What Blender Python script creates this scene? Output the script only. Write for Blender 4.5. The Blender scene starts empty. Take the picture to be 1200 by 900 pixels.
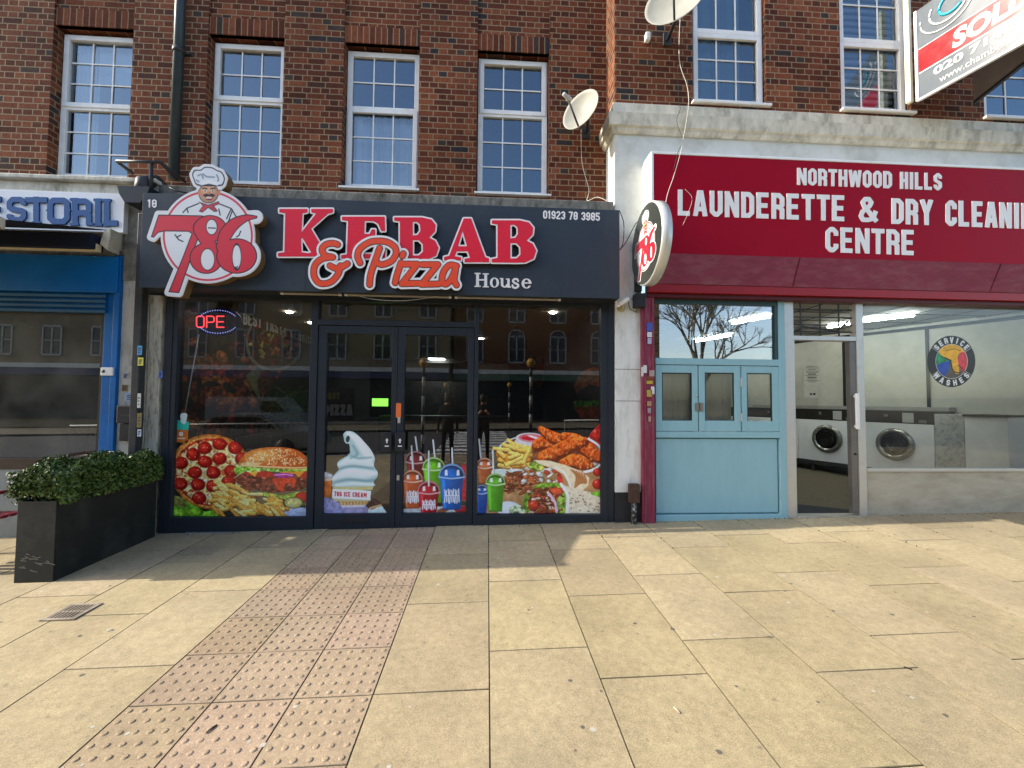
import bpy, bmesh, math, random
import numpy as np
from mathutils import Vector, Matrix
random.seed(7); np.random.seed(7)
sc = bpy.context.scene
COL = sc.collection
# ------------------------------------------------------------------ camera
F0, YAW, PITCH, ROLL = 488.94, 0.0592786, 0.0383601, 0.0088853
def cam_axes():
    cy, sy, cp, sp = math.cos(YAW), math.sin(YAW), math.cos(PITCH), math.sin(PITCH)
    f = np.array([sy*cp, cy*cp, sp]); r = np.array([cy, -sy, 0.0]); u = np.cross(r, f)
    cr, sr = math.cos(ROLL), math.sin(ROLL)
    return r*cr+u*sr, -r*sr+u*cr, f
CR, CU, CF = cam_axes()
cam = bpy.data.cameras.new('camera'); cam_o = bpy.data.objects.new('camera', cam); COL.objects.link(cam_o)
m = Matrix.Identity(4)
for i in range(3):
    m[i][0] = CR[i]; m[i][1] = CU[i]; m[i][2] = -CF[i]
m[2][3] = 1.6
cam_o.matrix_world = m
cam.sensor_fit = 'HORIZONTAL'; cam.sensor_width = 36; cam.lens = F0/1200*36
cam.clip_start = 0.05; cam.clip_end = 2000
sc.camera = cam_o
# ------------------------------------------------------------------ sky and sun (the sun stands along the street, to the left)
ELEV = math.radians(31.4); PHI = math.radians(0.3)
w = bpy.data.worlds.new('World'); sc.world = w; w.use_nodes = True
nt = w.node_tree; nt.nodes.clear()
sky = nt.nodes.new('ShaderNodeTexSky'); sky.sky_type = 'NISHITA'; sky.sun_disc = False
sky.sun_elevation = ELEV; sky.sun_rotation = math.radians(270); sky.air_density = 1.0; sky.dust_density = 2.0; sky.ozone_density = 1.0
bg = nt.nodes.new('ShaderNodeBackground'); bg.inputs[1].default_value = 0.15
wo = nt.nodes.new('ShaderNodeOutputWorld'); nt.links.new(sky.outputs[0], bg.inputs[0]); nt.links.new(bg.outputs[0], wo.inputs[0])
sun = bpy.data.lights.new('sun', 'SUN'); sun.energy = 2.8; sun.angle = math.radians(0.5); sun.color = (1.0, 0.93, 0.80)
sun_o = bpy.data.objects.new('sun', sun); COL.objects.link(sun_o)
sd = Vector((math.cos(ELEV)*math.cos(PHI), math.cos(ELEV)*math.sin(PHI), -math.sin(ELEV)))
sun_o.rotation_euler = sd.to_track_quat('-Z', 'Y').to_euler(); sun_o.location = (-20, 0, 15)
sc.view_settings.view_transform = 'Standard'; sc.view_settings.look = 'None'; sc.view_settings.gamma = 1
sc.view_settings.exposure = 1.38; sc.view_settings.use_curve_mapping = False
sc.render.engine = 'CYCLES'
sc.cycles.max_bounces = 8; sc.cycles.transparent_max_bounces = 12; sc.cycles.caustics_reflective = False; sc.cycles.caustics_refractive = False
# ------------------------------------------------------------------ helpers
def ray(px, py):
    px = np.asarray(px, float); py = np.asarray(py, float)
    return [CR[i]*(px-600)/F0 + CU[i]*(450-py)/F0 + CF[i] for i in range(3)]
def at(px, py, Y):                      # where a sight line meets the plane y = Y
    d = ray(px, py); t = Y/d[1]
    return t*d[0], t*d[1], 1.6+t*d[2]
def atX(px, py, X):                     # ... the plane x = X
    d = ray(px, py); t = X/d[0]
    return t*d[0], t*d[1], 1.6+t*d[2]
def onz(px, py, z):
    d = ray(px, py); t = (z-1.6)/d[2]; return float(t*d[0]), float(t*d[1]), z
def gz(x, y): return 0.0222+0.02734*y+0.01623*x
def onground(px, py):
    d = ray(px, py); t = -1.57777/(d[2]-0.02734*d[1]-0.01623*d[0])
    return float(t*d[0]), float(t*d[1]), float(1.6+t*d[2])
def rect(x0, y0, x1, y1, Y):            # upright rectangle on the plane y = Y -> X0,X1,Z0,Z1
    mx, my = (x0+x1)/2, (y0+y1)/2
    return (float(at(x0, my, Y)[0]), float(at(x1, my, Y)[0]), float(at(mx, y1, Y)[2]), float(at(mx, y0, Y)[2]))
def lin(c):
    c = [v/255.0 for v in c]
    return tuple((v/12.92 if v <= 0.04045 else ((v+0.055)/1.055)**2.4) for v in c)
MATS = {}
def nd(nt, t, **k):
    n = nt.nodes.new(t)
    for a, b in k.items(): setattr(n, a, b)
    return n
def pmat(name, col, rough=0.6, metal=0.0, var=0.12, scale=6.0, bump=0.0, bscale=60.0, spec=0.3, dirt=None, dscale=1.5, damt=0.35, stretch=(1,1,1), coat=0.0, emis=None, estr=0.0):
    if name in MATS: return MATS[name]
    m = bpy.data.materials.new(name); m.use_nodes = True; nt = m.node_tree
    b = nt.nodes['Principled BSDF']
    b.inputs['Roughness'].default_value = rough; b.inputs['Metallic'].default_value = metal
    b.inputs['Specular IOR Level'].default_value = spec; b.inputs['Coat Weight'].default_value = coat; b.inputs['Coat Roughness'].default_value = 0.08
    geo = nd(nt, 'ShaderNodeNewGeometry'); mp = nd(nt, 'ShaderNodeMapping'); mp.inputs['Scale'].default_value = stretch
    nt.links.new(geo.outputs['Position'], mp.inputs[0])
    n = nd(nt, 'ShaderNodeTexNoise'); n.inputs['Scale'].default_value = scale; n.inputs['Detail'].default_value = 6; n.inputs['Roughness'].default_value = 0.65
    nt.links.new(mp.outputs[0], n.inputs['Vector'])
    r = nd(nt, 'ShaderNodeMapRange'); r.inputs[1].default_value = 0.3; r.inputs[2].default_value = 0.7; r.inputs[3].default_value = 1-var; r.inputs[4].default_value = 1+var
    nt.links.new(n.outputs[0], r.inputs[0])
    mx = nd(nt, 'ShaderNodeVectorMath', operation='SCALE'); mx.inputs[0].default_value = col[:3]
    nt.links.new(r.outputs[0], mx.inputs['Scale']); out = mx.outputs[0]
    if dirt:
        n2 = nd(nt, 'ShaderNodeTexNoise'); n2.inputs['Scale'].default_value = dscale; n2.inputs['Detail'].default_value = 8; n2.inputs['Roughness'].default_value = 0.7
        nt.links.new(mp.outputs[0], n2.inputs['Vector'])
        r2 = nd(nt, 'ShaderNodeMapRange'); r2.inputs[1].default_value = 0.48; r2.inputs[2].default_value = 0.68; r2.inputs[3].default_value = 0; r2.inputs[4].default_value = damt
        nt.links.new(n2.outputs[0], r2.inputs[0])
        mm = nd(nt, 'ShaderNodeMix', data_type='RGBA'); nt.links.new(r2.outputs[0], mm.inputs[0]); nt.links.new(out, mm.inputs[6]); mm.inputs[7].default_value = (*dirt[:3], 1); out = mm.outputs[2]
    nt.links.new(out, b.inputs['Base Color'])
    rr = nd(nt, 'ShaderNodeMapRange'); rr.inputs[3].default_value = max(0.02, rough-0.08); rr.inputs[4].default_value = min(1, rough+0.1)
    nt.links.new(n.outputs[0], rr.inputs[0]); nt.links.new(rr.outputs[0], b.inputs['Roughness'])
    if bump:
        n3 = nd(nt, 'ShaderNodeTexNoise'); n3.inputs['Scale'].default_value = bscale; n3.inputs['Detail'].default_value = 4
        nt.links.new(mp.outputs[0], n3.inputs['Vector'])
        bp = nd(nt, 'ShaderNodeBump'); bp.inputs['Strength'].default_value = bump; bp.inputs['Distance'].default_value = 0.01
        nt.links.new(n3.outputs[0], bp.inputs['Height']); nt.links.new(bp.outputs[0], b.inputs['Normal'])
    if emis:
        b.inputs['Emission Color'].default_value = (*emis[:3], 1); b.inputs['Emission Strength'].default_value = estr
    MATS[name] = m; return m
def glassmat(name, tint=(0.9, 0.93, 0.92), refl=0.1, rough=0.0, grime=0.0, gcol=(1, 1, 1)):
    m = bpy.data.materials.new(name); m.use_nodes = True; nt = m.node_tree; nt.nodes.clear()
    tr = nd(nt, 'ShaderNodeBsdfTransparent'); tr.inputs[0].default_value = (*tint, 1)
    gl = nd(nt, 'ShaderNodeBsdfGlossy'); gl.inputs['Roughness'].default_value = rough; gl.inputs[0].default_value = (*gcol, 1)
    fr = nd(nt, 'ShaderNodeFresnel'); fr.inputs[0].default_value = 1.5
    mr = nd(nt, 'ShaderNodeMapRange'); mr.inputs[1].default_value = 0.04; mr.inputs[2].default_value = 1.0; mr.inputs[3].default_value = refl; mr.inputs[4].default_value = 1.0
    nt.links.new(fr.outputs[0], mr.inputs[0])
    mx = nd(nt, 'ShaderNodeMixShader'); nt.links.new(mr.outputs[0], mx.inputs[0]); nt.links.new(tr.outputs[0], mx.inputs[1]); nt.links.new(gl.outputs[0], mx.inputs[2])
    out = nd(nt, 'ShaderNodeOutputMaterial'); last = mx
    if grime:
        geo = nd(nt, 'ShaderNodeNewGeometry'); n = nd(nt, 'ShaderNodeTexNoise'); n.inputs['Scale'].default_value = 3; n.inputs['Detail'].default_value = 6
        nt.links.new(geo.outputs['Position'], n.inputs['Vector'])
        r = nd(nt, 'ShaderNodeMapRange'); r.inputs[1].default_value = 0.35; r.inputs[2].default_value = 0.75; r.inputs[3].default_value = 0; r.inputs[4].default_value = grime
        nt.links.new(n.outputs[0], r.inputs[0])
        df = nd(nt, 'ShaderNodeBsdfDiffuse'); df.inputs[0].default_value = (0.45, 0.45, 0.40, 1)
        m2 = nd(nt, 'ShaderNodeMixShader'); nt.links.new(r.outputs[0], m2.inputs[0]); nt.links.new(mx.outputs[0], m2.inputs[1]); nt.links.new(df.outputs[0], m2.inputs[2]); last = m2
    nt.links.new(last.outputs[0], out.inputs[0]); MATS[name] = m; return m
def brickmat(name, soldier=False, shift=0.0, tone=0.82):
    m = bpy.data.materials.new(name); m.use_nodes = True; nt = m.node_tree; b = nt.nodes['Principled BSDF']
    L = nt.links.new
    def M(op, a, c=None, d=None):
        n = nd(nt, 'ShaderNodeMath', operation=op)
        for i, v in enumerate((a, c, d)):
            if v is None: continue
            if isinstance(v, (int, float)): n.inputs[i].default_value = v
            else: L(v, n.inputs[i])
        return n.outputs[0]
    geo = nd(nt, 'ShaderNodeNewGeometry'); sp = nd(nt, 'ShaderNodeSeparateXYZ'); L(geo.outputs['Position'], sp.inputs[0])
    sn = nd(nt, 'ShaderNodeSeparateXYZ'); L(geo.outputs['True Normal'], sn.inputs[0])
    side = M('GREATER_THAN', M('ABSOLUTE', sn.outputs[0]), 0.5)
    u0 = M('ADD', M('MULTIPLY', sp.outputs[1], side), M('MULTIPLY', sp.outputs[0], M('SUBTRACT', 1.0, side)))
    wob = nd(nt, 'ShaderNodeTexNoise'); wob.inputs['Scale'].default_value = 9; L(geo.outputs['Position'], wob.inputs['Vector'])
    wv = M('MULTIPLY', M('SUBTRACT', wob.outputs[0], 0.5), 0.007)
    u = M('ADD', u0, M('ADD', wv, 50.0+shift)); z = M('ADD', sp.outputs[2], M('ADD', wv, 5.0+shift))
    if soldier:
        row = M('FLOOR', M('DIVIDE', z, 0.5)); wd = M('ADD', 0.075, 0.0); off = M('ADD', 0.0, 0.0); fz = M('ADD', 0.12, 0.0)
    else:
        zr = M('DIVIDE', z, 0.075); row = M('FLOOR', zr); fz = M('MULTIPLY', M('FRACT', zr), 0.075)
        par = M('MODULO', row, 2.0); wd = M('SUBTRACT', 0.225, M('MULTIPLY', par, 0.1125)); off = M('MULTIPLY', par, 0.05625)
    uu = M('DIVIDE', M('ADD', u, off), wd); cidx = M('FLOOR', uu); fu = M('MULTIPLY', M('FRACT', uu), wd)
    mu = M('MINIMUM', fu, M('SUBTRACT', wd, fu)); dist = mu
    if not soldier:
        mz = M('MINIMUM', fz, M('SUBTRACT', 0.075, fz)); dist = M('MINIMUM', mu, mz)
    rough_n = nd(nt, 'ShaderNodeTexNoise'); rough_n.inputs['Scale'].default_value = 70; rough_n.inputs['Detail'].default_value = 3; L(geo.outputs['Position'], rough_n.inputs['Vector'])
    dist = M('ADD', dist, M('MULTIPLY', M('SUBTRACT', rough_n.outputs[0], 0.5), 0.004))
    mask = nd(nt, 'ShaderNodeMapRange'); mask.inputs[1].default_value = 0.0045; mask.inputs[2].default_value = 0.0075; L(dist, mask.inputs[0])
    cv = nd(nt, 'ShaderNodeCombineXYZ'); L(cidx, cv.inputs[0]); L(row, cv.inputs[1])
    wn = nd(nt, 'ShaderNodeTexWhiteNoise', noise_dimensions='3D'); L(cv.outputs[0], wn.inputs['Vector'])
    cr = nd(nt, 'ShaderNodeValToRGB'); L(wn.outputs['Value'], cr.inputs[0]); e = cr.color_ramp
    cols = [(0.0, (0.040, 0.036, 0.040)), (0.05, (0.075, 0.055, 0.045)), (0.09, (0.085, 0.026, 0.016)), (0.30, (0.130, 0.038, 0.020)), (0.55, (0.180, 0.051, 0.025)), (0.8, (0.225, 0.068, 0.032)), (1.0, (0.28, 0.092, 0.042))]
    while len(e.elements) < len(cols): e.elements.new(0.5)
    for el, (p, c) in zip(e.elements, cols): el.position = p; el.color = (*[v*tone for v in c], 1)
    fn = nd(nt, 'ShaderNodeTexNoise'); fn.inputs['Scale'].default_value = 35; fn.inputs['Detail'].default_value = 6; fn.inputs['Roughness'].default_value = 0.75; L(geo.outputs['Position'], fn.inputs['Vector'])
    fr = nd(nt, 'ShaderNodeMapRange'); fr.inputs[1].default_value = 0.3; fr.inputs[2].default_value = 0.7; fr.inputs[3].default_value = 0.6; fr.inputs[4].default_value = 1.35; L(fn.outputs[0], fr.inputs[0])
    sc1 = nd(nt, 'ShaderNodeVectorMath', operation='SCALE'); L(cr.outputs[0], sc1.inputs[0]); L(fr.outputs[0], sc1.inputs['Scale'])
    mix = nd(nt, 'ShaderNodeMix', data_type='RGBA'); L(mask.outputs[0], mix.inputs[0]); mix.inputs[6].default_value = (0.34*tone, 0.235*tone, 0.14*tone, 1); L(sc1.outputs[0], mix.inputs[7])
    # weather stains with a shape of their own
    bn = nd(nt, 'ShaderNodeTexNoise'); bn.inputs['Scale'].default_value = 0.9; bn.inputs['Detail'].default_value = 7; bn.inputs['Roughness'].default_value = 0.6; L(geo.outputs['Position'], bn.inputs['Vector'])
    br = nd(nt, 'ShaderNodeMapRange'); br.inputs[1].default_value = 0.35; br.inputs[2].default_value = 0.7; br.inputs[3].default_value = 1.12; br.inputs[4].default_value = 0.7; L(bn.outputs[0], br.inputs[0])
    sc2 = nd(nt, 'ShaderNodeVectorMath', operation='SCALE'); L(mix.outputs[2], sc2.inputs[0]); L(br.outputs[0], sc2.inputs['Scale'])
    L(sc2.outputs[0], b.inputs['Base Color']); b.inputs['Roughness'].default_value = 0.85; b.inputs['Specular IOR Level'].default_value = 0.15
    hb = M('ADD', M('MULTIPLY', mask.outputs[0], 1.0), M('MULTIPLY', fn.outputs[0], 0.5))
    bp = nd(nt, 'ShaderNodeBump'); bp.inputs['Strength'].default_value = 0.6; bp.inputs['Distance'].default_value = 0.006; L(hb, bp.inputs['Height']); L(bp.outputs[0], b.inputs['Normal'])
    MATS[name] = m; return m
def artmat(name, rough=0.35, spec=0.4, emis=0.0):
    m = bpy.data.materials.new(name); m.use_nodes = True; nt = m.node_tree; b = nt.nodes['Principled BSDF']
    a = nd(nt, 'ShaderNodeVertexColor'); a.layer_name = 'Col'; nt.links.new(a.outputs[0], b.inputs['Base Color'])
    b.inputs['Roughness'].default_value = rough; b.inputs['Specular IOR Level'].default_value = spec
    if emis:
        nt.links.new(a.outputs[0], b.inputs['Emission Color']); b.inputs['Emission Strength'].default_value = emis
    return m
WL = {}
def tag(o, label=None, cat=None, group=None, kind=None):
    if label: o['label'] = label
    if cat: o['category'] = cat
    if group: o['group'] = group
    if kind: o['kind'] = kind
    return o
def thing(name, label, cat, loc=(0, 0, 0), group=None):
    o = bpy.data.objects.new(name, None); COL.objects.link(o); o.location = loc; o.empty_display_size = 0.1
    WL[o.name] = Vector(loc); return tag(o, label, cat, group)
def link_mesh(name, me, mat, parent, smooth=False, origin=None):
    o = bpy.data.objects.new(name, me); COL.objects.link(o)
    if mat is not None and not me.materials:
        for mm in (mat if isinstance(mat, (list, tuple)) else [mat]): me.materials.append(mm)
    if parent is not None:
        o.parent = parent; off = WL[parent.name]; WL[o.name] = off
        me.transform(Matrix.Translation(-off))
    else:
        off = Vector(origin) if origin is not None else Vector((0, 0, 0)); WL[o.name] = off
        if origin is not None: me.transform(Matrix.Translation(-off)); o.location = off
    if smooth:
        for p in me.polygons: p.use_smooth = True
    return o
class MB:
    def __init__(s): s.bm = bmesh.new()
    def box(s, x0, x1, y0, y1, z0, z1, bevel=0.0, mi=0):
        x0, x1 = sorted((x0, x1)); y0, y1 = sorted((y0, y1)); z0, z1 = sorted((z0, z1))
        vs = [s.bm.verts.new(c) for c in ((x0, y0, z0), (x1, y0, z0), (x1, y1, z0), (x0, y1, z0), (x0, y0, z1), (x1, y0, z1), (x1, y1, z1), (x0, y1, z1))]
        fs = [s.bm.faces.new([vs[i] for i in f]) for f in ((0, 3, 2, 1), (4, 5, 6, 7), (0, 1, 5, 4), (1, 2, 6, 5), (2, 3, 7, 6), (3, 0, 4, 7))]
        for f in fs: f.material_index = mi
        if bevel:
            es = list({e for f in fs for e in f.edges})
            bmesh.ops.bevel(s.bm, geom=es, offset=bevel, segments=2, affect='EDGES', profile=0.5)
        return s
    def prism(s, pts, axis, a, b):          # polygon in the two other axes, swept from a to b along axis
        def mk(p, t):
            return (t, p[0], p[1]) if axis == 'x' else (p[0], t, p[1]) if axis == 'y' else (p[0], p[1], t)
        v0 = [s.bm.verts.new(mk(p, a)) for p in pts]; v1 = [s.bm.verts.new(mk(p, b)) for p in pts]
        n = len(pts)
        fs = [s.bm.faces.new(v0), s.bm.faces.new(v1[::-1])]
        for i in range(n): fs.append(s.bm.faces.new((v0[i], v1[i], v1[(i+1) % n], v0[(i+1) % n])))
        bmesh.ops.recalc_face_normals(s.bm, faces=fs); return s
    def tube(s, pts, r, seg=10, caps=True):
        pts = [Vector(p) for p in pts]; rs = r if isinstance(r, (list, tuple)) else [r]*len(pts)
        rings = []
        up = Vector((0, 0, 1))
        for i, p in enumerate(pts):
            t = (pts[min(i+1, len(pts)-1)]-pts[max(i-1, 0)]).normalized()
            a = t.cross(up)
            if a.length < 1e-3: a = t.cross(Vector((0, 1, 0)))
            a.normalize(); b = t.cross(a)
            rings.append([s.bm.verts.new(p+(a*math.cos(k*2*math.pi/seg)+b*math.sin(k*2*math.pi/seg))*rs[i]) for k in range(seg)])
        fs = []
        for i in range(len(rings)-1):
            for k in range(seg): fs.append(s.bm.faces.new((rings[i][k], rings[i][(k+1) % seg], rings[i+1][(k+1) % seg], rings[i+1][k])))
        if caps:
            fs.append(s.bm.faces.new(rings[0][::-1])); fs.append(s.bm.faces.new(rings[-1]))
        for f in fs: f.smooth = True
        bmesh.ops.recalc_face_normals(s.bm, faces=fs); return s
    def lathe(s, prof, c, axis=(0, 0, 1), seg=24):   # prof: (radius, height along axis)
        ax = Vector(axis).normalized(); a = ax.cross(Vector((0.123, 1, 0.3))).normalized(); b = ax.cross(a); c = Vector(c)
        rings = [[s.bm.verts.new(c+ax*h+(a*math.cos(k*2*math.pi/seg)+b*math.sin(k*2*math.pi/seg))*max(r, 1e-4)) for k in range(seg)] for r, h in prof]
        fs = []
        for i in range(len(rings)-1):
            for k in range(seg): fs.append(s.bm.faces.new((rings[i][k], rings[i][(k+1) % seg], rings[i+1][(k+1) % seg], rings[i+1][k])))
        if prof[0][0] > 1e-3: fs.append(s.bm.faces.new(rings[0][::-1]))
        if prof[-1][0] > 1e-3: fs.append(s.bm.faces.new(rings[-1]))
        for f in fs: f.smooth = True
        bmesh.ops.recalc_face_normals(s.bm, faces=fs); return s
    def quad(s, a, b, c, d, mi=0):
        f = s.bm.faces.new([s.bm.verts.new(v) for v in (a, b, c, d)]); f.material_index = mi; return s
    def build(s, name, mat, parent=None, smooth=False, origin=None):
        me = bpy.data.meshes.new(name); s.bm.to_mesh(me); s.bm.free(); return link_mesh(name, me, mat, parent, smooth, origin)
def struct(mb, name, mat):
    o = mb.build(name, mat); o['kind'] = 'structure'; return o
def wallpanel(mb, X0, X1, Z0, Z1, holes, yf, yb):
    """front wall with rectangular holes, from yf (front) back to yb, reveals included"""
    xs = sorted({X0, X1, *[h[0] for h in holes], *[h[1] for h in holes]}); zs = sorted({Z0, Z1, *[h[2] for h in holes], *[h[3] for h in holes]})
    def inh(x, z): return any(h[0] < x < h[1] and h[2] < z < h[3] for h in holes)
    for i in range(len(xs)-1):
        for j in range(len(zs)-1):
            if inh((xs[i]+xs[i+1])/2, (zs[j]+zs[j+1])/2): continue
            mb.quad((xs[i], yf, zs[j]), (xs[i+1], yf, zs[j]), (xs[i+1], yf, zs[j+1]), (xs[i], yf, zs[j+1]))
    for h in holes:
        a, b, c, d = h
        mb.quad((a, yf, c), (a, yb, c), (a, yb, d), (a, yf, d)); mb.quad((b, yb, c), (b, yf, c), (b, yf, d), (b, yb, d))
        mb.quad((a, yf, d), (a, yb, d), (b, yb, d), (b, yf, d)); mb.quad((a, yb, c), (a, yf, c), (b, yf, c), (b, yb, c))
# ---- outline tracing: a distance field sampled on a grid becomes a smooth outline that is swept to a solid
def seg_d(X, Y, a, b):
    ax, ay = a; bx, by = b; dx, dy = bx-ax, by-ay; L2 = dx*dx+dy*dy+1e-12
    t = np.clip(((X-ax)*dx+(Y-ay)*dy)/L2, 0, 1); return np.hypot(X-ax-t*dx, Y-ay-t*dy), t
def boxseg_d(X, Y, a, b, r, ea, eb):
    ax, ay = a; bx, by = b; L = math.hypot(bx-ax, by-ay)+1e-9; ux, uy = (bx-ax)/L, (by-ay)/L
    s_ = (X-ax)*ux+(Y-ay)*uy; n_ = np.abs(-(X-ax)*uy+(Y-ay)*ux)
    c = (L+eb-ea)/2; h = (L+ea+eb)/2
    q0 = np.abs(s_-c)-h; q1 = n_-r
    return np.hypot(np.maximum(q0, 0), np.maximum(q1, 0))+np.minimum(np.maximum(q0, q1), 0)
def stroke_d(X, Y, pts, r, flat=True):
    D = np.full(X.shape, 1e9); n = len(pts)
    for i in range(n-1):
        if flat:
            closed = pts[0] == pts[-1]
            d = boxseg_d(X, Y, pts[i], pts[i+1], r, 0, 0)
            D = np.minimum(D, d)
            if i > 0 or closed: D = np.minimum(D, np.hypot(X-pts[i][0], Y-pts[i][1])-r)
        else:
            rr = r if not isinstance(r, (list, tuple)) else None
            d, t = seg_d(X, Y, pts[i], pts[i+1])
            D = np.minimum(D, d-(rr if rr is not None else r[i]*(1-t)+r[i+1]*t))
    return D
def poly_d(X, Y, pts):
    D = np.full(X.shape, 1e9); inside = np.zeros(X.shape, bool); n = len(pts)
    for i in range(n):
        a, b = pts[i], pts[(i+1) % n]; d, _ = seg_d(X, Y, a, b); D = np.minimum(D, d)
        c = ((a[1] > Y) != (b[1] > Y))
        with np.errstate(divide='ignore', invalid='ignore'):
            xi = (b[0]-a[0])*(Y-a[1])/((b[1]-a[1]) if b[1] != a[1] else 1e-9)+a[0]
        inside ^= c & (X < xi)
    return np.where(inside, -D, D)
def curve_pts(ctrl, n=8, closed=False):  # Catmull-Rom through the points
    P = list(ctrl); out = []
    N = len(P); rng = range(N if closed else N-1)
    for i in rng:
        p0 = P[(i-1) % N] if closed or i > 0 else P[i]; p1 = P[i]; p2 = P[(i+1) % N]; p3 = P[(i+2) % N] if closed or i+2 < N else p2
        for k in range(n):
            t = k/n
            out.append(tuple(0.5*((2*p1[j])+(-p0[j]+p2[j])*t+(2*p0[j]-5*p1[j]+4*p2[j]-p3[j])*t*t+(-p0[j]+3*p1[j]-3*p2[j]+p3[j])*t**3) for j in (0, 1)))
    if not closed: out.append(P[-1])
    return out
def trace(F, xs, ys):
    """loops (lists of (x, y)) where F = 0, inside F < 0"""
    F = F.copy(); F[0, :] = F[-1, :] = 1; F[:, 0] = F[:, -1] = 1
    F[F == 0] = 1e-9
    S = F < 0
    cnt = S[:-1, :-1].astype(int)+S[1:, :-1]+S[:-1, 1:]+S[1:, 1:]
    jj, ii = np.nonzero((cnt > 0) & (cnt < 4)); nxt = {}
    def pt(key):
        k, j, i = key
        if k == 'h': a, b = F[j, i], F[j, i+1]; t = a/(a-b); return (xs[i]+t*(xs[i+1]-xs[i]), ys[j])
        a, b = F[j, i], F[j+1, i]; t = a/(a-b); return (xs[i], ys[j]+t*(ys[j+1]-ys[j]))
    for j, i in zip(jj.tolist(), ii.tolist()):
        c = [S[j, i], S[j, i+1], S[j+1, i+1], S[j+1, i]]
        E_ = [('h', j, i), ('v', j, i+1), ('h', j+1, i), ('v', j, i)]
        # walk edges: crossing from inside to outside starts, keep direction consistent
        outs = [k for k in range(4) if c[k] and not c[(k+1) % 4]]; ins = [k for k in range(4) if not c[k] and c[(k+1) % 4]]
        for o in outs:
            k = min(ins, key=lambda q: (o-q) % 4) if len(ins) > 1 else ins[0]
            nxt[E_[o]] = E_[k]
    loops = []
    while nxt:
        s0 = next(iter(nxt)); k = s0; L = []
        while k in nxt: L.append(pt(k)); k = nxt.pop(k)
        if len(L) > 5: loops.append(L)
    return loops
def simplify(L, tol):
    n = len(L); P = np.array(L); keep = np.zeros(n, bool); h = n//2; st = [(0, h), (h, n)]; keep[0] = keep[h] = True
    Q = np.vstack([P, P[:1]])
    while st:
        a, b = st.pop()
        if b-a < 2: continue
        v = Q[b]-Q[a]; l = np.hypot(*v)+1e-12; d = np.abs(v[0]*(Q[a+1:b, 1]-Q[a, 1])-v[1]*(Q[a+1:b, 0]-Q[a, 0]))/l if l > 1e-9 else np.hypot(*(Q[a+1:b]-Q[a]).T)
        k = int(d.argmax())
        if d[k] > tol: keep[(a+1+k) % n] = True; st += [(a, a+1+k), (a+1+k, b)]
    return [tuple(P[i]) for i in range(n) if keep[i]]
def curve_mesh(loops, depth, name):
    cu = bpy.data.curves.new(name, 'CURVE'); cu.dimensions = '2D'; cu.fill_mode = 'BOTH'; cu.extrude = depth/2; cu.resolution_u = 1
    for L in loops:
        sp = cu.splines.new('POLY'); sp.points.add(len(L)-1)
        for p, q in zip(sp.points, L): p.co = (q[0], q[1], 0, 1)
        sp.use_cyclic_u = True
    o = bpy.data.objects.new(name, cu); COL.objects.link(o)
    me = bpy.data.meshes.new_from_object(o.evaluated_get(bpy.context.evaluated_depsgraph_get()))
    bpy.data.objects.remove(o); bpy.data.curves.remove(cu); me.materials.clear(); return me
def solid(field, box, Y, depth, name, mat, parent, step=0.35, level=0.0, mapf=None, tol=0.0008):
    """field(X, Y) in photo pixels -> a solid of that outline whose front stands on the plane y = Y (or mapf's plane)"""
    x0, y0, x1, y1 = box; xs = np.arange(x0, x1, step); ys = np.arange(y0, y1, step); X, Yg = np.meshgrid(xs, ys)
    loops = trace(field(X, Yg)-level, xs, ys); wl = []
    for L in loops:
        a = np.array(L); q = at(a[:, 0], a[:, 1], Y); L2 = simplify(list(zip(q[0], q[2])), tol)
        if len(L2) > 2: wl.append(L2)
    me = curve_mesh(wl, depth, name)
    me.transform(Matrix(((1, 0, 0, 0), (0, 0, -1, Y+depth/2), (0, 1, 0, 0), (0, 0, 0, 1))))
    return link_mesh(name, me, mat, parent)
def textmesh(body, size, depth=0.002, bold=0.0, sx=1.0, shear=0.0, space=1.0, align='LEFT'):
    cu = bpy.data.curves.new('t', 'FONT'); cu.body = body; cu.size = size; cu.extrude = depth/2; cu.offset = bold; cu.shear = shear; cu.space_character = space; cu.align_x = align; cu.resolution_u = 3
    o = bpy.data.objects.new('t', cu); COL.objects.link(o)
    me = bpy.data.meshes.new_from_object(o.evaluated_get(bpy.context.evaluated_depsgraph_get()))
    bpy.data.objects.remove(o); bpy.data.curves.remove(cu); me.materials.clear()
    me.transform(Matrix.Diagonal((sx, 1, 1, 1))); return me
def fit_text(me, X0, X1, Z0, Z1, Y, depth):
    co = np.array([v.co[:] for v in me.vertices]); a, b = co.min(0), co.max(0)
    kx = (X1-X0)/(b[0]-a[0]); kz = (Z1-Z0)/(b[1]-a[1])
    for v in me.vertices:
        x, y, z = v.co; v.co = (X0+(x-a[0])*kx, Y+depth/2-z, Z0+(y-a[1])*kz)
def text_rect(body, box, Y, name, mat, parent, bold=0.0, depth=0.004, shear=0.0, space=1.0):
    X0, X1, Z0, Z1 = rect(*box, Y); me = textmesh(body, 0.1, depth, bold, 1.0, shear, space); fit_text(me, X0, X1, Z0, Z1, Y, depth)
    return link_mesh(name, me, mat, parent)
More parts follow.
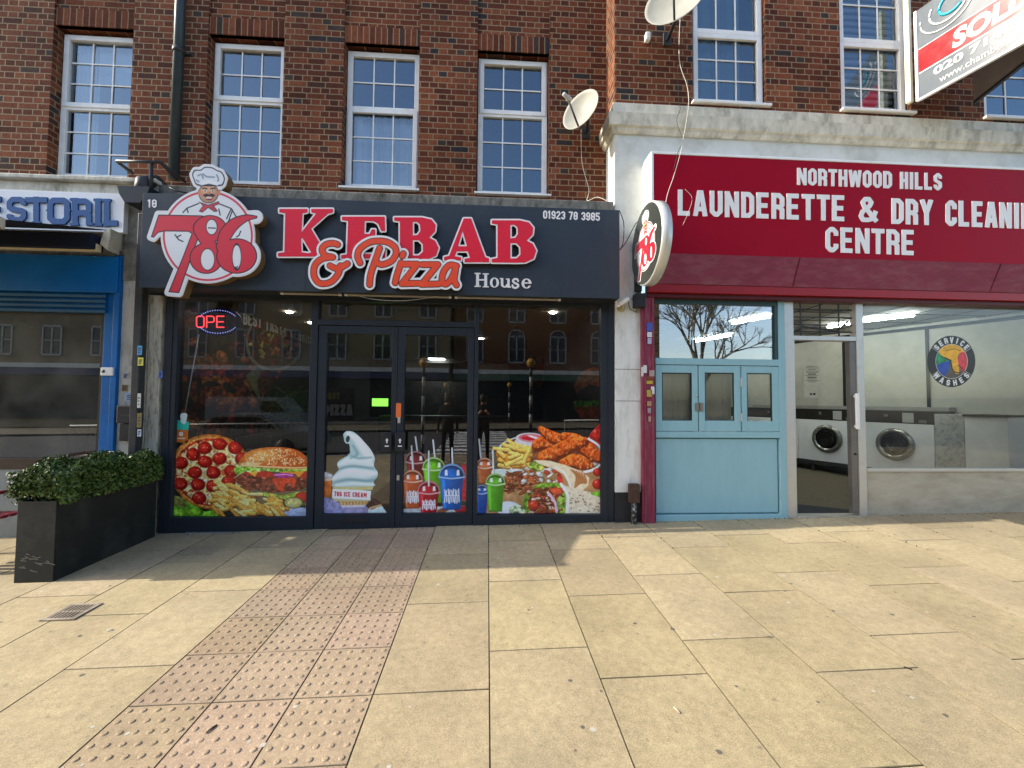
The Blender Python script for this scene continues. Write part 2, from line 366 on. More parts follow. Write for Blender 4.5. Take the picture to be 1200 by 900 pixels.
# ---- block lettering, strokes with square ends (x right, y down, cell 0..1 high)
def glyph(ch, w, r):
    l, R_, t, b, m_ = r, w-r, r, 1-r, 0.5; c = min(0.12, w*0.24)
    O = [(l, t+c), (l, b-c), (l+c, b), (R_-c, b), (R_, b-c), (R_, t+c), (R_-c, t), (l+c, t), (l, t+c)]
    G = {
     'L': [[(l, 0), (l, 1)], [(0, b), (w*0.92, b)]],
     'A': [[(l*0.95, 1), (w/2-0.02, 0)], [(w-l*0.95, 1), (w/2+0.02, 0)], [(w*0.22, 0.72), (w*0.78, 0.72)]],
     'U': [[(l, 0), (l, b-c), (l+c, b), (R_-c, b), (R_, b-c), (R_, 0)]],
     'N': [[(l, 0), (l, 1)], [(R_, 0), (R_, 1)], [(l, 0.03), (R_, 0.97)]],
     'D': [[(l, 0), (l, 1)], [(0, t), (R_-c, t), (R_, t+c), (R_, b-c), (R_-c, b), (0, b)]],
     'E': [[(l, 0), (l, 1)], [(0, t), (w*0.94, t)], [(0, m_), (w*0.86, m_)], [(0, b), (w*0.94, b)]],
     'F': [[(l, 0), (l, 1)], [(0, t), (w*0.94, t)], [(0, m_), (w*0.86, m_)]],
     'R': [[(l, 0), (l, 1)], [(0, t), (R_-c, t), (R_, t+c), (R_, m_+r*0.4-c*0.6), (R_-c*0.7, m_+r*0.4), (0, m_+r*0.4)], [(w*0.5, m_), (R_, m_+0.14), (R_, 1)]],
     'M': [[(l, 1), (l, 0)], [(l, 0.05), (w/2, 0.62), (R_, 0.05)], [(R_, 0), (R_, 1)]],
     'P': [[(l, 0), (l, 1)], [(0, t), (R_-c, t), (R_, t+c), (R_, m_+r-c), (R_-c, m_+r), (0, m_+r)]],
     'B': [[(l, 0), (l, 1)], [(0, t), (R_-c, t), (R_, t+c*0.8), (R_, m_-c*0.7), (R_-c*0.6, m_), (0, m_)], [(R_-c*0.6, m_), (R_, m_+c*0.7), (R_, b-c*0.8), (R_-c, b), (0, b)]],
     'T': [[(0, t), (w, t)], [(w/2, 0), (w/2, 1)]],
     'I': [[(w/2, 0), (w/2, 1)]],
     'Y': [[(r*0.8, 0), (w/2, 0.52), (w-r*0.8, 0)], [(w/2, 0.5), (w/2, 1)]],
     'H': [[(l, 0), (l, 1)], [(R_, 0), (R_, 1)], [(l, m_), (R_, m_)]],
     'W': [[(r*0.9, 0), (w*0.27, 0.97), (w*0.5, 0.12), (w*0.73, 0.97), (w-r*0.9, 0)]],
     'V': [[(r*0.9, 0), (w*0.5, 0.97), (w-r*0.9, 0)]],
     'O': [O], '0': [O],
     'C': [[(R_, 0.34), (R_, t+c), (R_-c, t), (l+c, t), (l, t+c), (l, b-c), (l+c, b), (R_-c, b), (R_, b-c), (R_, 0.66)]],
     'G': [[(R_, 0.34), (R_, t+c), (R_-c, t), (l+c, t), (l, t+c), (l, b-c), (l+c, b), (R_-c, b), (R_, b-c), (R_, 0.55), (w*0.52, 0.55)]],
     'S': [[(R_, 0.32), (R_, t+c), (R_-c, t), (l+c, t), (l, t+c), (l, m_-c*0.75), (l+c*0.7, m_-0.02), (R_-c*0.7, m_+0.04), (R_, m_+c*0.85), (R_, b-c), (R_-c, b), (l+c, b), (l, b-c), (l, 0.68)]],
     '&': [[(w*0.98, 0.97), (w*0.28, 0.36), (w*0.2, 0.22), (w*0.34, r), (w*0.55, r), (w*0.68, 0.22), (w*0.58, 0.36), (w*0.2, 0.58), (l*0.8, 0.76), (w*0.22, b), (w*0.5, b), (w*0.76, 0.86), (w*0.93, 0.55)]],
     'K': [[(l, 0), (l, 1)], [(R_, 0), (l, 0.62)], [(w*0.4, 0.42), (R_, 1)]],
     'Z': [[(0, t), (R_, t), (l, b), (w, b)]],
     '1': [[(w*0.55, 0), (w*0.55, 1)], [(w*0.1, 0.24), (w*0.55, 0.06)]],
     '2': [[(l, 0.3), (l, t+c), (l+c, t), (R_-c, t), (R_, t+c), (R_, 0.38), (l, 0.8), (l, b), (w, b)]],
     '3': [[(l, 0.28), (l, t+c), (l+c, t), (R_-c, t), (R_, t+c), (R_, m_-c*.7), (w*0.45, m_)], [(w*0.45, m_), (R_, m_+c*.7), (R_, b-c), (R_-c, b), (l+c, b), (l, b-c), (l, 0.72)]],
     '5': [[(w*0.95, t), (l, t), (l, 0.45), (R_-c, 0.42), (R_, 0.42+c), (R_, b-c), (R_-c, b), (l+c, b), (l, b-c), (l, 0.72)]],
     '7': [[(0, t), (R_, t), (w*0.35, 1)]],
     '8': [[(l+c*.6, m_), (l, m_-c*.7), (l, t+c*.8), (l+c, t), (R_-c, t), (R_, t+c*.8), (R_, m_-c*.7), (R_-c*.6, m_), (l+c*.6, m_)], [(l+c*.6, m_), (l, m_+c*.7), (l, b-c), (l+c, b), (R_-c, b), (R_, b-c), (R_, m_+c*.7), (R_-c*.6, m_)]],
     '9': [[(R_, m_), (R_, t+c), (R_-c, t), (l+c, t), (l, t+c), (l, m_-c*.4), (l+c, m_+0.05), (R_, m_+0.05)], [(R_, t+c), (R_, b-c), (R_-c, b), (l+c, b), (l, b-c), (l, 0.72)]],
     '6': [[(R_, 0.28), (R_, t+c), (R_-c, t), (l+c, t), (l, t+c), (l, b-c), (l+c, b), (R_-c, b), (R_, b-c), (R_, m_+c*.4), (R_-c, m_-0.05), (l, m_-0.05)]],
    }
    return G.get(ch, [])
WID = {'I': 0.5, 'W': 1.45, 'M': 1.4, 'A': 1.12, 'N': 1.1, '&': 1.2, ' ': 0.55, '1': 0.7, 'V': 1.1, 'Y': 1.05}
def word_fields(text, x0, x1, ytop0, ytop1, h, wt=0.13, gap=0.18):
    """each letter as (char, field, box) laid from x0 to x1 in pixel space; the top runs ytop0 -> ytop1"""
    ws = [WID.get(c, 1.0) for c in text]; tot = sum(ws)+gap*(len(ws)-1); k = (x1-x0)/tot; out = []; x = x0
    for c, wc in zip(text, ws):
        wpx = wc*k; t = (x-x0)/(x1-x0); yt = ytop0+(ytop1-ytop0)*t; sl = (ytop1-ytop0)/(x1-x0)
        if c != ' ':
            W = wpx/h; G = glyph(c, W, wt)
            if c == 'I': G = [[(W/2, 0), (W/2, 1)]]
            def f(X, Y, G=G, x=x, yt=yt, sl=sl, h=h, wt=wt):
                u = (X-x)/h; v = (Y-yt-sl*(X-x))/h; D = np.full(X.shape, 1e9)
                for g in G: D = np.minimum(D, stroke_d(u, v, g, wt))
                D = np.maximum(D, np.maximum(-v, v-1)) if c not in '&' else D
                return D*h
            out.append((c, f, (x-2, min(yt, yt+sl*wpx)-2, x+wpx+2, yt+h+abs(sl)*wpx+3)))
        x += wpx+gap*k
    return out
# ---- printed artwork: painted per vertex on a fine flat sheet
def fbm(h, w_, cell, octs=4, seed=0):
    rs = np.random.RandomState(seed); out = np.zeros((h, w_)); amp = 1; tot = 0
    for o in range(octs):
        c = max(cell/2**o, 1.01); gh, gw = int(h/c)+3, int(w_/c)+3; g = rs.rand(gh, gw)*2-1
        yy = np.arange(h)/c; xx = np.arange(w_)/c; iy = yy.astype(int); ix = xx.astype(int); fy = (yy-iy)[:, None]; fx = (xx-ix)[None, :]
        fy = fy*fy*(3-2*fy); fx = fx*fx*(3-2*fx)
        out += amp*((g[iy][:, ix]*(1-fx)+g[iy][:, ix+1]*fx)*(1-fy)+(g[iy+1][:, ix]*(1-fx)+g[iy+1][:, ix+1]*fx)*fy); tot += amp; amp *= 0.55
    return out/tot
class Art:
    def __init__(s, x0, y0, x1, y1, ss, seed=1):
        s.ss = ss; s.nx = int((x1-x0)*ss)+1; s.ny = int((y1-y0)*ss)+1
        s.X, s.Y = np.meshgrid(np.linspace(x0, x1, s.nx), np.linspace(y0, y1, s.ny))
        s.C = np.zeros((s.ny, s.nx, 3)); s.A = np.zeros((s.ny, s.nx)); s.seed = seed; s.crop(0, 0, 1)
        s.N1 = fbm(s.ny, s.nx, 3*ss, 4, seed); s.N2 = fbm(s.ny, s.nx, 9*ss, 5, seed+1); s.N0 = fbm(s.ny, s.nx, 1.2*ss, 3, seed+2)
    def crop(s, cx, cy, k): s.cx, s.cy, s.k = cx, cy, k; s.U = (s.X-cx)*k; s.V = (s.Y-cy)*k; return s
    def sl(s, xa, ya, xb, yb):
        k = s.k; f = lambda v, c, lo, n: max(0, min(n, int((v/k+c-lo)*s.ss)))
        X0, Y0 = s.X[0, 0], s.Y[0, 0]; pad = 3*k/s.ss
        return (slice(f(ya-pad, s.cy, Y0, s.ny), f(yb+pad, s.cy, Y0, s.ny)+1), slice(f(xa-pad, s.cx, X0, s.nx), f(xb+pad, s.cx, X0, s.nx)+1))
    def put(s, S, d, col, soft=0.0, op=1.0):
        aa = s.k/s.ss; m_ = np.clip(0.5-d/(aa+soft), 0, 1)*op
        c = np.asarray(col, float)
        s.C[S] = s.C[S]*(1-m_[..., None])+c*m_[..., None]
        s.A[S] = np.maximum(s.A[S], m_)
    def fill(s, col, cond=None):
        s.C[:] = np.asarray(col, float); s.A[:] = 1
    def ell(s, cx, cy, rx, ry, col, rot=0, shade=0.0, hl=(-.5, -.6), noise=0.0, nz=1, soft=0, op=1.0, hs=0.0):
        R_ = max(rx, ry); S = s.sl(cx-R_, cy-R_, cx+R_, cy+R_); U, V = s.U[S]-cx, s.V[S]-cy; c_, n_ = math.cos(rot), math.sin(rot)
        a = (U*c_+V*n_)/rx; b = (-U*n_+V*c_)/ry; q = np.hypot(a, b); d = (q-1)*min(rx, ry)
        k = np.ones(q.shape)
        if shade: k = 1-shade*q**3+shade*0.6*(U/R_*hl[0]+V/R_*hl[1])
        if noise: k = k*(1+noise*(s.N1 if nz == 1 else s.N0)[S]*2)
        cc = np.asarray(col, float)*np.clip(k, 0, 2)[..., None]
        if hs: cc = cc+hs*np.exp(-(((U/R_-hl[0]*0.7)**2+(V/R_-hl[1]*0.7)**2)*18))[..., None]
        s.put(S, d, np.clip(cc, 0, 255), soft, op)
    def poly(s, pts, col, noise=0.0, soft=0, nz=1, smooth=False, op=1.0, grad=None):
        if smooth: pts = curve_pts(pts, 6, True)
        xs = [p[0] for p in pts]; ys = [p[1] for p in pts]; S = s.sl(min(xs), min(ys), max(xs), max(ys))
        d = poly_d(s.U[S], s.V[S], pts); k = 1+noise*(s.N1 if nz == 1 else s.N2 if nz == 2 else s.N0)[S]*2 if noise else np.ones(d.shape)
        c = np.asarray(col, float)*k[..., None]
        if grad:
            (gx, gy), c2 = grad[0], np.asarray(grad[1], float); t = (s.U[S]-min(xs))/(max(xs)-min(xs)+1e-6)*gx+(s.V[S]-min(ys))/(max(ys)-min(ys)+1e-6)*gy
            t = np.clip(t, 0, 1)[..., None]; c = c*(1-t)+c2*k[..., None]*t
        s.put(S, d, np.clip(c, 0, 255), soft, op)
    def line(s, pts, r, col, shade=0.0, noise=0.0, nz=1, soft=0, smooth=False, op=1.0, flat=False):
        if smooth:
            if isinstance(r, (list, tuple)): rp = [(i, v) for i, v in enumerate(r)]; rp = curve_pts(rp, 8); r = [v for _, v in rp]
            pts = curve_pts(pts, 8)
        rm = max(r) if isinstance(r, (list, tuple)) else r
        xs = [p[0] for p in pts]; ys = [p[1] for p in pts]; S = s.sl(min(xs)-rm, min(ys)-rm, max(xs)+rm, max(ys)+rm); U, V = s.U[S], s.V[S]
        if flat: s.put(S, stroke_d(U, V, pts, rm), col, soft, op); return
        D = np.full(U.shape, 1e9); SH = np.zeros(U.shape)
        for i in range(len(pts)-1):
            d, t = seg_d(U, V, pts[i], pts[i+1]); rr = rm if not isinstance(r, (list, tuple)) else r[i]*(1-t)+r[i+1]*t
            L = math.hypot(pts[i+1][0]-pts[i][0], pts[i+1][1]-pts[i][1])+1e-9
            nx, ny = -(pts[i+1][1]-pts[i][1])/L, (pts[i+1][0]-pts[i][0])/L
            sg = ((U-pts[i][0])*nx+(V-pts[i][1])*ny)/(rr+1e-6); lit = -0.5*nx-0.8*ny
            sh = np.clip(sg, -1, 1)*lit; dd = d-rr; up = dd < D; D = np.where(up, dd, D); SH = np.where(up, sh-0.35*np.clip(d/(rr+1e-6), 0, 1)**2, SH)
        k = 1+shade*SH
        if noise: k = k*(1+noise*(s.N1 if nz == 1 else s.N0)[S]*2)
        s.put(S, D, np.clip(np.asarray(col, float)*k[..., None], 0, 255), soft, op)
    def word(s, text, x0, x1, yt0, yt1, h, col, wt=0.13, gap=0.18, skew=0.0):
        for c, f, bx in word_fields(text, x0, x1, yt0, yt1, h, wt, gap):
            S = s.sl(*bx); V = s.V[S]; s.put(S, f(s.U[S]+(V-yt0)*skew, V), col)
    def build(s, name, mat, parent, mapf, gain=1.0, off=0.0):
        c = np.clip(s.C/255.0, 0, 1); c = np.where(c <= 0.04045, c/12.92, ((c+0.055)/1.055)**2.4)*gain; c = np.minimum(c, 0.92)
        q = mapf(s.X.ravel(), s.Y.ravel()); co = np.stack([np.broadcast_to(v, s.X.size) for v in q], 1).astype(np.float32)
        ok = s.A >= 0.5
        f = ok[:-1, :-1] & ok[1:, :-1] & ok[:-1, 1:] & ok[1:, 1:]; j, i = np.nonzero(f); b = j*s.nx+i
        quads = np.stack([b+s.nx, b+s.nx+1, b+1, b], 1); used = np.unique(quads); rm_ = np.full(s.X.size, -1, np.int64); rm_[used] = np.arange(len(used)); quads = rm_[quads]
        me = bpy.data.meshes.new(name); me.vertices.add(len(used)); me.vertices.foreach_set('co', co[used].ravel())
        me.loops.add(quads.size); me.loops.foreach_set('vertex_index', quads.ravel().astype(np.int32)); me.polygons.add(len(quads))
        me.polygons.foreach_set('loop_start', np.arange(0, quads.size, 4, dtype=np.int32)); me.update(calc_edges=True)
        at_ = me.color_attributes.new('Col', 'FLOAT_COLOR', 'POINT'); cc = np.ones((len(used), 4), np.float32); cc[:, :3] = c.reshape(-1, 3)[used]; at_.data.foreach_set('color', cc.ravel())
        return link_mesh(name, me, mat, parent)
def onY(Y): return lambda x, y: at(x, y, Y)
def copy_tree(o, parent=None):
    kids = [c for c in bpy.data.objects if c.parent == o]
    c = o.copy(); COL.objects.link(c); c.parent = parent; WL[c.name] = WL.get(o.name, Vector((0, 0, 0)))
    for k in kids: copy_tree(k, c)
    return c
# ------------------------------------------------------------------ materials
BR = brickmat('red_brick'); BRS = brickmat('soldier_brick', True); BRO = brickmat('far_brick', False, 0.03, 0.8)
UPVC = pmat('white_upvc', (0.82, 0.82, 0.80), 0.35, var=0.04, dirt=(0.5, 0.47, 0.40), damt=0.3, dscale=4)
STONE = pmat('weathered_stone', (0.62, 0.59, 0.49), 0.85, var=0.2, scale=9, bump=0.5, bscale=40, dirt=(0.17, 0.15, 0.10), damt=0.7, dscale=5, stretch=(1, 1, 0.45))
STONED = pmat('blackened_stone', (0.20, 0.19, 0.16), 0.9, var=0.4, scale=14, bump=0.7, bscale=35, dirt=(0.04, 0.04, 0.03), damt=0.8, dscale=6, stretch=(1, 1, 0.6))
WHITEP = pmat('white_painted_render', (0.70, 0.70, 0.66), 0.6, var=0.06, bump=0.25, bscale=30, dirt=(0.30, 0.28, 0.22), damt=0.5, dscale=3.2, stretch=(2.5, 2.5, 0.6))
WHITEO = pmat('off_white_frieze', (0.60, 0.62, 0.58), 0.6, var=0.06, bump=0.2, bscale=30, dirt=(0.32, 0.30, 0.24), damt=0.45, dscale=2.5)
ANTH = pmat('anthracite_aluminium', (0.021, 0.026, 0.034), 0.4, var=0.08, spec=0.25)
ANTHS = pmat('anthracite_sign_panel', (0.037, 0.048, 0.064), 0.38, var=0.06, scale=2.0, spec=0.2, dirt=(0.09, 0.10, 0.11), damt=0.35, dscale=1.2)
BLACKP = pmat('black_plastic', (0.02, 0.021, 0.024), 0.4, var=0.15)
DARKM = pmat('dark_metal', (0.035, 0.037, 0.04), 0.5, var=0.25, dirt=(0.10, 0.07, 0.05), damt=0.4, dscale=8)
ALU = pmat('satin_aluminium', (0.52, 0.51, 0.48), 0.38, metal=0.6, var=0.1, dirt=(0.25, 0.23, 0.2), damt=0.35, dscale=6)
ALUD = pmat('stained_aluminium', (0.42, 0.39, 0.32), 0.42, metal=0.35, var=0.12, dirt=(0.20, 0.17, 0.12), damt=0.5, dscale=2.5, stretch=(0.6, 1, 1.6))
BLUE = pmat('bright_blue_paint', (0.003, 0.125, 0.40), 0.35, var=0.07, scale=3, dirt=(0.01, 0.05, 0.12), damt=0.4, dscale=2)
TURQ = pmat('turquoise_painted_wood', (0.26, 0.46, 0.51), 0.45, var=0.04, scale=5, bump=0.12, bscale=50, dirt=(0.21, 0.39, 0.44), damt=0.35, dscale=2, stretch=(3, 3, 0.7))
PINK = pmat('faded_maroon_paint', (0.22, 0.028, 0.060), 0.5, var=0.18, scale=12, bump=0.15, dirt=(0.30, 0.12, 0.15), damt=0.7, dscale=5, stretch=(4, 4, 0.8))
MAROON = pmat('maroon_sign_panel', (0.31, 0.0015, 0.016), 0.42, var=0.06, scale=2.0, spec=0.08, dirt=(0.34, 0.008, 0.022), damt=0.25)
MAROONF = pmat('weathered_maroon_sheet', (0.22, 0.035, 0.075), 0.5, var=0.15, scale=8, dirt=(0.30, 0.13, 0.15), damt=0.55, dscale=5, stretch=(0.6, 1, 2))
MAROOND = pmat('dark_maroon_metal', (0.085, 0.004, 0.007), 0.4, var=0.15)
CREAM = pmat('cream_timber', (0.45, 0.42, 0.34), 0.7, var=0.15, bump=0.4, dirt=(0.08, 0.06, 0.05), damt=0.8, dscale=9, stretch=(4, 4, 0.8))
ASPH = pmat('asphalt', (0.05, 0.05, 0.052), 0.85, var=0.25, scale=3, bump=0.4, bscale=150)
ROOM = pmat('dim_room_wall', (0.16, 0.18, 0.22), 0.9, var=0.1)
GU = glassmat('upper_window_glass', (0.84, 0.90, 0.95), 0.19, 0.0, gcol=(0.66, 0.84, 1.0))  # blue of the higher sky is put into the reflection colour
GK = glassmat('shop_glass', (0.84, 0.86, 0.87), 0.12, 0.0)
GL = glassmat('old_plate_glass', (0.90, 0.93, 0.91), 0.06, 0.0, grime=0.05)
GT = glassmat('tinted_glass', (0.45, 0.50, 0.50), 0.20, 0.0, grime=0.14)
WPAINT = pmat('white_gloss_paint', (0.78, 0.78, 0.78), 0.3, var=0.04)
# ------------------------------------------------------------------ ground
def paving_material():
    m = bpy.data.materials.new('sandy_paving'); m.use_nodes = True; nt = m.node_tree; b = nt.nodes['Principled BSDF']; L = nt.links.new
    a = nd(nt, 'ShaderNodeVertexColor'); a.layer_name = 'Col'; geo = nd(nt, 'ShaderNodeNewGeometry')
    def noise(s, d, r=0.6):
        n = nd(nt, 'ShaderNodeTexNoise'); n.inputs['Scale'].default_value = s; n.inputs['Detail'].default_value = d; n.inputs['Roughness'].default_value = r; L(geo.outputs['Position'], n.inputs['Vector']); return n.outputs[0]
    def rng(v, a0, a1, b0, b1):
        n = nd(nt, 'ShaderNodeMapRange'); n.inputs[1].default_value = a0; n.inputs[2].default_value = a1; n.inputs[3].default_value = b0; n.inputs[4].default_value = b1; L(v, n.inputs[0]); return n.outputs[0]
    def mul(v, f):
        n = nd(nt, 'ShaderNodeVectorMath', operation='SCALE'); L(v, n.inputs[0]); L(f, n.inputs['Scale']); return n.outputs[0]
    c = mul(a.outputs[0], rng(noise(1.3, 6), 0.3, 0.7, 0.80, 1.16)); c = mul(c, rng(noise(170, 3, 0.8), 0.3, 0.7, 0.60, 1.36)); c = mul(c, rng(noise(22, 5, 0.7), 0.35, 0.7, 1.10, 0.80))
    v = nd(nt, 'ShaderNodeTexVoronoi'); v.inputs['Scale'].default_value = 6.5; v.feature = 'F1'; L(geo.outputs['Position'], v.inputs['Vector'])
    sp = nd(nt, 'ShaderNodeMath', operation='ADD'); L(v.outputs['Distance'], sp.inputs[0]); L(rng(noise(30, 2), 0.2, 0.8, -0.04, 0.04), sp.inputs[1])
    c2 = nd(nt, 'ShaderNodeMix', data_type='RGBA'); L(rng(sp.outputs[0], 0.05, 0.085, 0.45, 0.0), c2.inputs[0]); L(c, c2.inputs[6]); c2.inputs[7].default_value = (0.10, 0.09, 0.07, 1)
    st = nd(nt, 'ShaderNodeMix', data_type='RGBA'); L(rng(noise(0.8, 7, 0.65), 0.52, 0.68, 0.0, 0.4), st.inputs[0]); L(c2.outputs[2], st.inputs[6]); st.inputs[7].default_value = (0.19, 0.17, 0.11, 1)
    L(st.outputs[2], b.inputs['Base Color']); b.inputs['Roughness'].default_value = 0.8; b.inputs['Specular IOR Level'].default_value = 0.3
    bp = nd(nt, 'ShaderNodeBump'); bp.inputs['Strength'].default_value = 0.35; bp.inputs['Distance'].default_value = 0.002; L(noise(140, 4, 0.7), bp.inputs['Height']); L(bp.outputs[0], b.inputs['Normal'])
    return m
PAVE = paving_material()
KERB_Y = -3.2
g = MB()
def gquad(mb, x0, x1, y0, y1, dz, z=None):
    mb.quad(*[(x, y, (gz(x, y) if z is None else z(x, y))+dz) for x, y in ((x0, y0), (x1, y0), (x1, y1), (x0, y1))])
roadz = lambda x, y: gz(x, KERB_Y)-0.12
g.quad(*[(x, y, roadz(x, y)-0.01) for x, y in ((-400, -400), (400, -400), (400, 400), (-400, 400))])
struct(g, 'ground', ASPH)
g = MB(); gquad(g, -60, 60, KERB_Y-11, KERB_Y-0.0, 0.0, roadz); struct(g, 'road', ASPH)
g = MB(); g.prism([(KERB_Y-0.13, gz(0, KERB_Y)-0.3), (KERB_Y, gz(0, KERB_Y)-0.3), (KERB_Y, gz(0, KERB_Y)), (KERB_Y-0.13, gz(0, KERB_Y)-0.005)], 'x', -30, 30); k = struct(g, 'kerb', STONE); k.rotation_euler = (0, -math.atan(0.01623), 0)
g = MB(); gquad(g, -30, 30, KERB_Y, 9, -0.007); gquad(g, -60, 60, -40, KERB_Y-11, 0.12, roadz)
struct(g, 'pavement_bed', pmat('joint_sand', (0.13, 0.11, 0.075), 0.95, var=0.3, scale=30))
# slabs: 600 x 900 mm in columns at right angles to the shops, each a slab of its own tint and level
bm = bmesh.new(); cl = bm.loops.layers.float_color.new('Col'); rs = random.Random(3)
TX0, TX1 = -1.77, -0.57
def slab(x0, x1, y0, y1, col, j=0.0028, tilt=0.0012, r=rs):
    h = [r.uniform(-tilt, tilt) for _ in range(4)]; e = 0.002
    P = [(x0+j, y0+j), (x1-j, y0+j), (x1-j, y1-j), (x0+j, y1-j)]
    Q = [(x0+j+e, y0+j+e), (x1-j-e, y0+j+e), (x1-j-e, y1-j-e), (x0+j+e, y1-j-e)]
    lo = [bm.verts.new((x, y, gz(x, y)-0.006)) for x, y in P]; mid = [bm.verts.new((x, y, gz(x, y)-0.0025+h[i])) for i, (x, y) in enumerate(P)]; up = [bm.verts.new((x, y, gz(x, y)+h[i])) for i, (x, y) in enumerate(Q)]
    fs = [bm.faces.new(up)]
    for a, b_ in ((lo, mid), (mid, up)):
        for i in range(4): fs.append(bm.faces.new((a[i], a[(i+1) % 4], b_[(i+1) % 4], b_[i])))
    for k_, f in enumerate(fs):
        for l in f.loops: l[cl] = (*[v*(1.0 if k_ == 0 else 0.6) for v in col], 1)  # sides carry painted shade, keeping sunlit bevels from outlining the joints
cols = [TX0-0.6*k for k in range(1, 20)]
DR = (-3.03, -2.81, 3.06, 3.36)     # drain in the paving
edges = [(c, c+0.6, i) for i, c in enumerate(cols)]+[(TX1+0.6*k-0.0, TX1+0.6*(k+1), k+1) for k in range(0, 26)]
for x0, x1, i in edges:
    ph = 2.27+(0.305 if i % 2 == 0 else 0.0)+rs.uniform(-.02, .02); n0 = int((ph-KERB_Y)/0.9)+1; y = ph-0.9*n0
    while y < 5.0:
        a, b_ = max(y, KERB_Y), min(y+0.9, 5.0)
        t = rs.uniform(0.86, 1.08); col = (0.385*t, 0.310*t*rs.uniform(.99, 1.008), 0.182*t*rs.uniform(.96, 1.04))
        if b_-a > 0.05: slab(x0, x1, a, b_, col)
        y += 0.9
pv = bpy.data.meshes.new('pavement'); bm.to_mesh(pv); bm.free(); o = link_mesh('pavement', pv, PAVE, None); o['kind'] = 'structure'
bm = bmesh.new(); cl = bm.loops.layers.float_color.new('Col')
y = 2.25-0.4*13
while y < 4.86:
    for k, (x0, x1) in enumerate(((-1.77, -1.37), (-1.37, -0.97), (-0.97, -0.57))):
        b_ = min(y+0.4, 4.86); t = rs.uniform(0.84, 1.1); col = (0.355*t, 0.262*t*rs.uniform(.98, 1.03), 0.172*t*rs.uniform(.95, 1.06))
        if b_-y < 0.06: continue
        slab(x0, x1, y, b_, col, 0.0025, 0.001)
        for a in range(6):
            for c in range(6):
                bx, by = x0+0.033+a*0.0668, y+0.033+c*0.0668
                if by > b_-0.02: continue
                r0 = [(0.0155, 0.0), (0.0125, 0.0035), (0.0075, 0.0052)]; N = 10; prev = None; wear = rs.uniform(0.8, 1.1)
                for rr, hh in r0:
                    ring = [bm.verts.new((bx+rr*math.cos(2*math.pi*q/N), by+rr*math.sin(2*math.pi*q/N), gz(bx, by)+hh*wear)) for q in range(N)]
                    if prev:
                        for q in range(N):
                            f = bm.faces.new((prev[q], prev[(q+1) % N], ring[(q+1) % N], ring[q])); f.smooth = True
                            for l in f.loops: l[cl] = (*[v*0.93 for v in col], 1)
                    prev = ring
                f = bm.faces.new(prev)
                for l in f.loops: l[cl] = (*[v*1.03 for v in col], 1)
    y += 0.4
pv = bpy.data.meshes.new('tactile_paving'); bm.to_mesh(pv); bm.free(); o = link_mesh('tactile_paving', pv, PAVE, None); o['kind'] = 'structure'
# drain grate and small cover
def grate(name, label, c, lx, ly, rot):
    t = thing(name, label, 'drain cover', c)
    f = MB(); f.box(-lx, lx, -ly, ly, -0.004, 0.001); a = f.build('pit', pmat('pit_black', (0.01, 0.01, 0.01), 0.9), t); a.data.transform(Matrix.Translation(Vector(c)))
    f = MB()
    for s in (-1, 1): f.box(s*lx-0.012, s*lx+0.012, -ly-.012, ly+.012, 0, 0.007); f.box(-lx, lx, s*ly-0.012, s*ly+0.012, 0, 0.007)
    n = 8
    for i in range(1, n): x = -lx+2*lx*i/n; f.box(x-0.0048, x+0.0048, -ly, ly, 0.003, 0.0065)
    f.box(-lx, lx, -0.008, 0.008, 0.001, 0.0065)
    b_ = f.build('grille', pmat('worn_iron', (0.30, 0.25, 0.19), 0.6, metal=0.1, var=0.3), t); b_.data.transform(Matrix.Translation(Vector(c)))
    t.rotation_euler = (math.atan(0.02734), -math.atan(0.01623), rot); return t
grate('drain_grate', 'small square barred drain set in the sunlit slabs', (-2.93, 3.21, gz(-2.93, 3.21)+0.002), 0.10, 0.10, 0.0)
t = thing('inspection_cover', 'small worn metal cover set in the shaded slabs before the pizza poster', 'cover', (-2.79, 4.32, gz(-2.79, 4.32)))
f = MB(); f.box(-2.95, -2.63, 4.2, 4.44, gz(-2.79, 4.32)-0.01, gz(-2.79, 4.32)+0.005, 0.002); f.build('cover_plate', pmat('cover_iron', (0.26, 0.215, 0.14), 0.7, var=0.4, scale=40, bump=0.5), t)
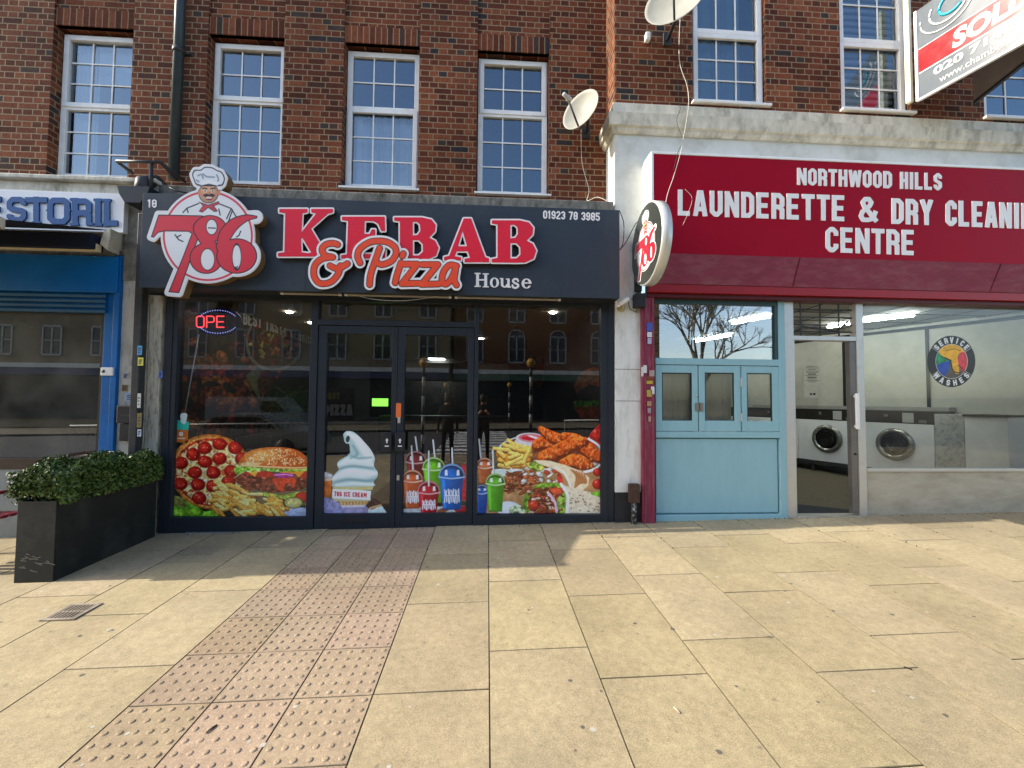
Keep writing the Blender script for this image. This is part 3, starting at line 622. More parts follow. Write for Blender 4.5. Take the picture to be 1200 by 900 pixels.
# ------------------------------------------------------------------ upper walls with windows
def sash(bld, x0, x1, z0, z1, zt, yf, rt, rb, opening, skip_bars=False):
    f = MB(); b = 0.066
    f.box(x0, x0+b, yf, yf+.07, z0, z1, .004); f.box(x1-b, x1, yf, yf+.07, z0, z1, .004)
    f.box(x0+b, x1-b, yf+.001, yf+.069, z1-b, z1, .004); f.box(x0+b, x1-b, yf+.001, yf+.069, z0, z0+b, .004); f.box(x0+b, x1-b, yf+.001, yf+.069, zt-b*.5, zt+b*.5, .004)
    w_ = f.build('window', UPVC, bld)
    def opn(a0, a1, c0, c1):
        s = 0.058; m_ = MB(); y0, y1 = yf-.014, yf+.02
        m_.box(a0, a0+s, y0, y1, c0, c1, .005); m_.box(a1-s, a1, y0, y1, c0, c1, .005); m_.box(a0+s, a1-s, y0+.001, y1, c1-s, c1, .005); m_.box(a0+s, a1-s, y0+.001, y1, c0, c0+s, .005)
        m_.build('opening_sash', UPVC, w_)
    top, bot = (x0+b, x1-b, zt+b*.5, z1-b), (x0+b, x1-b, z0+b, zt-b*.5)
    if 't' in opening: opn(x0+.018, x1-.018, zt, z1-.018)
    if 'b' in opening: opn(x0+.018, x1-.018, z0+.018, zt)
    for (a0, a1, c0, c1), rows, on in ((top, rt, 't' in opening), (bot, rb, 'b' in opening)):
        if on: a0 += .016; a1 -= .016; c0 += .016; c1 -= .016
        p = MB(); p.quad((a0, yf+.034, c0), (a1, yf+.034, c0), (a1, yf+.034, c1), (a0, yf+.034, c1)); p.build('pane', GU, w_)
        m_ = MB()
        for k in (1, 2): x = a0+(a1-a0)*k/3; m_.box(x-.008, x+.008, yf+.022, yf+.032, c0, c1)
        for k in range(1, rows): z = c0+(c1-c0)*k/rows; m_.box(a0, a1, yf+.0225, yf+.0315, z-.008, z+.008)
        m_.build('glazing_bars', UPVC, w_)
    return w_
def room(bld, x0, x1, z0, z1, y0, depth=2.6):
    r = MB(); a, b, c, d = x0-.7, x1+.7, z0-.9, z1+.5; y1 = y0+depth
    r.quad((a, y1, c), (b, y1, c), (b, y1, d), (a, y1, d)); r.quad((a, y0, c), (a, y1, c), (a, y1, d), (a, y0, d)); r.quad((b, y1, c), (b, y0, c), (b, y0, d), (b, y1, d)); r.quad((a, y0, d), (a, y1, d), (b, y1, d), (b, y0, d)); r.quad((a, y0, c), (b, y0, c), (b, y1, c), (a, y1, c))
    return r.build('room', ROOM, bld)
YB = 5.26
kb = thing('brick_building', 'red brick building with four small paned windows above the pizza shop', 'building', (-4, YB, 0.1))
W = [rect(71, 42, 161, 210, YB+.09), rect(249, 52, 335, 218, YB+.09), rect(406, 62, 491, 224, YB+.09), rect(560, 71, 641, 231, YB+.09)]
ZW0 = [w_[2] for w_ in W]; ZW1 = [w_[3] for w_ in W]; z0m = sum(ZW0)/4; z1m = sum(ZW1)/4
W = [(a[0], a[1], z0m+(a[2]-z0m)*.5, z1m+(a[3]-z1m)*.5) for a in W]
WT = [float(at(115, 127, YB+.09)[2]), float(at(290, 119, YB+.09)[2]), float(at(450, 128.5, YB+.09)[2]), float(at(600, 135, YB+.09)[2])]
wb = MB(); holes = [(a[0]-.01, a[1]+.01, a[2]-.02, a[3]+.03) for a in W]
hx = [(-16.0, -14.9), (-13.2, -12.3), (-11.3, -10.4), (-9.5, -8.6), (-7.6, -6.7)]
allh = holes+[(a, b, z0m, z1m) for a, b in hx[1:]]
wallpanel(wb, -18, 1.53, 3.6, 9.4, allh, YB, YB+.24)
wb.quad((-18, YB, 0), (-18, 9, 0), (-18, 9, 9.4), (-18, YB, 9.4)); wb.quad((-18, YB, 9.4), (1.53, YB, 9.4), (1.53, 12, 9.4), (-18, 12, 9.4))
wb.build('brick_wall', BR, kb)
# piers stand 2.5 cm proud of the window bays
pm = MB(); xsP = [-9.0]+[v for a in W for v in (a[0]-.012, a[1]+.012)]+[1.525]
pm2 = []
for i in range(0, len(xsP), 2):
    a, b = xsP[i], xsP[i+1]
    pm.box(a, b, YB-.026, YB-.0005, 3.62, 9.38)
pm.build('brick_pier', BR, kb)
for a in W:
    l = MB(); l.box(a[0]-.010, a[1]+.010, YB-.012, YB+.05, a[3]+.03, a[3]+.25, .003); l.build('brick_lintel', BRS, kb)
for i, a in enumerate(W):
    sash(kb, *a, WT[i], YB+.09, 3 if i == 0 else 2, 3, ('t', 't', 'b', 't')[i]); room(kb, *a, YB+.18)
for a, b in hx[1:]:
    sash(kb, a, b, z0m, z1m, WT[0], YB+.09, 2, 3, 't'); room(kb, a, b, z0m, z1m, YB+.18)
s_ = MB(); s_.box(-3.72, 1.49, 4.84, YB+.02, 3.70, float(at(560, 230, 4.84)[2]), .012); s_.build('parapet_ledge', STONED, kb)
s_ = MB(); zc = float(at(80, 208, 4.86)[2]); s_.box(-14, -3.72, 4.80, YB+.02, zc-.05, zc, .01); s_.box(-14, -3.72, 4.86, YB+.02, zc-.2, zc-.051, .008); s_.build('shop_cornice', STONE, kb)
for a in (W[2], W[3]):
    q = MB(); q.box(a[0]-.03, a[1]+.04, YB-.06, YB+.12, a[2]-.045, a[2]-.02, .004); q.build('window_sill', UPVC, kb)
# curtains
def curtain(x0, x1, z0, z1, y, name, label, cat, mat, amp=.02, n=40, group=None):
    bm_ = MB(); pts = [(x0+(x1-x0)*i/n, y+amp*math.sin(i*1.15+math.sin(i*.7)*1.5)) for i in range(n+1)]
    for i in range(n): bm_.quad((pts[i][0], pts[i][1], z0), (pts[i+1][0], pts[i+1][1], z0), (pts[i+1][0], pts[i+1][1], z1), (pts[i][0], pts[i][1], z1))
    return tag(bm_.build(name, mat, None, True, origin=((x0+x1)/2, y, z0)), label, cat, group)
NET = pmat('net_fabric', (0.80, 0.82, 0.82), 0.9, var=0.08); DRK = pmat('teal_curtain', (0.16, 0.26, 0.30), 0.9, var=0.1)
a = W[2]; curtain(a[0]+.05, a[1]-.05, a[2]+.05, WT[2]-.02, YB+.22, 'net_curtain', 'white net curtain behind the lower half of the third brick building window', 'curtain', NET)
a = W[0]; curtain(a[0]+.04, a[0]+.30, a[2]+.05, a[3]-.05, YB+.24, 'side_curtain', 'pale curtain drawn to the left side of the window above the blue shop', 'curtain', NET)
a = W[0]; curtain(a[0]+.31, a[1]-.04, a[3]-.52, a[3]-.04, YB+.22, 'roller_blind', 'pale blind pulled part way down in the window above the blue shop', 'blind', NET, 0.0, 2)
a = W[1]; b_ = MB(); b_.lathe([(0.0, 0), (.05, 0), (.09, -.10), (.085, -.1), (.0, -.02)], (a[1]-.27, YB+1.0, WT[1]-.06)); b_.tube([(a[1]-.27, YB+1.0, WT[1]-.06), (a[1]-.27, YB+1.0, WT[1]+.9)], .006)
tag(b_.build('pendant_lamp', WPAINT, None, origin=(a[1]-.27, YB+1.0, WT[1]-.06)), 'small white hanging lamp inside the second upper window', 'lamp')
# launderette building, stepped forward
YL = 4.87
lb = thing('launderette_building', 'red brick building with a stone cornice and pale frieze over the launderette', 'building', (6, YL, 0.1))
R1, R2, R3 = rect(810, -52, 893, 125, YL+.05), rect(981, -44, 1059, 134, YL+.05), rect(1146, -35, 1236, 142, YL+.05)
zl0 = (R1[2]+R2[2]+R3[2])/3; zl1 = (R1[3]+R2[3]+R3[3])/3; zlt = float(at(850, 41, YL+.05)[2])
RW = [(r[0], r[1], zl0, zl1) for r in (R1, R2, R3)]; RW.append((RW[2][1]+.9, RW[2][1]+1.8, zl0, zl1))
zcor = float(at(900, 131, YL)[2]); XC = 1.512
wb = MB(); wallpanel(wb, XC, 14, zcor-.02, 9.4, [(a-.008, b+.008, c-.01, d+.02) for a, b, c, d in RW], YL, YL+.24)
wb.quad((XC, YB+.3, zcor-.02), (XC, YL, zcor-.02), (XC, YL, 9.4), (XC, YB+.3, 9.4)); wb.quad((XC, YL, 9.4), (14, YL, 9.4), (14, 12, 9.4), (XC, 12, 9.4)); wb.quad((14, YL, 0), (14, 12, 0), (14, 12, 9.4), (14, YL, 9.4))
wb.build('brick_wall', BR, lb)
for a in RW:
    sash(lb, *a, zlt, YL+.05, 2, 3, 'tb'); room(lb, *a, YL+.14)
    q = MB(); q.box(a[0]-.03, a[1]+.05, YL-.05, YL+.07, a[2]-.03, a[2], .004); q.build('window_sill', UPVC, lb)
a = RW[0]; curtain(a[0]+.04, a[1]-.2, a[2]+.05, a[3]-.05, YL+.2, 'teal_curtain', 'blue green curtain in the launderette building window nearest the satellite dish', 'curtain', DRK)
a = RW[1]; b_ = MB(); n = 22
for i in range(n): z = a[2]+.06+i*(a[3]-a[2]-.1)/n; b_.box(a[0]+.05, a[1]-.05, YL+.17, YL+.19, z, z+.045)
tag(b_.build('slatted_blind', pmat('grey_blind', (0.35, 0.36, 0.38), 0.7), None, origin=(a[0]+.3, YL+.18, a[2])), 'grey slatted blind in the window beside the estate agent board', 'blind')
# cornice: stepped moulding with a return at the left corner
def cornice_prof(p, z0, z1, nm, mat):
    m_ = MB(); m_.box(XC-p, 14, YL-p, YB, z0, z1, .006); m_.build(nm, mat, lb)
zc1 = zcor; zc2 = float(at(900, 144, YL-.03)[2]); zc3 = float(at(900, 154, YL-.1)[2]); zc4 = float(at(900, 163, YL-.04)[2])
cornice_prof(.030, zc2, zc1, 'cornice', STONE)
m_ = MB()
prof = [(0.0, zc4), (0.03, zc4), (.05, zc4+.025), (.055, zc3), (.085, zc3+.01), (.095, zc2-.035), (.10, zc2-.001), (0.0, zc2-.001)]
for ax in (0,):
    vs = []
    for (p, z) in prof:
        vs.append([m_.bm.verts.new(v) for v in ((XC-p, YB, z), (XC-p, YL-p, z), (14, YL-p, z))])
    for i in range(len(vs)-1):
        for k in range(2): m_.bm.faces.new((vs[i][k], vs[i][k+1], vs[i+1][k+1], vs[i+1][k]))
m_.build('cornice_moulding', STONE, lb)
YR = YL  # frieze plane
m_ = MB(); m_.box(XC+.002, 14, YL+.001, YL+.2, 3.55, zc4+.01); m_.box(XC, XC+.31, YL, YL+.35, 0.0, 3.60, .004); m_.box(XC, XC+.1, YL-.001, YB, 3.6, zc4+.005)
m_.build('frieze', WHITEO, lb)
# ------------------------------------------------------------------ pilaster between the shops, its base and things on it
t = thing('white_pilaster', 'narrow white painted pilaster with black base between the pizza shop and the launderette', 'pilaster', (1.66, YL, gz(1.6, YL)))
xp0, xp1, _, _ = rect(721, 400, 752, 500, YL-.02); zb = float(at(735, 577, YL-.02)[2])
m_ = MB(); z_a = float(at(735, 433, YL)[2]); z_b = float(at(735, 470, YL)[2])
m_.box(xp0, xp1, YL-.02, YL+.1, zb, z_b-.003, .003); m_.box(xp0, xp1, YL-.021, YL+.1, z_b+.003, z_a-.003, .003); m_.box(xp0, xp1, YL-.02, YL+.1, z_a+.003, 3.55, .003); m_.build('shaft', WHITEP, t)
m_ = MB(); m_.box(xp0-.002, xp1-.001, YL-.019, YL+.1, 0, zb-.002, .003); m_.build('base', pmat('black_masonry_paint', (0.025, 0.025, 0.026), 0.7, var=0.3, bump=0.4), t)
t = thing('capped_pipe', 'short rusty brown capped pipe stub standing at the foot of the white pilaster', 'pipe', (1.72, 4.8, gz(1.7, 4.8)))
xq0, xq1, zq0, zq1 = rect(737, 567, 749, 589, 4.79)
m_ = MB(); m_.box(xq0, xq1, 4.76, 4.83, zq0, zq1, .008); m_.build('cap', pmat('rusty_brown', (0.07, 0.035, 0.025), 0.8, var=0.4, scale=30, bump=0.5), t)
m_ = MB(); m_.tube([((xq0+xq1)/2, 4.795, gz(1.7, 4.8)-.01), ((xq0+xq1)/2, 4.795, zq0+.01)], .032); m_.build('stub', pmat('peeling_paint', (0.03, 0.03, 0.03), 0.7, var=0.3, dirt=(0.5, 0.48, 0.42), damt=0.9, dscale=25), t)
# left pilaster with pipe
t = thing('peeling_pilaster', 'peeling white pilaster with torn stickers between the blue shop and the pizza shop', 'pilaster', (-4.0, 4.87, 0.1))
xa, xb, _, _ = rect(139, 400, 163, 500, 4.87)
m_ = MB(); m_.box(xa, xb+.02, 4.87, 5.3, 0.0, zc-.2, .004); m_.build('shaft', pmat('grimy_white', (0.50, 0.49, 0.44), 0.7, var=0.1, bump=0.3, dirt=(0.16, 0.14, 0.11), damt=0.6, dscale=5, stretch=(2, 2, .8)), t)
xc_, xd_, _, _ = rect(172, 400, 187, 500, 4.87); zc_t = 2.74
m_ = MB(); m_.box(xc_, xd_, 4.865, 5.0, 0.02, zc_t, .006); m_.box(xc_-.03, xc_-.005, 4.86, 5.0, .02, zc_t, .003); tag(m_.build('timber_upright', CREAM, None, origin=(xc_, 4.86, .1)), 'peeling cream timber upright left of the dark pizza shop frame', 'timber post')
t = thing('rainwater_pipe', 'black rainwater pipe with hopper head running down beside the pizza shop sign', 'drainpipe', (-3.78, 4.8, 0.1))
xh = float(at(165, 380, 4.80)[0])
m_ = MB(); m_.box(xh-.04, xh+.04, 4.75, 4.84, .1, 3.62, .008); m_.build('pipe', DARKM, t)
hz1 = float(at(158, 222, 4.74)[2]); hz0 = float(at(158, 241, 4.74)[2])
m_ = MB(); pr = [(-.08, 0), (.06, 0), (.12, .55), (.14, 1), (-.15, 1), (-.13, .5)]
m_.prism([(xh-.02+p*1.15, hz0+(hz1-hz0)*q) for p, q in pr], 'y', 4.66, 4.86); m_.build('hopper', ANTH, t)
m_ = MB(); zt = float(at(160, 206, 4.9)[2]); xt = float(at(172, 215, 4.95)[0])
m_.tube([(xh-.02, 4.76, hz1-.05), (xh-.02, 4.78, hz1+.10), (xh+.01, 4.9, hz1+.18), (xt+.1, 5.05, hz1+.17)], .075, 14); m_.build('swan_neck', DARKM, t)
t = thing('downpipe', 'dark grey round downpipe fixed to the brick wall between the two left windows', 'drainpipe', (-3.9, 5.15, 4.0))
px0, _, _, zr0 = rect(203, 208, 214, 212, 5.17); px1 = float(at(207, 120, 5.17)[0])
m_ = MB(); m_.tube([(px1, 5.17, 9.3), (px1, 5.17, zr0-.02)], .055, 16); m_.build('pipe', pmat('grey_green_pipe', (0.035, 0.05, 0.055), 0.35, var=0.1), t)
for py in (60, -30):
    z = float(at(210, py, 5.17)[2]); m_ = MB(); m_.lathe([(.055, -.03), (.064, -.03), (.064, .03), (.055, .03)], (px1, 5.17, z), seg=16); m_.box(px1-.02, px1+.11, 5.19, 5.23, z-.012, z+.012, .003); m_.build('pipe_collar', DARKM, t)
# old iron bracket frame on the ledge
t = thing('iron_bracket', 'rusty black iron railing frame on the ledge above the hopper head', 'bracket', (-4.0, 4.9, 3.8))
def P3(px, py, y): return tuple(float(v) for v in at(px, py, y))
m_ = MB(); m_.tube([P3(137, 189, 4.75), P3(188, 190, 4.75), P3(207, 210, 5.0)], .018, 8); m_.tube([P3(137, 189, 4.75), P3(155, 203, 5.05)], .018, 8); m_.tube([P3(177, 190, 4.76), P3(177, 225, 4.76)], .02, 8); m_.tube([P3(188, 190, 4.75), P3(217, 213, 5.15)], .016, 8); m_.build('bars', DARKM, t)
m_ = MB(); pts = [P3(190, 215, 4.78), P3(205, 223, 4.72), P3(222, 227, 4.74), P3(235, 226, 4.8)]; m_.tube(pts, .008, 6); m_.build('loose_cable', BLACKP, t)
# ------------------------------------------------------------------ the pizza shop front
YS, YG = 4.87, 4.925
sf = thing('shopfront', 'anthracite framed glass shopfront of the kebab and pizza shop', 'shopfront', (-1, YS, 0.13))
def zy(py, Y=YS, px=460): return float(at(px, py, Y)[2])
def xx(px, Y=YS, py=480): return float(at(px, py, Y)[0])
ztop = 2.80; xL, xGl, xM1, xM2, xD0, xD1, xM3, xGr, xR = -3.60, xx(204.5), xx(361.5), xx(370), xx(371.5), xx(555.5), xx(559.8), xx(704.5), xx(720)-.005
zBot = zy(604.2, px=560); zSill0 = 0.09
m_ = MB(); bv = .004
m_.box(xL, xGl, YS, YS+.10, .05, ztop, bv); m_.box(xL+.06, xL+.075, YS-.008, YS, .06, ztop); m_.box(xM1, xM2, YS, YS+.10, .07, ztop, bv); m_.box(xD1, xM3, YS, YS+.10, .1, ztop, bv); m_.box(xGr, xR, YS, YS+.10, .1, ztop, bv)
m_.box((xGr+xR)/2-.004, (xGr+xR)/2+.004, YS-.006, YS, .12, ztop)
m_.box(xGl, xM1, YS+.002, YS+.098, .05, zBot, bv); m_.box(xM3, xGr, YS+.002, YS+.098, .1, zBot, bv)
zH = zy(354, px=460); m_.box(xGl, xM1, YS+.002, YS+.098, zH, ztop); m_.box(xM2, xD1, YS+.002, YS+.098, zH, ztop); m_.box(xM3, xGr, YS+.002, YS+.098, zH, ztop)
zT0, zT1 = zy(382), zy(375.5); m_.box(xM2, xD1, YS+.001, YS+.099, zT0, zT1, bv)
m_.build('frame', ANTH, sf)
def pane(nm, x0, x1, z0, z1, y, mat, par):
    q = MB(); q.quad((x0, y, z0), (x1, y, z0), (x1, y, z1), (x0, y, z1)); return q.build(nm, mat, par)
pane('glass_pane', xGl, xM1, zBot, zH, YG, GK, sf); pane('glass_pane', xM3, xGr, zBot, zH, YG, GK, sf); pane('transom_pane', xM2, xD1, zT1, zH, YG, GK, sf)
m_ = MB(); m_.box(xL+.3, xR, YS-.03, YS+.12, .04, .11); m_.build('threshold', ALU, sf)
xmid = xx(464.7); zD0 = .125; zG0 = zy(602); zG1 = zy(391.7)
for a, b, g0, g1, hs in ((xM2+.006, xmid-.003, xx(380.5), xx(458), 1), (xmid+.003, xD1-.006, xx(473), xx(547.5), -1)):
    m_ = MB(); y0, y1 = YS+.012, YS+.075
    m_.box(a, g0, y0, y1, zD0, zT0-.006, bv); m_.box(g1, b, y0, y1, zD0, zT0-.006, bv); m_.box(g0, g1, y0+.001, y1, zD0, zG0, bv); m_.box(g0, g1, y0+.001, y1, zG1, zT0-.006, bv)
    d = m_.build('door', ANTH, sf)
    pane('door_glass', g0, g1, zG0, zG1, YG, GK, d)
    hx_ = (xmid-.085, xmid-.012) if hs == 1 else (xmid+.012, xmid+.09)
    hx_ = (xx(450), xx(460.5)) if hs == 1 else (xx(464.8), xx(476))
    m_ = MB(); z0, z1 = zy(529), zy(506.5); m_.box(hx_[0], hx_[1], YS-.045, YS-.018, z0, z1, .006); m_.box(hx_[0]+.02, hx_[1]-.02, YS-.018, YS+.012, z0+.03, z1-.03); h_ = m_.build('handle', BLACKP, d)
    cxh = (hx_[0]+hx_[1])/2; zz = (z0+z1)/2
    m_ = MB(); m_.prism([(cxh, zz+.045), (cxh-.018, zz+.02), (cxh-.008, zz+.02), (cxh-.008, zz-.01), (cxh+.008, zz-.01), (cxh+.008, zz+.02), (cxh+.018, zz+.02)], 'y', YS-.0485, YS-.0455); m_.box(cxh-.022, cxh+.022, YS-.0485, YS-.0455, zz-.05, zz-.038); m_.build('push_mark', WPAINT, h_)
    if hs == 1:
        m_ = MB(); q = rect(398, 607, 431, 613, YS); m_.box(q[0], q[1], YS+.004, YS+.0115, q[2], q[3], .002); m_.build('letter_slot', BLACKP, d)
    else:
        m_ = MB(); q = rect(465, 557, 468, 563, YS); m_.box(q[0], q[1], YS+.0, YS+.0115, q[2], q[3], .003); q = rect(466, 489, 469, 496, YS); m_.box(q[0], q[1], YS, YS+.0115, q[2], q[3], .003); m_.build('lock', ALU, d)
t = tag(None or (lambda q: (MB().box(q[0], q[1], YS+.0085, YS+.0115, q[2], q[3], .001)).build('orange_notice', pmat('orange_sticker', (0.75, 0.16, 0.04), 0.4), None, origin=(q[0], YS, q[2])))(rect(463.8, 472.5, 469.8, 489.5, YS)), 'small orange notice stuck between the shop doors', 'sticker')
# ------------------------------------------------------------------ fascia sign
YF = 4.60
zs0 = (float(at(400, 343, YF)[2])+float(at(163, 338, YF)[2])+float(at(727, 348, YF)[2]))/3; zs1 = (float(at(167, 226.7, YF)[2])+float(at(400, 235, YF)[2])+float(at(725, 245, YF)[2]))/3
xs0, xs1 = float(at(165, 285, YF)[0]), float(at(726, 297, YF)[0])
sg = thing('shop_sign', 'dark grey kebab and pizza house fascia sign with raised red lettering', 'sign', ((xs0+xs1)/2, YF, zs0))
m_ = MB(); m_.box(xs0, xs1, YF, YF+.004, zs0, zs1, .0015); m_.build('panel', ANTHS, sg)
m_ = MB()
for _x in (-1.98, -.18): m_.box(_x-.0012, _x+.0012, YF-.0012, YF-.0002, zs0+.002, zs1-.002)
m_.build('panel_seam', BLACKP, sg)
m_ = MB(); m_.box(xs0+.004, xs1-.004, YF+.004, YS+.02, zs0+.002, zs1-.004); m_.build('sign_box', ANTH, sg)
zu = zs0-.012
t = thing('light_strip', 'long thin white light fitting under the dark fascia above the shop doors', 'light', (-1, 4.72, zu))
for i, (a, b) in enumerate(((405, 528), (534, 656), (330, 399))):
    x0, x1 = float(at(a, 346, 4.70)[0]), float(at(b, 346, 4.70)[0]); m_ = MB(); m_.box(x0, x1, 4.69, 4.715, zs0-.016, zs0+.002, .003); m_.build('tube_cover', pmat('cloudy_plastic', (0.42, 0.38, 0.32), 0.4), t)
    m_ = MB(); m_.box(x1-.02, x1+.01, 4.686, 4.719, zs0-.019, zs0+.002, .003); m_.box(x0-.01, x0+.02, 4.686, 4.719, zs0-.019, zs0+.002, .003); m_.build('end_cap', WPAINT, t)
RED = pmat('red_letter_acrylic', (0.72, 0.012, 0.035), 0.25, var=0.04, scale=4); WHA = pmat('white_acrylic', (0.80, 0.79, 0.78), 0.3, var=0.03)
ORG = pmat('orange_acrylic', (0.80, 0.075, 0.025), 0.25, var=0.04); OUTL = pmat('black_outline', (0.03, 0.012, 0.012), 0.35); RETN = pmat('dark_letter_side', (0.03, 0.022, 0.018), 0.4)
# slab serif letters, traced in the 3.75x crop whose origin is (320, 230)
def CP(L): return [(320+x/3.75, 230+y/3.75) for x, y in L]
Bo = [(533, 93), (655, 93), (695, 102), (714, 125), (711, 155), (684, 182), (712, 196), (727, 226), (716, 260), (680, 277), (640, 278), (533, 277), (533, 263), (558, 258), (558, 110), (533, 106)]
Bh = [[(613, 112), (632, 111), (646, 124), (648, 152), (636, 170), (613, 173)], [(613, 192), (640, 192), (658, 210), (659, 243), (642, 260), (613, 261)]]
def sh(L, dx, dy): return [(x+dx, y+dy) for x, y in L]
KEB = {
 'K': ([[(28, 56), (150, 56), (150, 70), (128, 74), (124, 160), (190, 75), (168, 70), (168, 56), (262, 56), (262, 70), (240, 76), (166, 142), (228, 246), (250, 250), (250, 264), (150, 264), (150, 251), (168, 247), (128, 180), (122, 188), (124, 246), (150, 250), (150, 264), (22, 264), (22, 250), (50, 246), (54, 74), (28, 70)]], []),
 'E': ([[(303, 90), (490, 90), (492, 152), (476, 152), (462, 120), (440, 108), (402, 108), (400, 166), (424, 166), (434, 146), (448, 146), (448, 212), (434, 212), (424, 188), (398, 188), (396, 254), (440, 254), (466, 240), (482, 205), (496, 205), (492, 273), (300, 273), (300, 259), (325, 255), (330, 108), (303, 104)]], []),
 'B': ([Bo], Bh), 'A': ([[(838, 98), (870, 98), (932, 268), (949, 273), (949, 289), (842, 289), (842, 275), (866, 271), (856, 241), (806, 241), (798, 264), (826, 268), (826, 281), (752, 281), (752, 267), (774, 262)]], [[(833, 148), (853, 220), (812, 220)]]),
 'B2': ([sh(Bo, 429, 13)], [sh(h, 429, 13) for h in Bh])}
def letter_field(outs, holes):
    outs = [CP(o) for o in outs]; holes = [CP(h) for h in holes]
    def f(X, Y):
        D = np.full(X.shape, 1e9)
        for o in outs: D = np.minimum(D, poly_d(X, Y, o))
        for h in holes: D = np.maximum(D, -poly_d(X, Y, h))
        return D
    return f
for k, (o_, h_) in KEB.items():
    f = letter_field(o_, h_); P = [p for q in o_ for p in CP(q)]; bx = (min(p[0] for p in P)-4, min(p[1] for p in P)-4, max(p[0] for p in P)+4, max(p[1] for p in P)+4)
    L_ = solid(f, bx, YF-.062, .060, 'letter', RETN, sg, level=1.7); solid(f, bx, YF-.066, .004, 'letter_border', WHA, L_, level=1.9); solid(f, bx, YF-.070, .004, 'letter_face', RED, L_, level=0.15)
AMP = [[(283, 212), (262, 206), (232, 212), (215, 232), (226, 258), (262, 268)], [(255, 266), (212, 276), (183, 305), (180, 350), (205, 382), (250, 378), (284, 345), (296, 305)], [(250, 305), (285, 318), (326, 296)]]
PIZ = {'P': [[(382, 292), (371, 262), (384, 228), (430, 200), (490, 198), (532, 220), (540, 252), (520, 284), (478, 300), (452, 288)], [(468, 228), (446, 290), (428, 345), (424, 388)]],
 'i': [[(562, 292), (546, 340), (536, 380)], [(572, 252), (568, 262)]], 'z': [[(572, 298), (634, 298), (566, 384), (640, 382)]], 'z2': [[(655, 300), (724, 300), (652, 387), (728, 385)]],
 'a': [[(806, 306), (776, 302), (750, 330), (742, 372), (760, 386), (784, 360), (802, 318), (796, 366), (806, 390)]]}
def stroke_field(paths, r, smooth=True):
    pp = [[(320+x/3.75, 230+y/3.75) for x, y in (curve_pts(p, 6) if smooth and len(p) > 2 else p)] for p in paths]
    return lambda X, Y: np.minimum.reduce([stroke_d(X, Y, p, r, False) for p in pp])
for k, pa in [('&', AMP)]+list(PIZ.items()):
    f = stroke_field(pa, 3.3, k not in ('z', 'z2')); P = [(320+x/3.75, 230+y/3.75) for q in pa for x, y in q]; bx = (min(p[0] for p in P)-9, min(p[1] for p in P)-9, max(p[0] for p in P)+9, max(p[1] for p in P)+9)
    j = {'i': .0006, 'z': .0012, 'z2': .0018, 'a': .0024}.get(k, 0)
    L_ = solid(f, bx, YF-.085-j, .083+j, 'letter', RETN, sg, level=3.0); solid(f, bx, YF-.089-j, .004, 'letter_border', WHA, L_, level=3.2); solid(f, bx, YF-.092-j, .003, 'letter_outline', OUTL, L_, level=0.7); solid(f, bx, YF-.095-j, .003, 'letter_face', ORG, L_, level=-0.1)
# serif "House", drawn with strokes and serifs in the same crop
def serif_house(X, Y):
    U = (X-320)*3.75; V = (Y-230)*3.75; D = np.full(X.shape, 1e9)
    def bx(x0, y0, x1, y1):
        q0 = np.abs(U-(x0+x1)/2)-(x1-x0)/2; q1 = np.abs(V-(y0+y1)/2)-(y1-y0)/2; return np.maximum(q0, q1)
    def ring(cx, cy, ro, rv, ri, rj): return np.maximum(np.hypot((U-cx)/ro, (V-cy)/rv)-1, 1-np.hypot((U-cx)/ri, (V-cy)/rj))*min(ro, rv)*.8
    L = [bx(892, 338, 905, 396), bx(928, 340, 941, 398), bx(900, 364, 932, 370), bx(885, 336, 912, 341), bx(921, 338, 948, 343), bx(885, 393, 912, 398), bx(921, 395, 948, 400)]
    L += [ring(973, 379, 20, 22, 9, 18)]
    L += [bx(1001, 360, 1012, 392), bx(996, 359, 1010, 363), bx(1029, 362, 1040, 400), bx(1023, 361, 1036, 365), bx(1029, 396, 1046, 401), np.maximum(ring(1018, 386, 17, 15, 6, 9), -(V-386))]
    L += [stroke_d(U, V, curve_pts([(1077, 372), (1072, 364), (1060, 364), (1054, 372), (1062, 381), (1074, 386), (1078, 394), (1068, 402), (1056, 400), (1052, 391)], 5), 4.2, False)]
    L += [np.maximum(ring(1114, 383, 22, 22, 10, 18), -np.maximum(np.maximum(384-V, V-393), 1114-U)), bx(1100, 378, 1134, 383)]
    return np.minimum.reduce(L)/3.75
solid(serif_house, (553, 316, 627, 340), YF-.012, .012, 'house_lettering', WHA, sg, step=0.2)
for i, (c, f, bx) in enumerate(word_fields('01923 78 3985', 636.5, 703, 246.5, 249.3, 9.6, 0.085, 0.16)): solid(f, bx, YF-.003, .003, 'number_lettering', WHA, sg, step=0.2, tol=.0004)
for i, (c, f, bx) in enumerate(word_fields('18', 173, 183.5, 233.6, 233.9, 9.4, 0.09, 0.2)): solid(f, bx, YF-.003, .003, 'number_lettering', WHA, sg, step=0.2, tol=.0004)
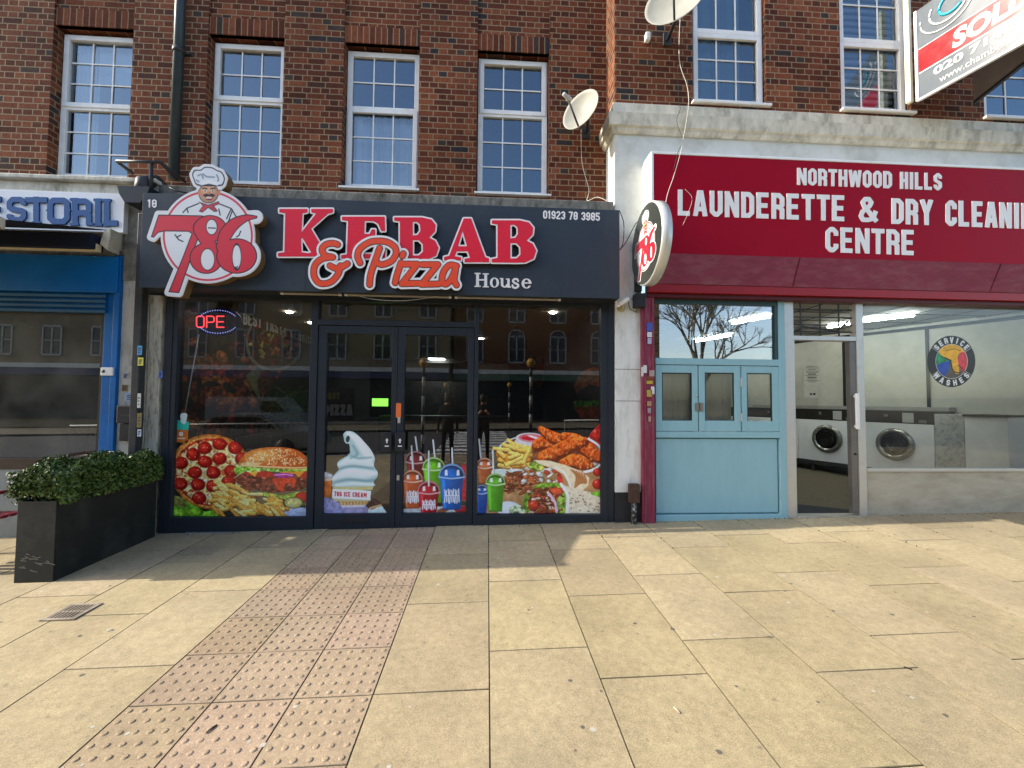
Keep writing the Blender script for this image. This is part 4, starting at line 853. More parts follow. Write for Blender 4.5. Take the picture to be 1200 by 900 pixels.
# ------------------------------------------------------------------ round badge with 786 and a cook, crop 5x with origin (150, 180)
SEV = [(178, 357), (430, 362), (478, 372), (452, 405), (432, 450), (395, 545), (300, 818), (236, 812), (318, 610), (372, 470), (355, 458), (215, 456), (178, 464), (150, 494), (134, 488)]
SIXB = (637, 600, 120, 104); TAIL = [(548, 545), (572, 475), (620, 415), (690, 378), (750, 372)]; TAILr = [34, 40, 36, 22, 9]
HAT = [(386, 150), (378, 122), (392, 98), (425, 96), (450, 80), (490, 82), (520, 98), (548, 110), (566, 145), (556, 180), (538, 196), (530, 172), (476, 160), (430, 166), (422, 190), (398, 176)]
def emblem_outline(U, V):
    D = np.hypot(U-468, V-483)-258
    D = np.minimum(D, poly_d(U, V, SEV)-4); D = np.minimum(D, np.hypot((U-480)/100, (V-440)/88)*90-90); D = np.minimum(D, np.hypot((U-458)/98, (V-615)/92)*94-94)
    D = np.minimum(D, (np.hypot((U-SIXB[0])/SIXB[2], (V-SIXB[1])/SIXB[3])-1)*108)
    D = np.minimum(D, stroke_d(U, V, curve_pts(TAIL, 6), 22, False)); D = np.minimum(D, poly_d(U, V, HAT)); D = np.minimum(D, np.hypot(U-472, (V-235)*.9)-56)
    return D
def paint_emblem(A, disc=None):
    U, V = A.U, A.V; full = (slice(None), slice(None)); base = emblem_outline(U, V); W_ = (236, 238, 240); R_ = (222, 42, 60); K_ = (38, 28, 34)
    if disc: A.put(full, disc(U, V), (58, 62, 58))
    A.put(full, base-15, W_)
    ring = np.abs(np.hypot(U-468, V-483)-258)-6; A.put(full, ring, (216, 60, 78))
    # jacket and cook
    for p in ([(322, 345), (345, 320), (415, 292)], [(345, 320), (352, 345)], [(530, 292), (605, 322), (638, 378)], [(605, 322), (578, 382)], [(612, 330), (590, 395)], [(532, 325), (540, 360)], [(470, 435), (512, 437)], [(275, 475), (298, 505), (322, 515)], [(298, 505), (285, 490), (310, 478)], [(660, 455), (650, 480), (636, 488)]): A.line(p, 3.6, (40, 44, 54))
    A.poly([(412, 280), (470, 300), (532, 278), (535, 296), (505, 308), (528, 338), (505, 342), (470, 318), (436, 346), (414, 338), (438, 306)], K_); A.poly([(417, 285), (470, 305), (528, 284), (530, 293), (498, 306), (520, 334), (503, 337), (470, 312), (438, 340), (420, 334), (443, 304)], (206, 58, 70), noise=.1)
    A.ell(472, 232, 59, 60, K_); A.ell(472, 232, 55, 56, (226, 172, 128), shade=.18)
    A.ell(417, 228, 9, 18, (205, 140, 100)); A.ell(534, 228, 9, 18, (205, 140, 100))
    A.poly([(384, 150), (376, 122), (390, 96), (425, 94), (450, 78), (492, 80), (522, 96), (550, 108), (568, 145), (558, 182), (536, 190), (424, 190), (396, 178)], K_, smooth=True)
    A.poly([(390, 150), (382, 124), (395, 102), (428, 100), (452, 84), (490, 86), (520, 102), (546, 114), (561, 146), (552, 176), (530, 182), (430, 182), (400, 172)], (232, 236, 242), smooth=True)
    for p in ([(410, 130), (430, 122), (440, 145)], [(440, 120), (462, 135), (505, 138)], [(520, 125), (530, 150), (524, 165)], [(400, 155), (415, 165)]): A.line(p, 5, (150, 162, 175), smooth=True)
    A.poly([(424, 164), (474, 154), (530, 166), (528, 190), (474, 178), (426, 190)], (244, 246, 248)); A.line([(424, 190), (474, 179), (528, 191)], 2.5, K_)
    for sx in (-1, 1):
        A.line([(474+sx*12, 206), (474+sx*36, 203)], 4, (60, 38, 30)); A.ell(474+sx*22, 216, 9, 6, (245, 245, 240)); A.ell(474+sx*22, 217, 4.5, 4.5, (60, 35, 20)); A.ell(474+sx*38, 240, 10, 8, (230, 130, 110), soft=6)
    A.ell(474, 232, 9, 9, (214, 140, 104), shade=.2); A.poly([(440, 244), (458, 234), (474, 240), (490, 234), (510, 244), (498, 254), (474, 250), (452, 254)], (48, 32, 26), smooth=True)
    A.poly([(452, 256), (474, 260), (498, 256), (488, 272), (462, 272)], (150, 40, 40), smooth=True); A.line([(458, 260), (490, 260)], 3.2, (250, 250, 250))
    # figures 7, 8, 6
    A.poly(SEV, K_); S = full; d7 = poly_d(U, V, SEV); A.put(full, d7+6, R_, 0, 1)
    def loops(r, col, hr):
        D = np.minimum((np.hypot((U-480)/100, (V-440)/80)-1)*84, (np.hypot((U-458)/98, (V-613)/92)-1)*94); D = np.maximum(D, -1e9)
        hole = np.minimum((np.hypot((U-490)*.97/33, (V-430)/48)-1)*36, (np.hypot((U-466)/42, (V-620)/66)-1)*48)
        notch = np.hypot(U-410, V-532)-7; D = np.minimum(D, seg_d(U, V, (425, 450), (515, 600))[0]-42)
        A.put(full, np.maximum(np.maximum(D-r, -(hole-hr)), -(notch-hr)), col)
    loops(0, K_, -6); loops(-6, R_, 0)
    A.put(full, np.maximum((np.hypot((U-490)/33, (V-430)/48)-1)*36+4, -1e9), W_); A.put(full, (np.hypot((U-466)/42, (V-620)/66)-1)*48+4, W_); A.line([(470, 435), (512, 437)], 3.5, (40, 44, 54))
    tl = curve_pts(TAIL, 6); tr_ = [v for _, v in curve_pts(list(enumerate(TAILr)), 6)]
    dt = np.full(U.shape, 1e9)
    for i in range(len(tl)-1):
        d, t_ = seg_d(U, V, tl[i], tl[i+1]); dt = np.minimum(dt, d-(tr_[i]*(1-t_)+tr_[i+1]*t_))
    d6 = np.minimum((np.hypot((U-SIXB[0])/SIXB[2], (V-SIXB[1])/SIXB[3])-1)*108, dt); dh = (np.hypot((U-637)/28, (V-605)/80)-1)*34
    A.put(full, np.maximum(d6, -dh-6), K_); A.put(full, np.maximum(d6+6, -dh), R_); A.put(full, dh+5, W_); A.line([(628, 664), (634, 672), (642, 660)], 3, (40, 44, 54))
YE = YF-.13
bd = thing('cook_badge', 'round badge with a moustached cook and large red 786 figures fixed to the dark fascia', 'logo sign', (-3.1, YE, 2.9))
fo = lambda X, Y: (emblem_outline((X-150)*5, (Y-180)*5)-18.5)/5
solid(fo, (160, 185, 315, 355), YE, .10, 'badge_body', pmat('gilt_side', (0.16, 0.10, 0.04), 0.4, var=.3), bd, level=0.0)
solid(fo, (160, 185, 315, 355), YE-.006, .006, 'badge_face', WHA, bd, level=0.15)
A = Art(165, 188, 312, 352, 2.6).crop(150, 180, 5); paint_emblem(A)
EM = artmat('badge_print', 0.3, 0.4); A.build('badge_print', EM, bd, onY(YE-.0085), gain=0.85)
for px in (200, 260):
    m_ = MB(); x = float(at(px, 290, YF)[0]); m_.box(x-.02, x+.02, YE+.1, YF, 3.1, 3.14); m_.build('spacer', ALU, bd)
# projecting oval sign
XO = (float(at(740, 286, 4.88)[0])+float(at(776.5, 286, 3.99)[0]))/2; yc_, zc_c = 4.435, float(atX(757, 286, XO)[2]); RO = 0.445
po = thing('projecting_sign', 'round light box sign with the cook and red 786 projecting above the white pilaster', 'sign', (XO, 4.87, zc_c))
m_ = MB(); m_.lathe([(RO-.012, 0), (RO, .006), (RO, .105), (RO-.012, .11)], (XO, yc_, zc_c), (1, 0, 0), 64); m_.build('rim', pmat('silver_rim', (0.60, 0.60, 0.56), 0.3, metal=.35, var=.06), po)
A = Art(150-70, 180-70, 150+190*1.0, 180+210, 2.0).crop(150, 180, 5)
dd_ = lambda U, V: np.hypot(U-468, V-455)-445
sc_o = (RO-.015)/445.0
paint_emblem_d = paint_emblem(A, dd_)
A.build('sign_face', artmat('lit_box_print', 0.2, 0.5), po, lambda x, y: (np.full(np.shape(x), XO-.003), yc_-((x-150)*5-468)*sc_o, zc_c-((y-180)*5-455)*sc_o), gain=0.85)
m_ = MB(); m_.box(XO+.02, XO+.10, 4.80, 4.88, zc_c-.42, zc_c+.22, .006); m_.box(XO+.0, XO+.12, 4.74, 4.90, zc_c-.62, zc_c-.46, .006); m_.tube([(XO+.06, 4.85, zc_c-.2), (XO+.06, 4.7, zc_c-.1)], .02); m_.build('mounting_box', BLACKP, po)
# ------------------------------------------------------------------ printed window films
YP = YG-.004; FILM = artmat('printed_film', 0.22, 0.5)
def film(label, A, x0, x1, z0, z1=9, nm='window_poster', parent=None, cat='window graphic', gain=1.12):
    o = A.build(nm, FILM, None, onY(YP), gain=gain); return tag(o, label, cat, 'food pictures stuck inside the shop windows')
def cond_clip(A, px0, px1, py1):
    A.A *= ((A.X >= px0) & (A.X <= px1) & (A.Y <= py1))
R = random.Random(11)
# 1: pizza, burger, fries ; crop 6.43x at (190, 480)
A = Art(200.5, 505, 362.5, 605.5, 3.0, 5).crop(190, 480, 6.428)
A.poly([(60, 640), (200, 690), (330, 770), (460, 740), (460, 840), (60, 840)], (92, 160, 40), noise=.35); A.poly([(60, 640), (170, 660), (190, 740), (60, 720)], (120, 120, 60), noise=.4); A.ell(130, 780, 60, 36, (150, 215, 60), shade=.4, noise=.3); A.ell(240, 770, 70, 30, (140, 205, 50), shade=.4, noise=.3); A.ell(380, 785, 80, 26, (130, 200, 50), shade=.3, noise=.3)
A.poly([(880, 760), (940, 740), (1110, 735), (1110, 840), (870, 840)], (176, 190, 222), noise=.12)
cx, cy, rx, ry, ro = 375, 470, 318, 284, .25
A.ell(cx, cy, rx, ry, (196, 118, 50), ro, .12, noise=.28); A.ell(cx+2, cy+2, rx-18, ry-16, (222, 150, 74), ro, noise=.25, nz=0); A.ell(cx, cy+3, rx-34, ry-30, (176, 52, 30), ro, noise=.35); A.ell(cx-4, cy+6, rx-52, ry-46, (236, 206, 140), ro, noise=.28)
for i in range(230):
    a, r = R.uniform(0, 6.28), math.sqrt(R.random())*.86; x, y = cx+(rx-50)*r*math.cos(a+ro), cy+(ry-46)*r*math.sin(a+ro)
    A.ell(x, y, R.uniform(7, 22), R.uniform(4, 10), R.choice([(250, 232, 190), (214, 92, 50), (244, 214, 120), (250, 240, 210), (196, 70, 40), (232, 190, 90)]), R.uniform(0, 3.1), .2, noise=.25, nz=0, soft=3)
for i in range(60):
    a = R.uniform(0, 6.28); x, y = cx+(rx-36)*math.cos(a)*R.uniform(.9, 1), cy+(ry-32)*math.sin(a)*R.uniform(.9, 1); A.ell(x, y, R.uniform(8, 18), R.uniform(4, 9), R.choice([(120, 24, 20), (226, 120, 60), (160, 40, 26)]), a, noise=.2, soft=4)
for x, y in ((318, 286), (430, 256), (548, 286), (232, 336), (430, 366), (322, 390), (600, 370), (140, 400), (244, 470), (384, 472), (520, 460), (135, 556), (268, 562), (382, 576), (498, 540), (276, 664)):
    A.ell(x+3, y+4, 55, 46, (120, 24, 16), 0, soft=5); A.ell(x, y, 51, 42, (186, 34, 26), R.uniform(0, 3), .3, noise=.22, nz=0); A.ell(x-8, y-8, 26, 18, (214, 62, 42), .3, soft=12, noise=.2, op=.7)
    for _ in range(3): A.ell(x+R.uniform(-32, 32), y+R.uniform(-26, 26), 5, 3, (236, 150, 120), soft=2)
# burger
A.poly([(700, 630), (760, 620), (900, 640), (1010, 620), (1100, 620), (1100, 700), (900, 680), (760, 650)], (160, 180, 70), noise=.3, smooth=True); A.ell(860, 690, 90, 26, (150, 50, 36), .1, .3, noise=.2); A.ell(1060, 660, 60, 42, (206, 52, 40), 0, .3); A.ell(990, 702, 72, 44, (90, 110, 40), 0, .2); A.ell(990, 702, 66, 38, (214, 206, 130), 0, .2, noise=.15)
A.poly([(556, 540), (570, 500), (640, 470), (800, 488), (960, 500), (1060, 500), (1096, 530), (1080, 590), (980, 615), (820, 622), (690, 600), (600, 575)], (118, 56, 40), noise=.45, smooth=True)
for i in range(90): A.ell(R.uniform(580, 1070), R.uniform(500, 605), R.uniform(10, 26), R.uniform(6, 14), R.choice([(146, 72, 52), (92, 38, 30), (176, 96, 70), (128, 56, 40)]), R.uniform(-.4, .4), .3, noise=.3, soft=3)
A.poly([(832, 520), (1000, 520), (1000, 560), (985, 590), (968, 556), (930, 560), (905, 618), (872, 600), (850, 560)], (214, 70, 40), smooth=True, noise=.15); A.poly([(620, 470), (760, 462), (840, 480), (830, 510), (740, 508), (690, 500), (640, 492)], (190, 52, 36), smooth=True, noise=.15); A.poly([(1030, 470), (1096, 462), (1096, 510), (1040, 512)], (190, 60, 40), smooth=True)
A.poly([(640, 462), (700, 458), (722, 470), (700, 508)], (246, 180, 70), noise=.1); A.poly([(880, 468), (1080, 458), (1060, 480), (1030, 512), (1000, 486), (900, 486)], (240, 150, 50), noise=.1)
A.poly([(840, 488), (900, 476), (980, 484), (990, 500), (930, 514), (860, 508)], (176, 50, 140), smooth=True, noise=.15); A.line([(850, 492), (930, 488), (985, 496)], 4, (222, 150, 210))
pts = [(545, 440), (580, 424), (700, 436), (820, 440), (960, 444), (1080, 440), (1096, 462), (960, 466), (860, 470), (740, 462), (620, 470), (570, 490), (545, 470)]; A.poly(pts, (134, 186, 60), noise=.4, smooth=True)
for i in range(46): A.ell(R.uniform(550, 1080), R.uniform(430, 466), R.uniform(8, 16), 5, R.choice([(186, 222, 110), (96, 150, 40), (214, 236, 160)]), R.uniform(-.6, .6), noise=.2, soft=3)
A.poly([(576, 412), (600, 360), (660, 312), (760, 286), (880, 282), (990, 296), (1066, 334), (1100, 390), (1104, 436), (1000, 450), (800, 440), (640, 428)], (206, 118, 44), smooth=True, noise=.12, grad=((.9, .5), (196, 92, 30)))
A.poly([(580, 410), (640, 390), (760, 400), (700, 428), (600, 428)], (236, 200, 140), noise=.1, soft=14); A.ell(760, 350, 130, 46, (236, 176, 96), -.1, soft=40, op=.7, noise=.1)
A.line([(600, 420), (800, 432), (1000, 440), (1096, 436)], 6, (236, 200, 140), soft=4)
for i in range(210):
    x, y = R.uniform(640, 1085), R.uniform(296, 420)
    if ((x-860)/235)**2+((y-420)/128)**2 < 1: A.ell(x, y, 5.5, 3.2, (250, 228, 176), R.uniform(0, 3), soft=1)
# fries
fr = []
for i in range(95):
    x, y = R.uniform(400, 900), R.uniform(560, 790)
    if y < 600+(x-420)*.12 and x > 560: continue
    if x > 860 and y < 730: continue
    fr.append((y, x, R.uniform(-.2, .95), R.uniform(60, 120), R.uniform(11, 15)))
for y, x, an, L_, r in sorted(fr):
    a = (x-math.cos(an)*L_/2, y-math.sin(an)*L_/2); b = (x+math.cos(an)*L_/2, y+math.sin(an)*L_/2)
    A.line([(a[0]+2, a[1]+6), (b[0]+2, b[1]+6)], r+2, (150, 90, 30), soft=4); A.line([a, b], r, R.choice([(236, 184, 84), (244, 204, 116), (222, 160, 62), (248, 220, 140)]), .28, .14, 0)
cond_clip(A, 200.5, 361.6, 605)
film('window film of a pepperoni pizza, sesame burger and fries left of the doors', A, 0, 0, 0)
# 2: ice cream ; crop 6.15x at (365, 480)
A = Art(377.5, 503, 459, 604, 3.0, 9).crop(365, 480, 6.154)
A.poly([(70, 640), (160, 650), (230, 690), (330, 700), (430, 700), (430, 760), (70, 760)], (150, 150, 196), smooth=True, noise=.15); A.ell(320, 735, 100, 34, (170, 160, 200), shade=.2, noise=.1); A.poly([(408, 720), (500, 680), (545, 745), (520, 765), (405, 765)], (200, 220, 220), noise=.1); A.poly([(400, 700), (440, 640), (500, 680), (440, 720)], (70, 48, 44), noise=.3, smooth=True); A.line([(420, 712), (500, 690)], 8, (200, 160, 110))
A.poly([(80, 500), (148, 496), (140, 632), (80, 632)], (216, 110, 40), noise=.2); A.ell(112, 500, 44, 16, (236, 200, 170), noise=.1); A.ell(106, 472, 30, 24, (236, 232, 230), shade=.3, noise=.15); A.ell(134, 478, 22, 18, (226, 222, 222), shade=.3)
A.poly([(150, 548), (455, 540), (440, 580), (156, 584)], (206, 196, 136), noise=.06); A.poly([(180, 640), (420, 640), (396, 688), (210, 690)], (206, 168, 110), noise=.1)
for k in range(9): A.line([(196+k*26, 645), (208+k*22, 688)], 3, (160, 118, 66))
A.poly([(205, 690), (398, 686), (380, 704), (226, 706)], (214, 206, 214), noise=.05); A.poly([(150, 640), (430, 640), (424, 660), (164, 662)], (196, 188, 150))
ICE = [(232, 200), (228, 178), (250, 156), (290, 156), (330, 178), (380, 230), (430, 290), (458, 350), (452, 405), (478, 450), (474, 490), (450, 520), (462, 545), (430, 552), (170, 556), (150, 530), (150, 490), (180, 452), (196, 430), (184, 400), (194, 372), (240, 342), (272, 322), (276, 290), (270, 250), (250, 246), (236, 228)]
A.poly(ICE, (176, 204, 204), smooth=True); S = (slice(None), slice(None)); dice = poly_d(A.U, A.V, curve_pts(ICE, 6, True))
def inside(fn):
    C0, A0 = A.C.copy(), A.A.copy(); fn(); mk = (dice < 0)[..., None]; A.C[:] = np.where(mk, A.C, C0); A.A[:] = np.where(mk[..., 0], A.A, A0)
def sw():
    A.line([(262, 175), (320, 210), (380, 280), (420, 350), (400, 390)], [16, 30, 40, 34, 14], (232, 242, 240), .15, smooth=True, soft=26)
    A.line([(200, 400), (290, 372), (380, 380), (440, 400)], [14, 34, 34, 12], (224, 238, 236), .1, smooth=True, soft=20); A.line([(196, 430), (300, 410), (440, 425)], [5, 9, 5], (126, 166, 172), smooth=True, soft=14)
    A.line([(160, 500), (260, 462), (380, 468), (470, 462)], [14, 36, 36, 14], (228, 240, 238), .1, smooth=True, soft=22); A.line([(160, 528), (260, 505), (400, 515), (470, 500)], [4, 8, 9, 5], (130, 168, 174), smooth=True, soft=14)
    A.line([(180, 545), (300, 532), (440, 540)], [10, 14, 10], (220, 234, 230), soft=12); A.line([(300, 260), (330, 320), (280, 352)], [5, 8, 5], (132, 172, 178), smooth=True, soft=14); A.line([(275, 330), (340, 350), (430, 345)], [4, 8, 5], (136, 174, 178), smooth=True, soft=14)
inside(sw); A.ell(262, 212, 14, 24, (52, 64, 66), .2); A.line([(276, 330), (262, 322)], 3, (190, 214, 214))
A.poly([(150, 572), (432, 584), (424, 652), (146, 640)], (240, 238, 238)); A.word('786 ICE CREAM', 164, 398, 590, 600, 34, (190, 24, 48), .095, .22)
cond_clip(A, 378, 458.3, 602); film('window film of a giant swirled ice cream cone on the left door', A, 0, 0, 0)
# 3: cups on the right door
def cup(A, x, y, w_, h, col, straw=None, logo=True):
    dk = tuple(v*.62 for v in col); lt = tuple(min(255, v*1.1+40) for v in col)
    if straw: A.line([straw[0], straw[1]], 7, (206, 214, 214), .3)
    A.ell(x, y-4, w_*.5, w_*.46, tuple(v*.5+110 for v in col), 0, .15); A.ell(x, y, w_*.45, w_*.40, dk, 0, .3); A.ell(x-w_*.05, y+5, w_*.38, w_*.32, col, 0, .3, noise=.1)
    for sx in (-.22, .24): A.poly([(x+w_*sx-8, y-w_*.22), (x+w_*sx+8, y-w_*.24), (x+w_*sx+12, y-4), (x+w_*sx-10, y-2)], (236, 244, 250), soft=4)
    A.poly([(x-w_*.46, y+8), (x+w_*.46, y+8), (x+w_*.34, y+h), (x-w_*.34, y+h)], col, noise=.07, grad=((1, 0), dk)); A.poly([(x-w_*.40, y+24), (x-w_*.26, y+24), (x-w_*.22, y+h-8), (x-w_*.30, y+h-8)], lt, soft=10, op=.6)
    A.line([(x-w_*.5, y+8), (x, y+19), (x+w_*.5, y+8)], 5.5, tuple(v*.4+140 for v in col), smooth=True); A.line([(x-w_*.33, y+h), (x+w_*.33, y+h)], 4, dk)
    if logo:
        for k in range(9): xx_ = x-w_*.27+k*w_*.067; A.line([(xx_, y+h*.42+6*math.sin(k*2.1)), (xx_+3*math.cos(k*3), y+h*.56)], 4, (226, 228, 240)); A.line([(xx_+2, y+h*.62), (xx_-3*math.cos(k*2), y+h*.80-6*math.sin(k*1.7))], 4, (226, 228, 240))
        A.line([(x-w_*.28, y+h*.59), (x+w_*.28, y+h*.59)], 3.5, (226, 228, 240))
A = Art(472, 508, 549, 604, 3.0, 13).crop(365, 480, 6.154)
A.poly([(650, 720), (720, 706), (1110, 690), (1110, 770), (650, 770)], (190, 196, 196), noise=.12); A.poly([(900, 730), (960, 700), (1000, 720), (930, 760)], (150, 90, 60), noise=.2); A.ell(1090, 720, 60, 26, (170, 40, 40), shade=.2)
A.poly([(1075, 410), (1100, 385), (1115, 410), (1115, 660), (1085, 650)], (206, 40, 60), noise=.15)
cup(A, 752, 370, 150, 130, (128, 34, 40), ((750, 198), (768, 330)), False); cup(A, 882, 420, 162, 250, (110, 196, 36), ((877, 220), (892, 360)), False)
cup(A, 728, 505, 146, 205, (226, 106, 56), ((722, 262), (736, 480))); cup(A, 846, 590, 160, 160, (198, 36, 50), ((846, 300), (847, 545))); A.line([(846, 300), (847, 548)], 7, (206, 214, 214), .3)
cup(A, 1012, 478, 186, 240, (24, 108, 206), ((1014, 278), (1018, 405)))
cond_clip(A, 473, 546.5, 602); film('window film of colourful slush cups with straws on the right door', A, 0, 0, 0)
# 4: wraps and chicken ; crop 5.854x at (555, 480)
A = Art(558.5, 496, 706, 602.5, 3.0, 17).crop(555, 480, 5.854)
A.poly([(90, 560), (140, 420), (300, 400), (700, 420), (880, 400), (880, 715), (60, 715), (60, 640)], (176, 134, 90), noise=.16, nz=2)
for k in range(10): A.line([(560+k*16, 480+k*22), (880, 440+k*26)], 1.6, (176, 134, 88))
A.poly([(120, 420), (200, 404), (330, 412), (340, 470), (200, 480), (130, 470)], (206, 222, 218), noise=.08, smooth=True)
A.ell(250, 690, 90, 60, (220, 228, 236), .2, .1); A.ell(300, 690, 60, 34, (170, 190, 150), noise=.5)
# bowl
A.ell(525, 300, 362, 132, (222, 224, 226), .06, .12); A.ell(525, 292, 340, 112, (120, 70, 44), .06, noise=.3)
A.poly([(160, 300), (240, 405), (300, 412), (220, 320)], (226, 228, 232), smooth=True)
A.poly([(780, 200), (880, 90), (880, 240), (840, 250)], (176, 34, 30), smooth=True, noise=.3); A.ell(850, 170, 40, 60, (196, 40, 34), .5, .35, noise=.2, hs=60)
A.ell(395, 200, 108, 42, (232, 226, 230), .05, .15); A.ell(395, 196, 90, 31, (190, 160, 170), .05); A.ell(395, 194, 80, 24, (214, 90, 100), .05, noise=.1); A.ell(375, 198, 44, 12, (196, 24, 48), .1, noise=.1); A.ell(415, 190, 46, 8, (240, 220, 226), .3, soft=3); A.poly([(290, 208), (400, 238), (500, 212), (490, 250), (400, 276), (300, 250)], (214, 206, 212), smooth=True, noise=.05)
for i in range(30):
    x, y = R.uniform(180, 380), R.uniform(250, 390); an = R.uniform(-.5, .9) if y > 300 else R.uniform(-.1, .4)
    if x < 200 and y > 350: continue
    L_ = R.uniform(50, 105); A.line([(x-L_*.5*math.cos(an), y+5-L_*.5*math.sin(an)), (x+L_*.5*math.cos(an), y+5+L_*.5*math.sin(an))], 15, (160, 96, 30), soft=5); A.line([(x-L_*.5*math.cos(an), y-L_*.5*math.sin(an)), (x+L_*.5*math.cos(an), y+L_*.5*math.sin(an))], 13, R.choice([(240, 186, 76), (248, 212, 110), (226, 150, 52)]), .3, .14, 0)
for a, b in (((140, 266), (240, 278)), ((236, 208), (300, 260)), ((205, 240), (300, 270)), ((390, 262), (345, 360)), ((330, 330), (230, 380))): A.line([a, b], 13, (246, 206, 104), .3, .12, 0)
def chick(pts, r):
    A.line([(x+4, y+12) for x, y in pts], [v+5 for v in r], (110, 36, 14), smooth=True, soft=8); A.line(pts, r, (224, 94, 28), .42, .38, 1, smooth=True)
    for _ in range(int(len(pts)*26)):
        i = R.randrange(len(pts)-1); t_ = R.random(); x = pts[i][0]*(1-t_)+pts[i+1][0]*t_; y = pts[i][1]*(1-t_)+pts[i+1][1]*t_; q = r[i]*.75
        A.ell(x+R.uniform(-q, q), y+R.uniform(-q, q), R.uniform(4, 12), R.uniform(3, 6), R.choice([(244, 140, 60), (196, 62, 18), (250, 168, 90), (170, 50, 16)]), R.uniform(0, 3), soft=4, op=.8)
chick([(430, 240), (480, 220), (560, 230)], [30, 38, 30]); chick([(460, 130), (520, 170), (600, 210), (640, 230)], [20, 32, 40, 34]); chick([(620, 180), (700, 200), (760, 240)], [26, 36, 36]); chick([(720, 230), (800, 280), (850, 320)], [34, 44, 32]); chick([(480, 320), (560, 290), (660, 240), (760, 210)], [38, 46, 42, 24]); chick([(620, 370), (700, 350), (790, 375)], [34, 48, 26])
A.line([(788, 200), (850, 240), (878, 280)], 8, (226, 228, 232), smooth=True); A.line([(878, 370), (820, 412), (760, 428)], 9, (230, 232, 236), smooth=True)
# meat spilling and upper wrap
for i in range(150):
    x, y = R.uniform(200, 470), R.uniform(430, 575)
    if ((x-330)/150)**2+((y-505)/75)**2 > 1: continue
    A.ell(x, y, R.uniform(14, 34), R.uniform(7, 13), R.choice([(146, 76, 46), (176, 98, 60), (110, 50, 32), (196, 124, 84)]), R.uniform(-.8, .8), .4, noise=.3, nz=0)
for i in range(26): A.ell(R.uniform(340, 580), R.uniform(415, 520), R.uniform(12, 30), R.uniform(8, 18), R.choice([(224, 226, 220), (206, 104, 60), (236, 236, 230), (186, 76, 44)]), R.uniform(-.8, .8), .3, noise=.15)
A.ell(430, 390, 52, 34, (150, 186, 70), .2, .3, noise=.5); A.ell(455, 400, 26, 16, (206, 220, 90), noise=.4, soft=6)
A.poly([(410, 346), (520, 350), (640, 384), (740, 424), (794, 468), (786, 520), (742, 562), (668, 552), (650, 500), (612, 442), (540, 402), (450, 374)], (240, 218, 184), noise=.06)
A.poly([(575, 440), (600, 445), (615, 500), (600, 520), (575, 490)], (196, 52, 44), smooth=True, noise=.2); A.line([(560, 396), (620, 430), (652, 490), (668, 545)], 8, (246, 236, 220), smooth=True)
for k in range(6): A.line([(668+k*18, 412+k*5), (706+k*13, 460+k*8), (690+k*10, 545-k*10)], [4, 7, 3], (176, 112, 64), smooth=True, soft=6)
# lower wrap
A.poly([(560, 505), (700, 540), (880, 590), (880, 712), (560, 712)], (226, 214, 190), noise=.06)
for i in range(46): A.ell(R.uniform(650, 870), R.uniform(565, 700), R.uniform(3, 9), R.uniform(2, 4), (120, 92, 60), R.uniform(-.3, 1), soft=2)
A.poly([(338, 620), (370, 560), (450, 510), (560, 500), (620, 530), (640, 600), (636, 705), (400, 715), (346, 680)], (120, 160, 50), smooth=True, noise=.35); A.poly([(372, 640), (410, 575), (490, 540), (570, 535), (604, 580), (600, 680), (560, 710), (410, 712)], (120, 56, 36), smooth=True, noise=.4)
for i in range(120):
    x, y = R.uniform(380, 610), R.uniform(540, 705); A.ell(x, y, R.uniform(10, 26), R.uniform(6, 13), R.choice([(150, 78, 48), (206, 74, 48), (222, 190, 170), (110, 52, 34), (176, 96, 60), (196, 60, 90)]), R.uniform(-1, 1), .35, noise=.25, nz=0)
A.ell(410, 656, 36, 34, (216, 74, 48), .3, .3, noise=.2, hs=50); A.ell(570, 560, 44, 26, (222, 84, 50), .2, .3, noise=.2); A.line([(520, 580), (560, 640), (570, 700)], 9, (214, 190, 214), smooth=True); A.line([(600, 512), (645, 590), (640, 705)], 11, (246, 240, 228), smooth=True); A.ell(592, 640, 22, 50, (150, 180, 80), .1, .2, noise=.4)
A.poly([(800, 575), (880, 560), (880, 600), (830, 590)], (120, 190, 50), smooth=True, noise=.3)
A.ell(852, 512, 38, 36, (204, 28, 24), 0, .35, hs=110); A.ell(850, 430, 32, 28, (196, 34, 26), 0, .35, hs=80)
# cups at the left edge
cup(A, 76, 385, 112, 120, (222, 112, 60), ((38, 204), (50, 330)), False); cup(A, 56, 560, 90, 150, (30, 100, 206), None, False); cup(A, 150, 500, 130, 196, (96, 190, 40), ((132, 282), (138, 440)), False)
cond_clip(A, 559.8, 704.5, 601.5); film('window film of fried chicken, filled wraps and drinks right of the doors', A, 0, 0, 0)
# small printed card top of the left film
A = Art(203, 483, 224, 521, 3.0, 19).crop(190, 480, 6.428)
A.poly([(92, 148), (200, 150), (196, 250), (90, 246)], (196, 110, 40), noise=.08); A.poly([(96, 72), (204, 92), (200, 154), (93, 150)], (40, 186, 164), noise=.05); A.poly([(136, 40), (160, 24), (190, 34), (184, 80), (170, 108), (144, 96)], (214, 226, 226), smooth=True); A.ell(142, 184, 17, 17, (230, 214, 200)); A.line([(118, 216), (168, 218)], 4, (230, 214, 200))
o = A.build('delivery_sticker', FILM, None, onY(YP), .8); tag(o, 'green and orange delivery sticker above the pizza picture', 'sticker')
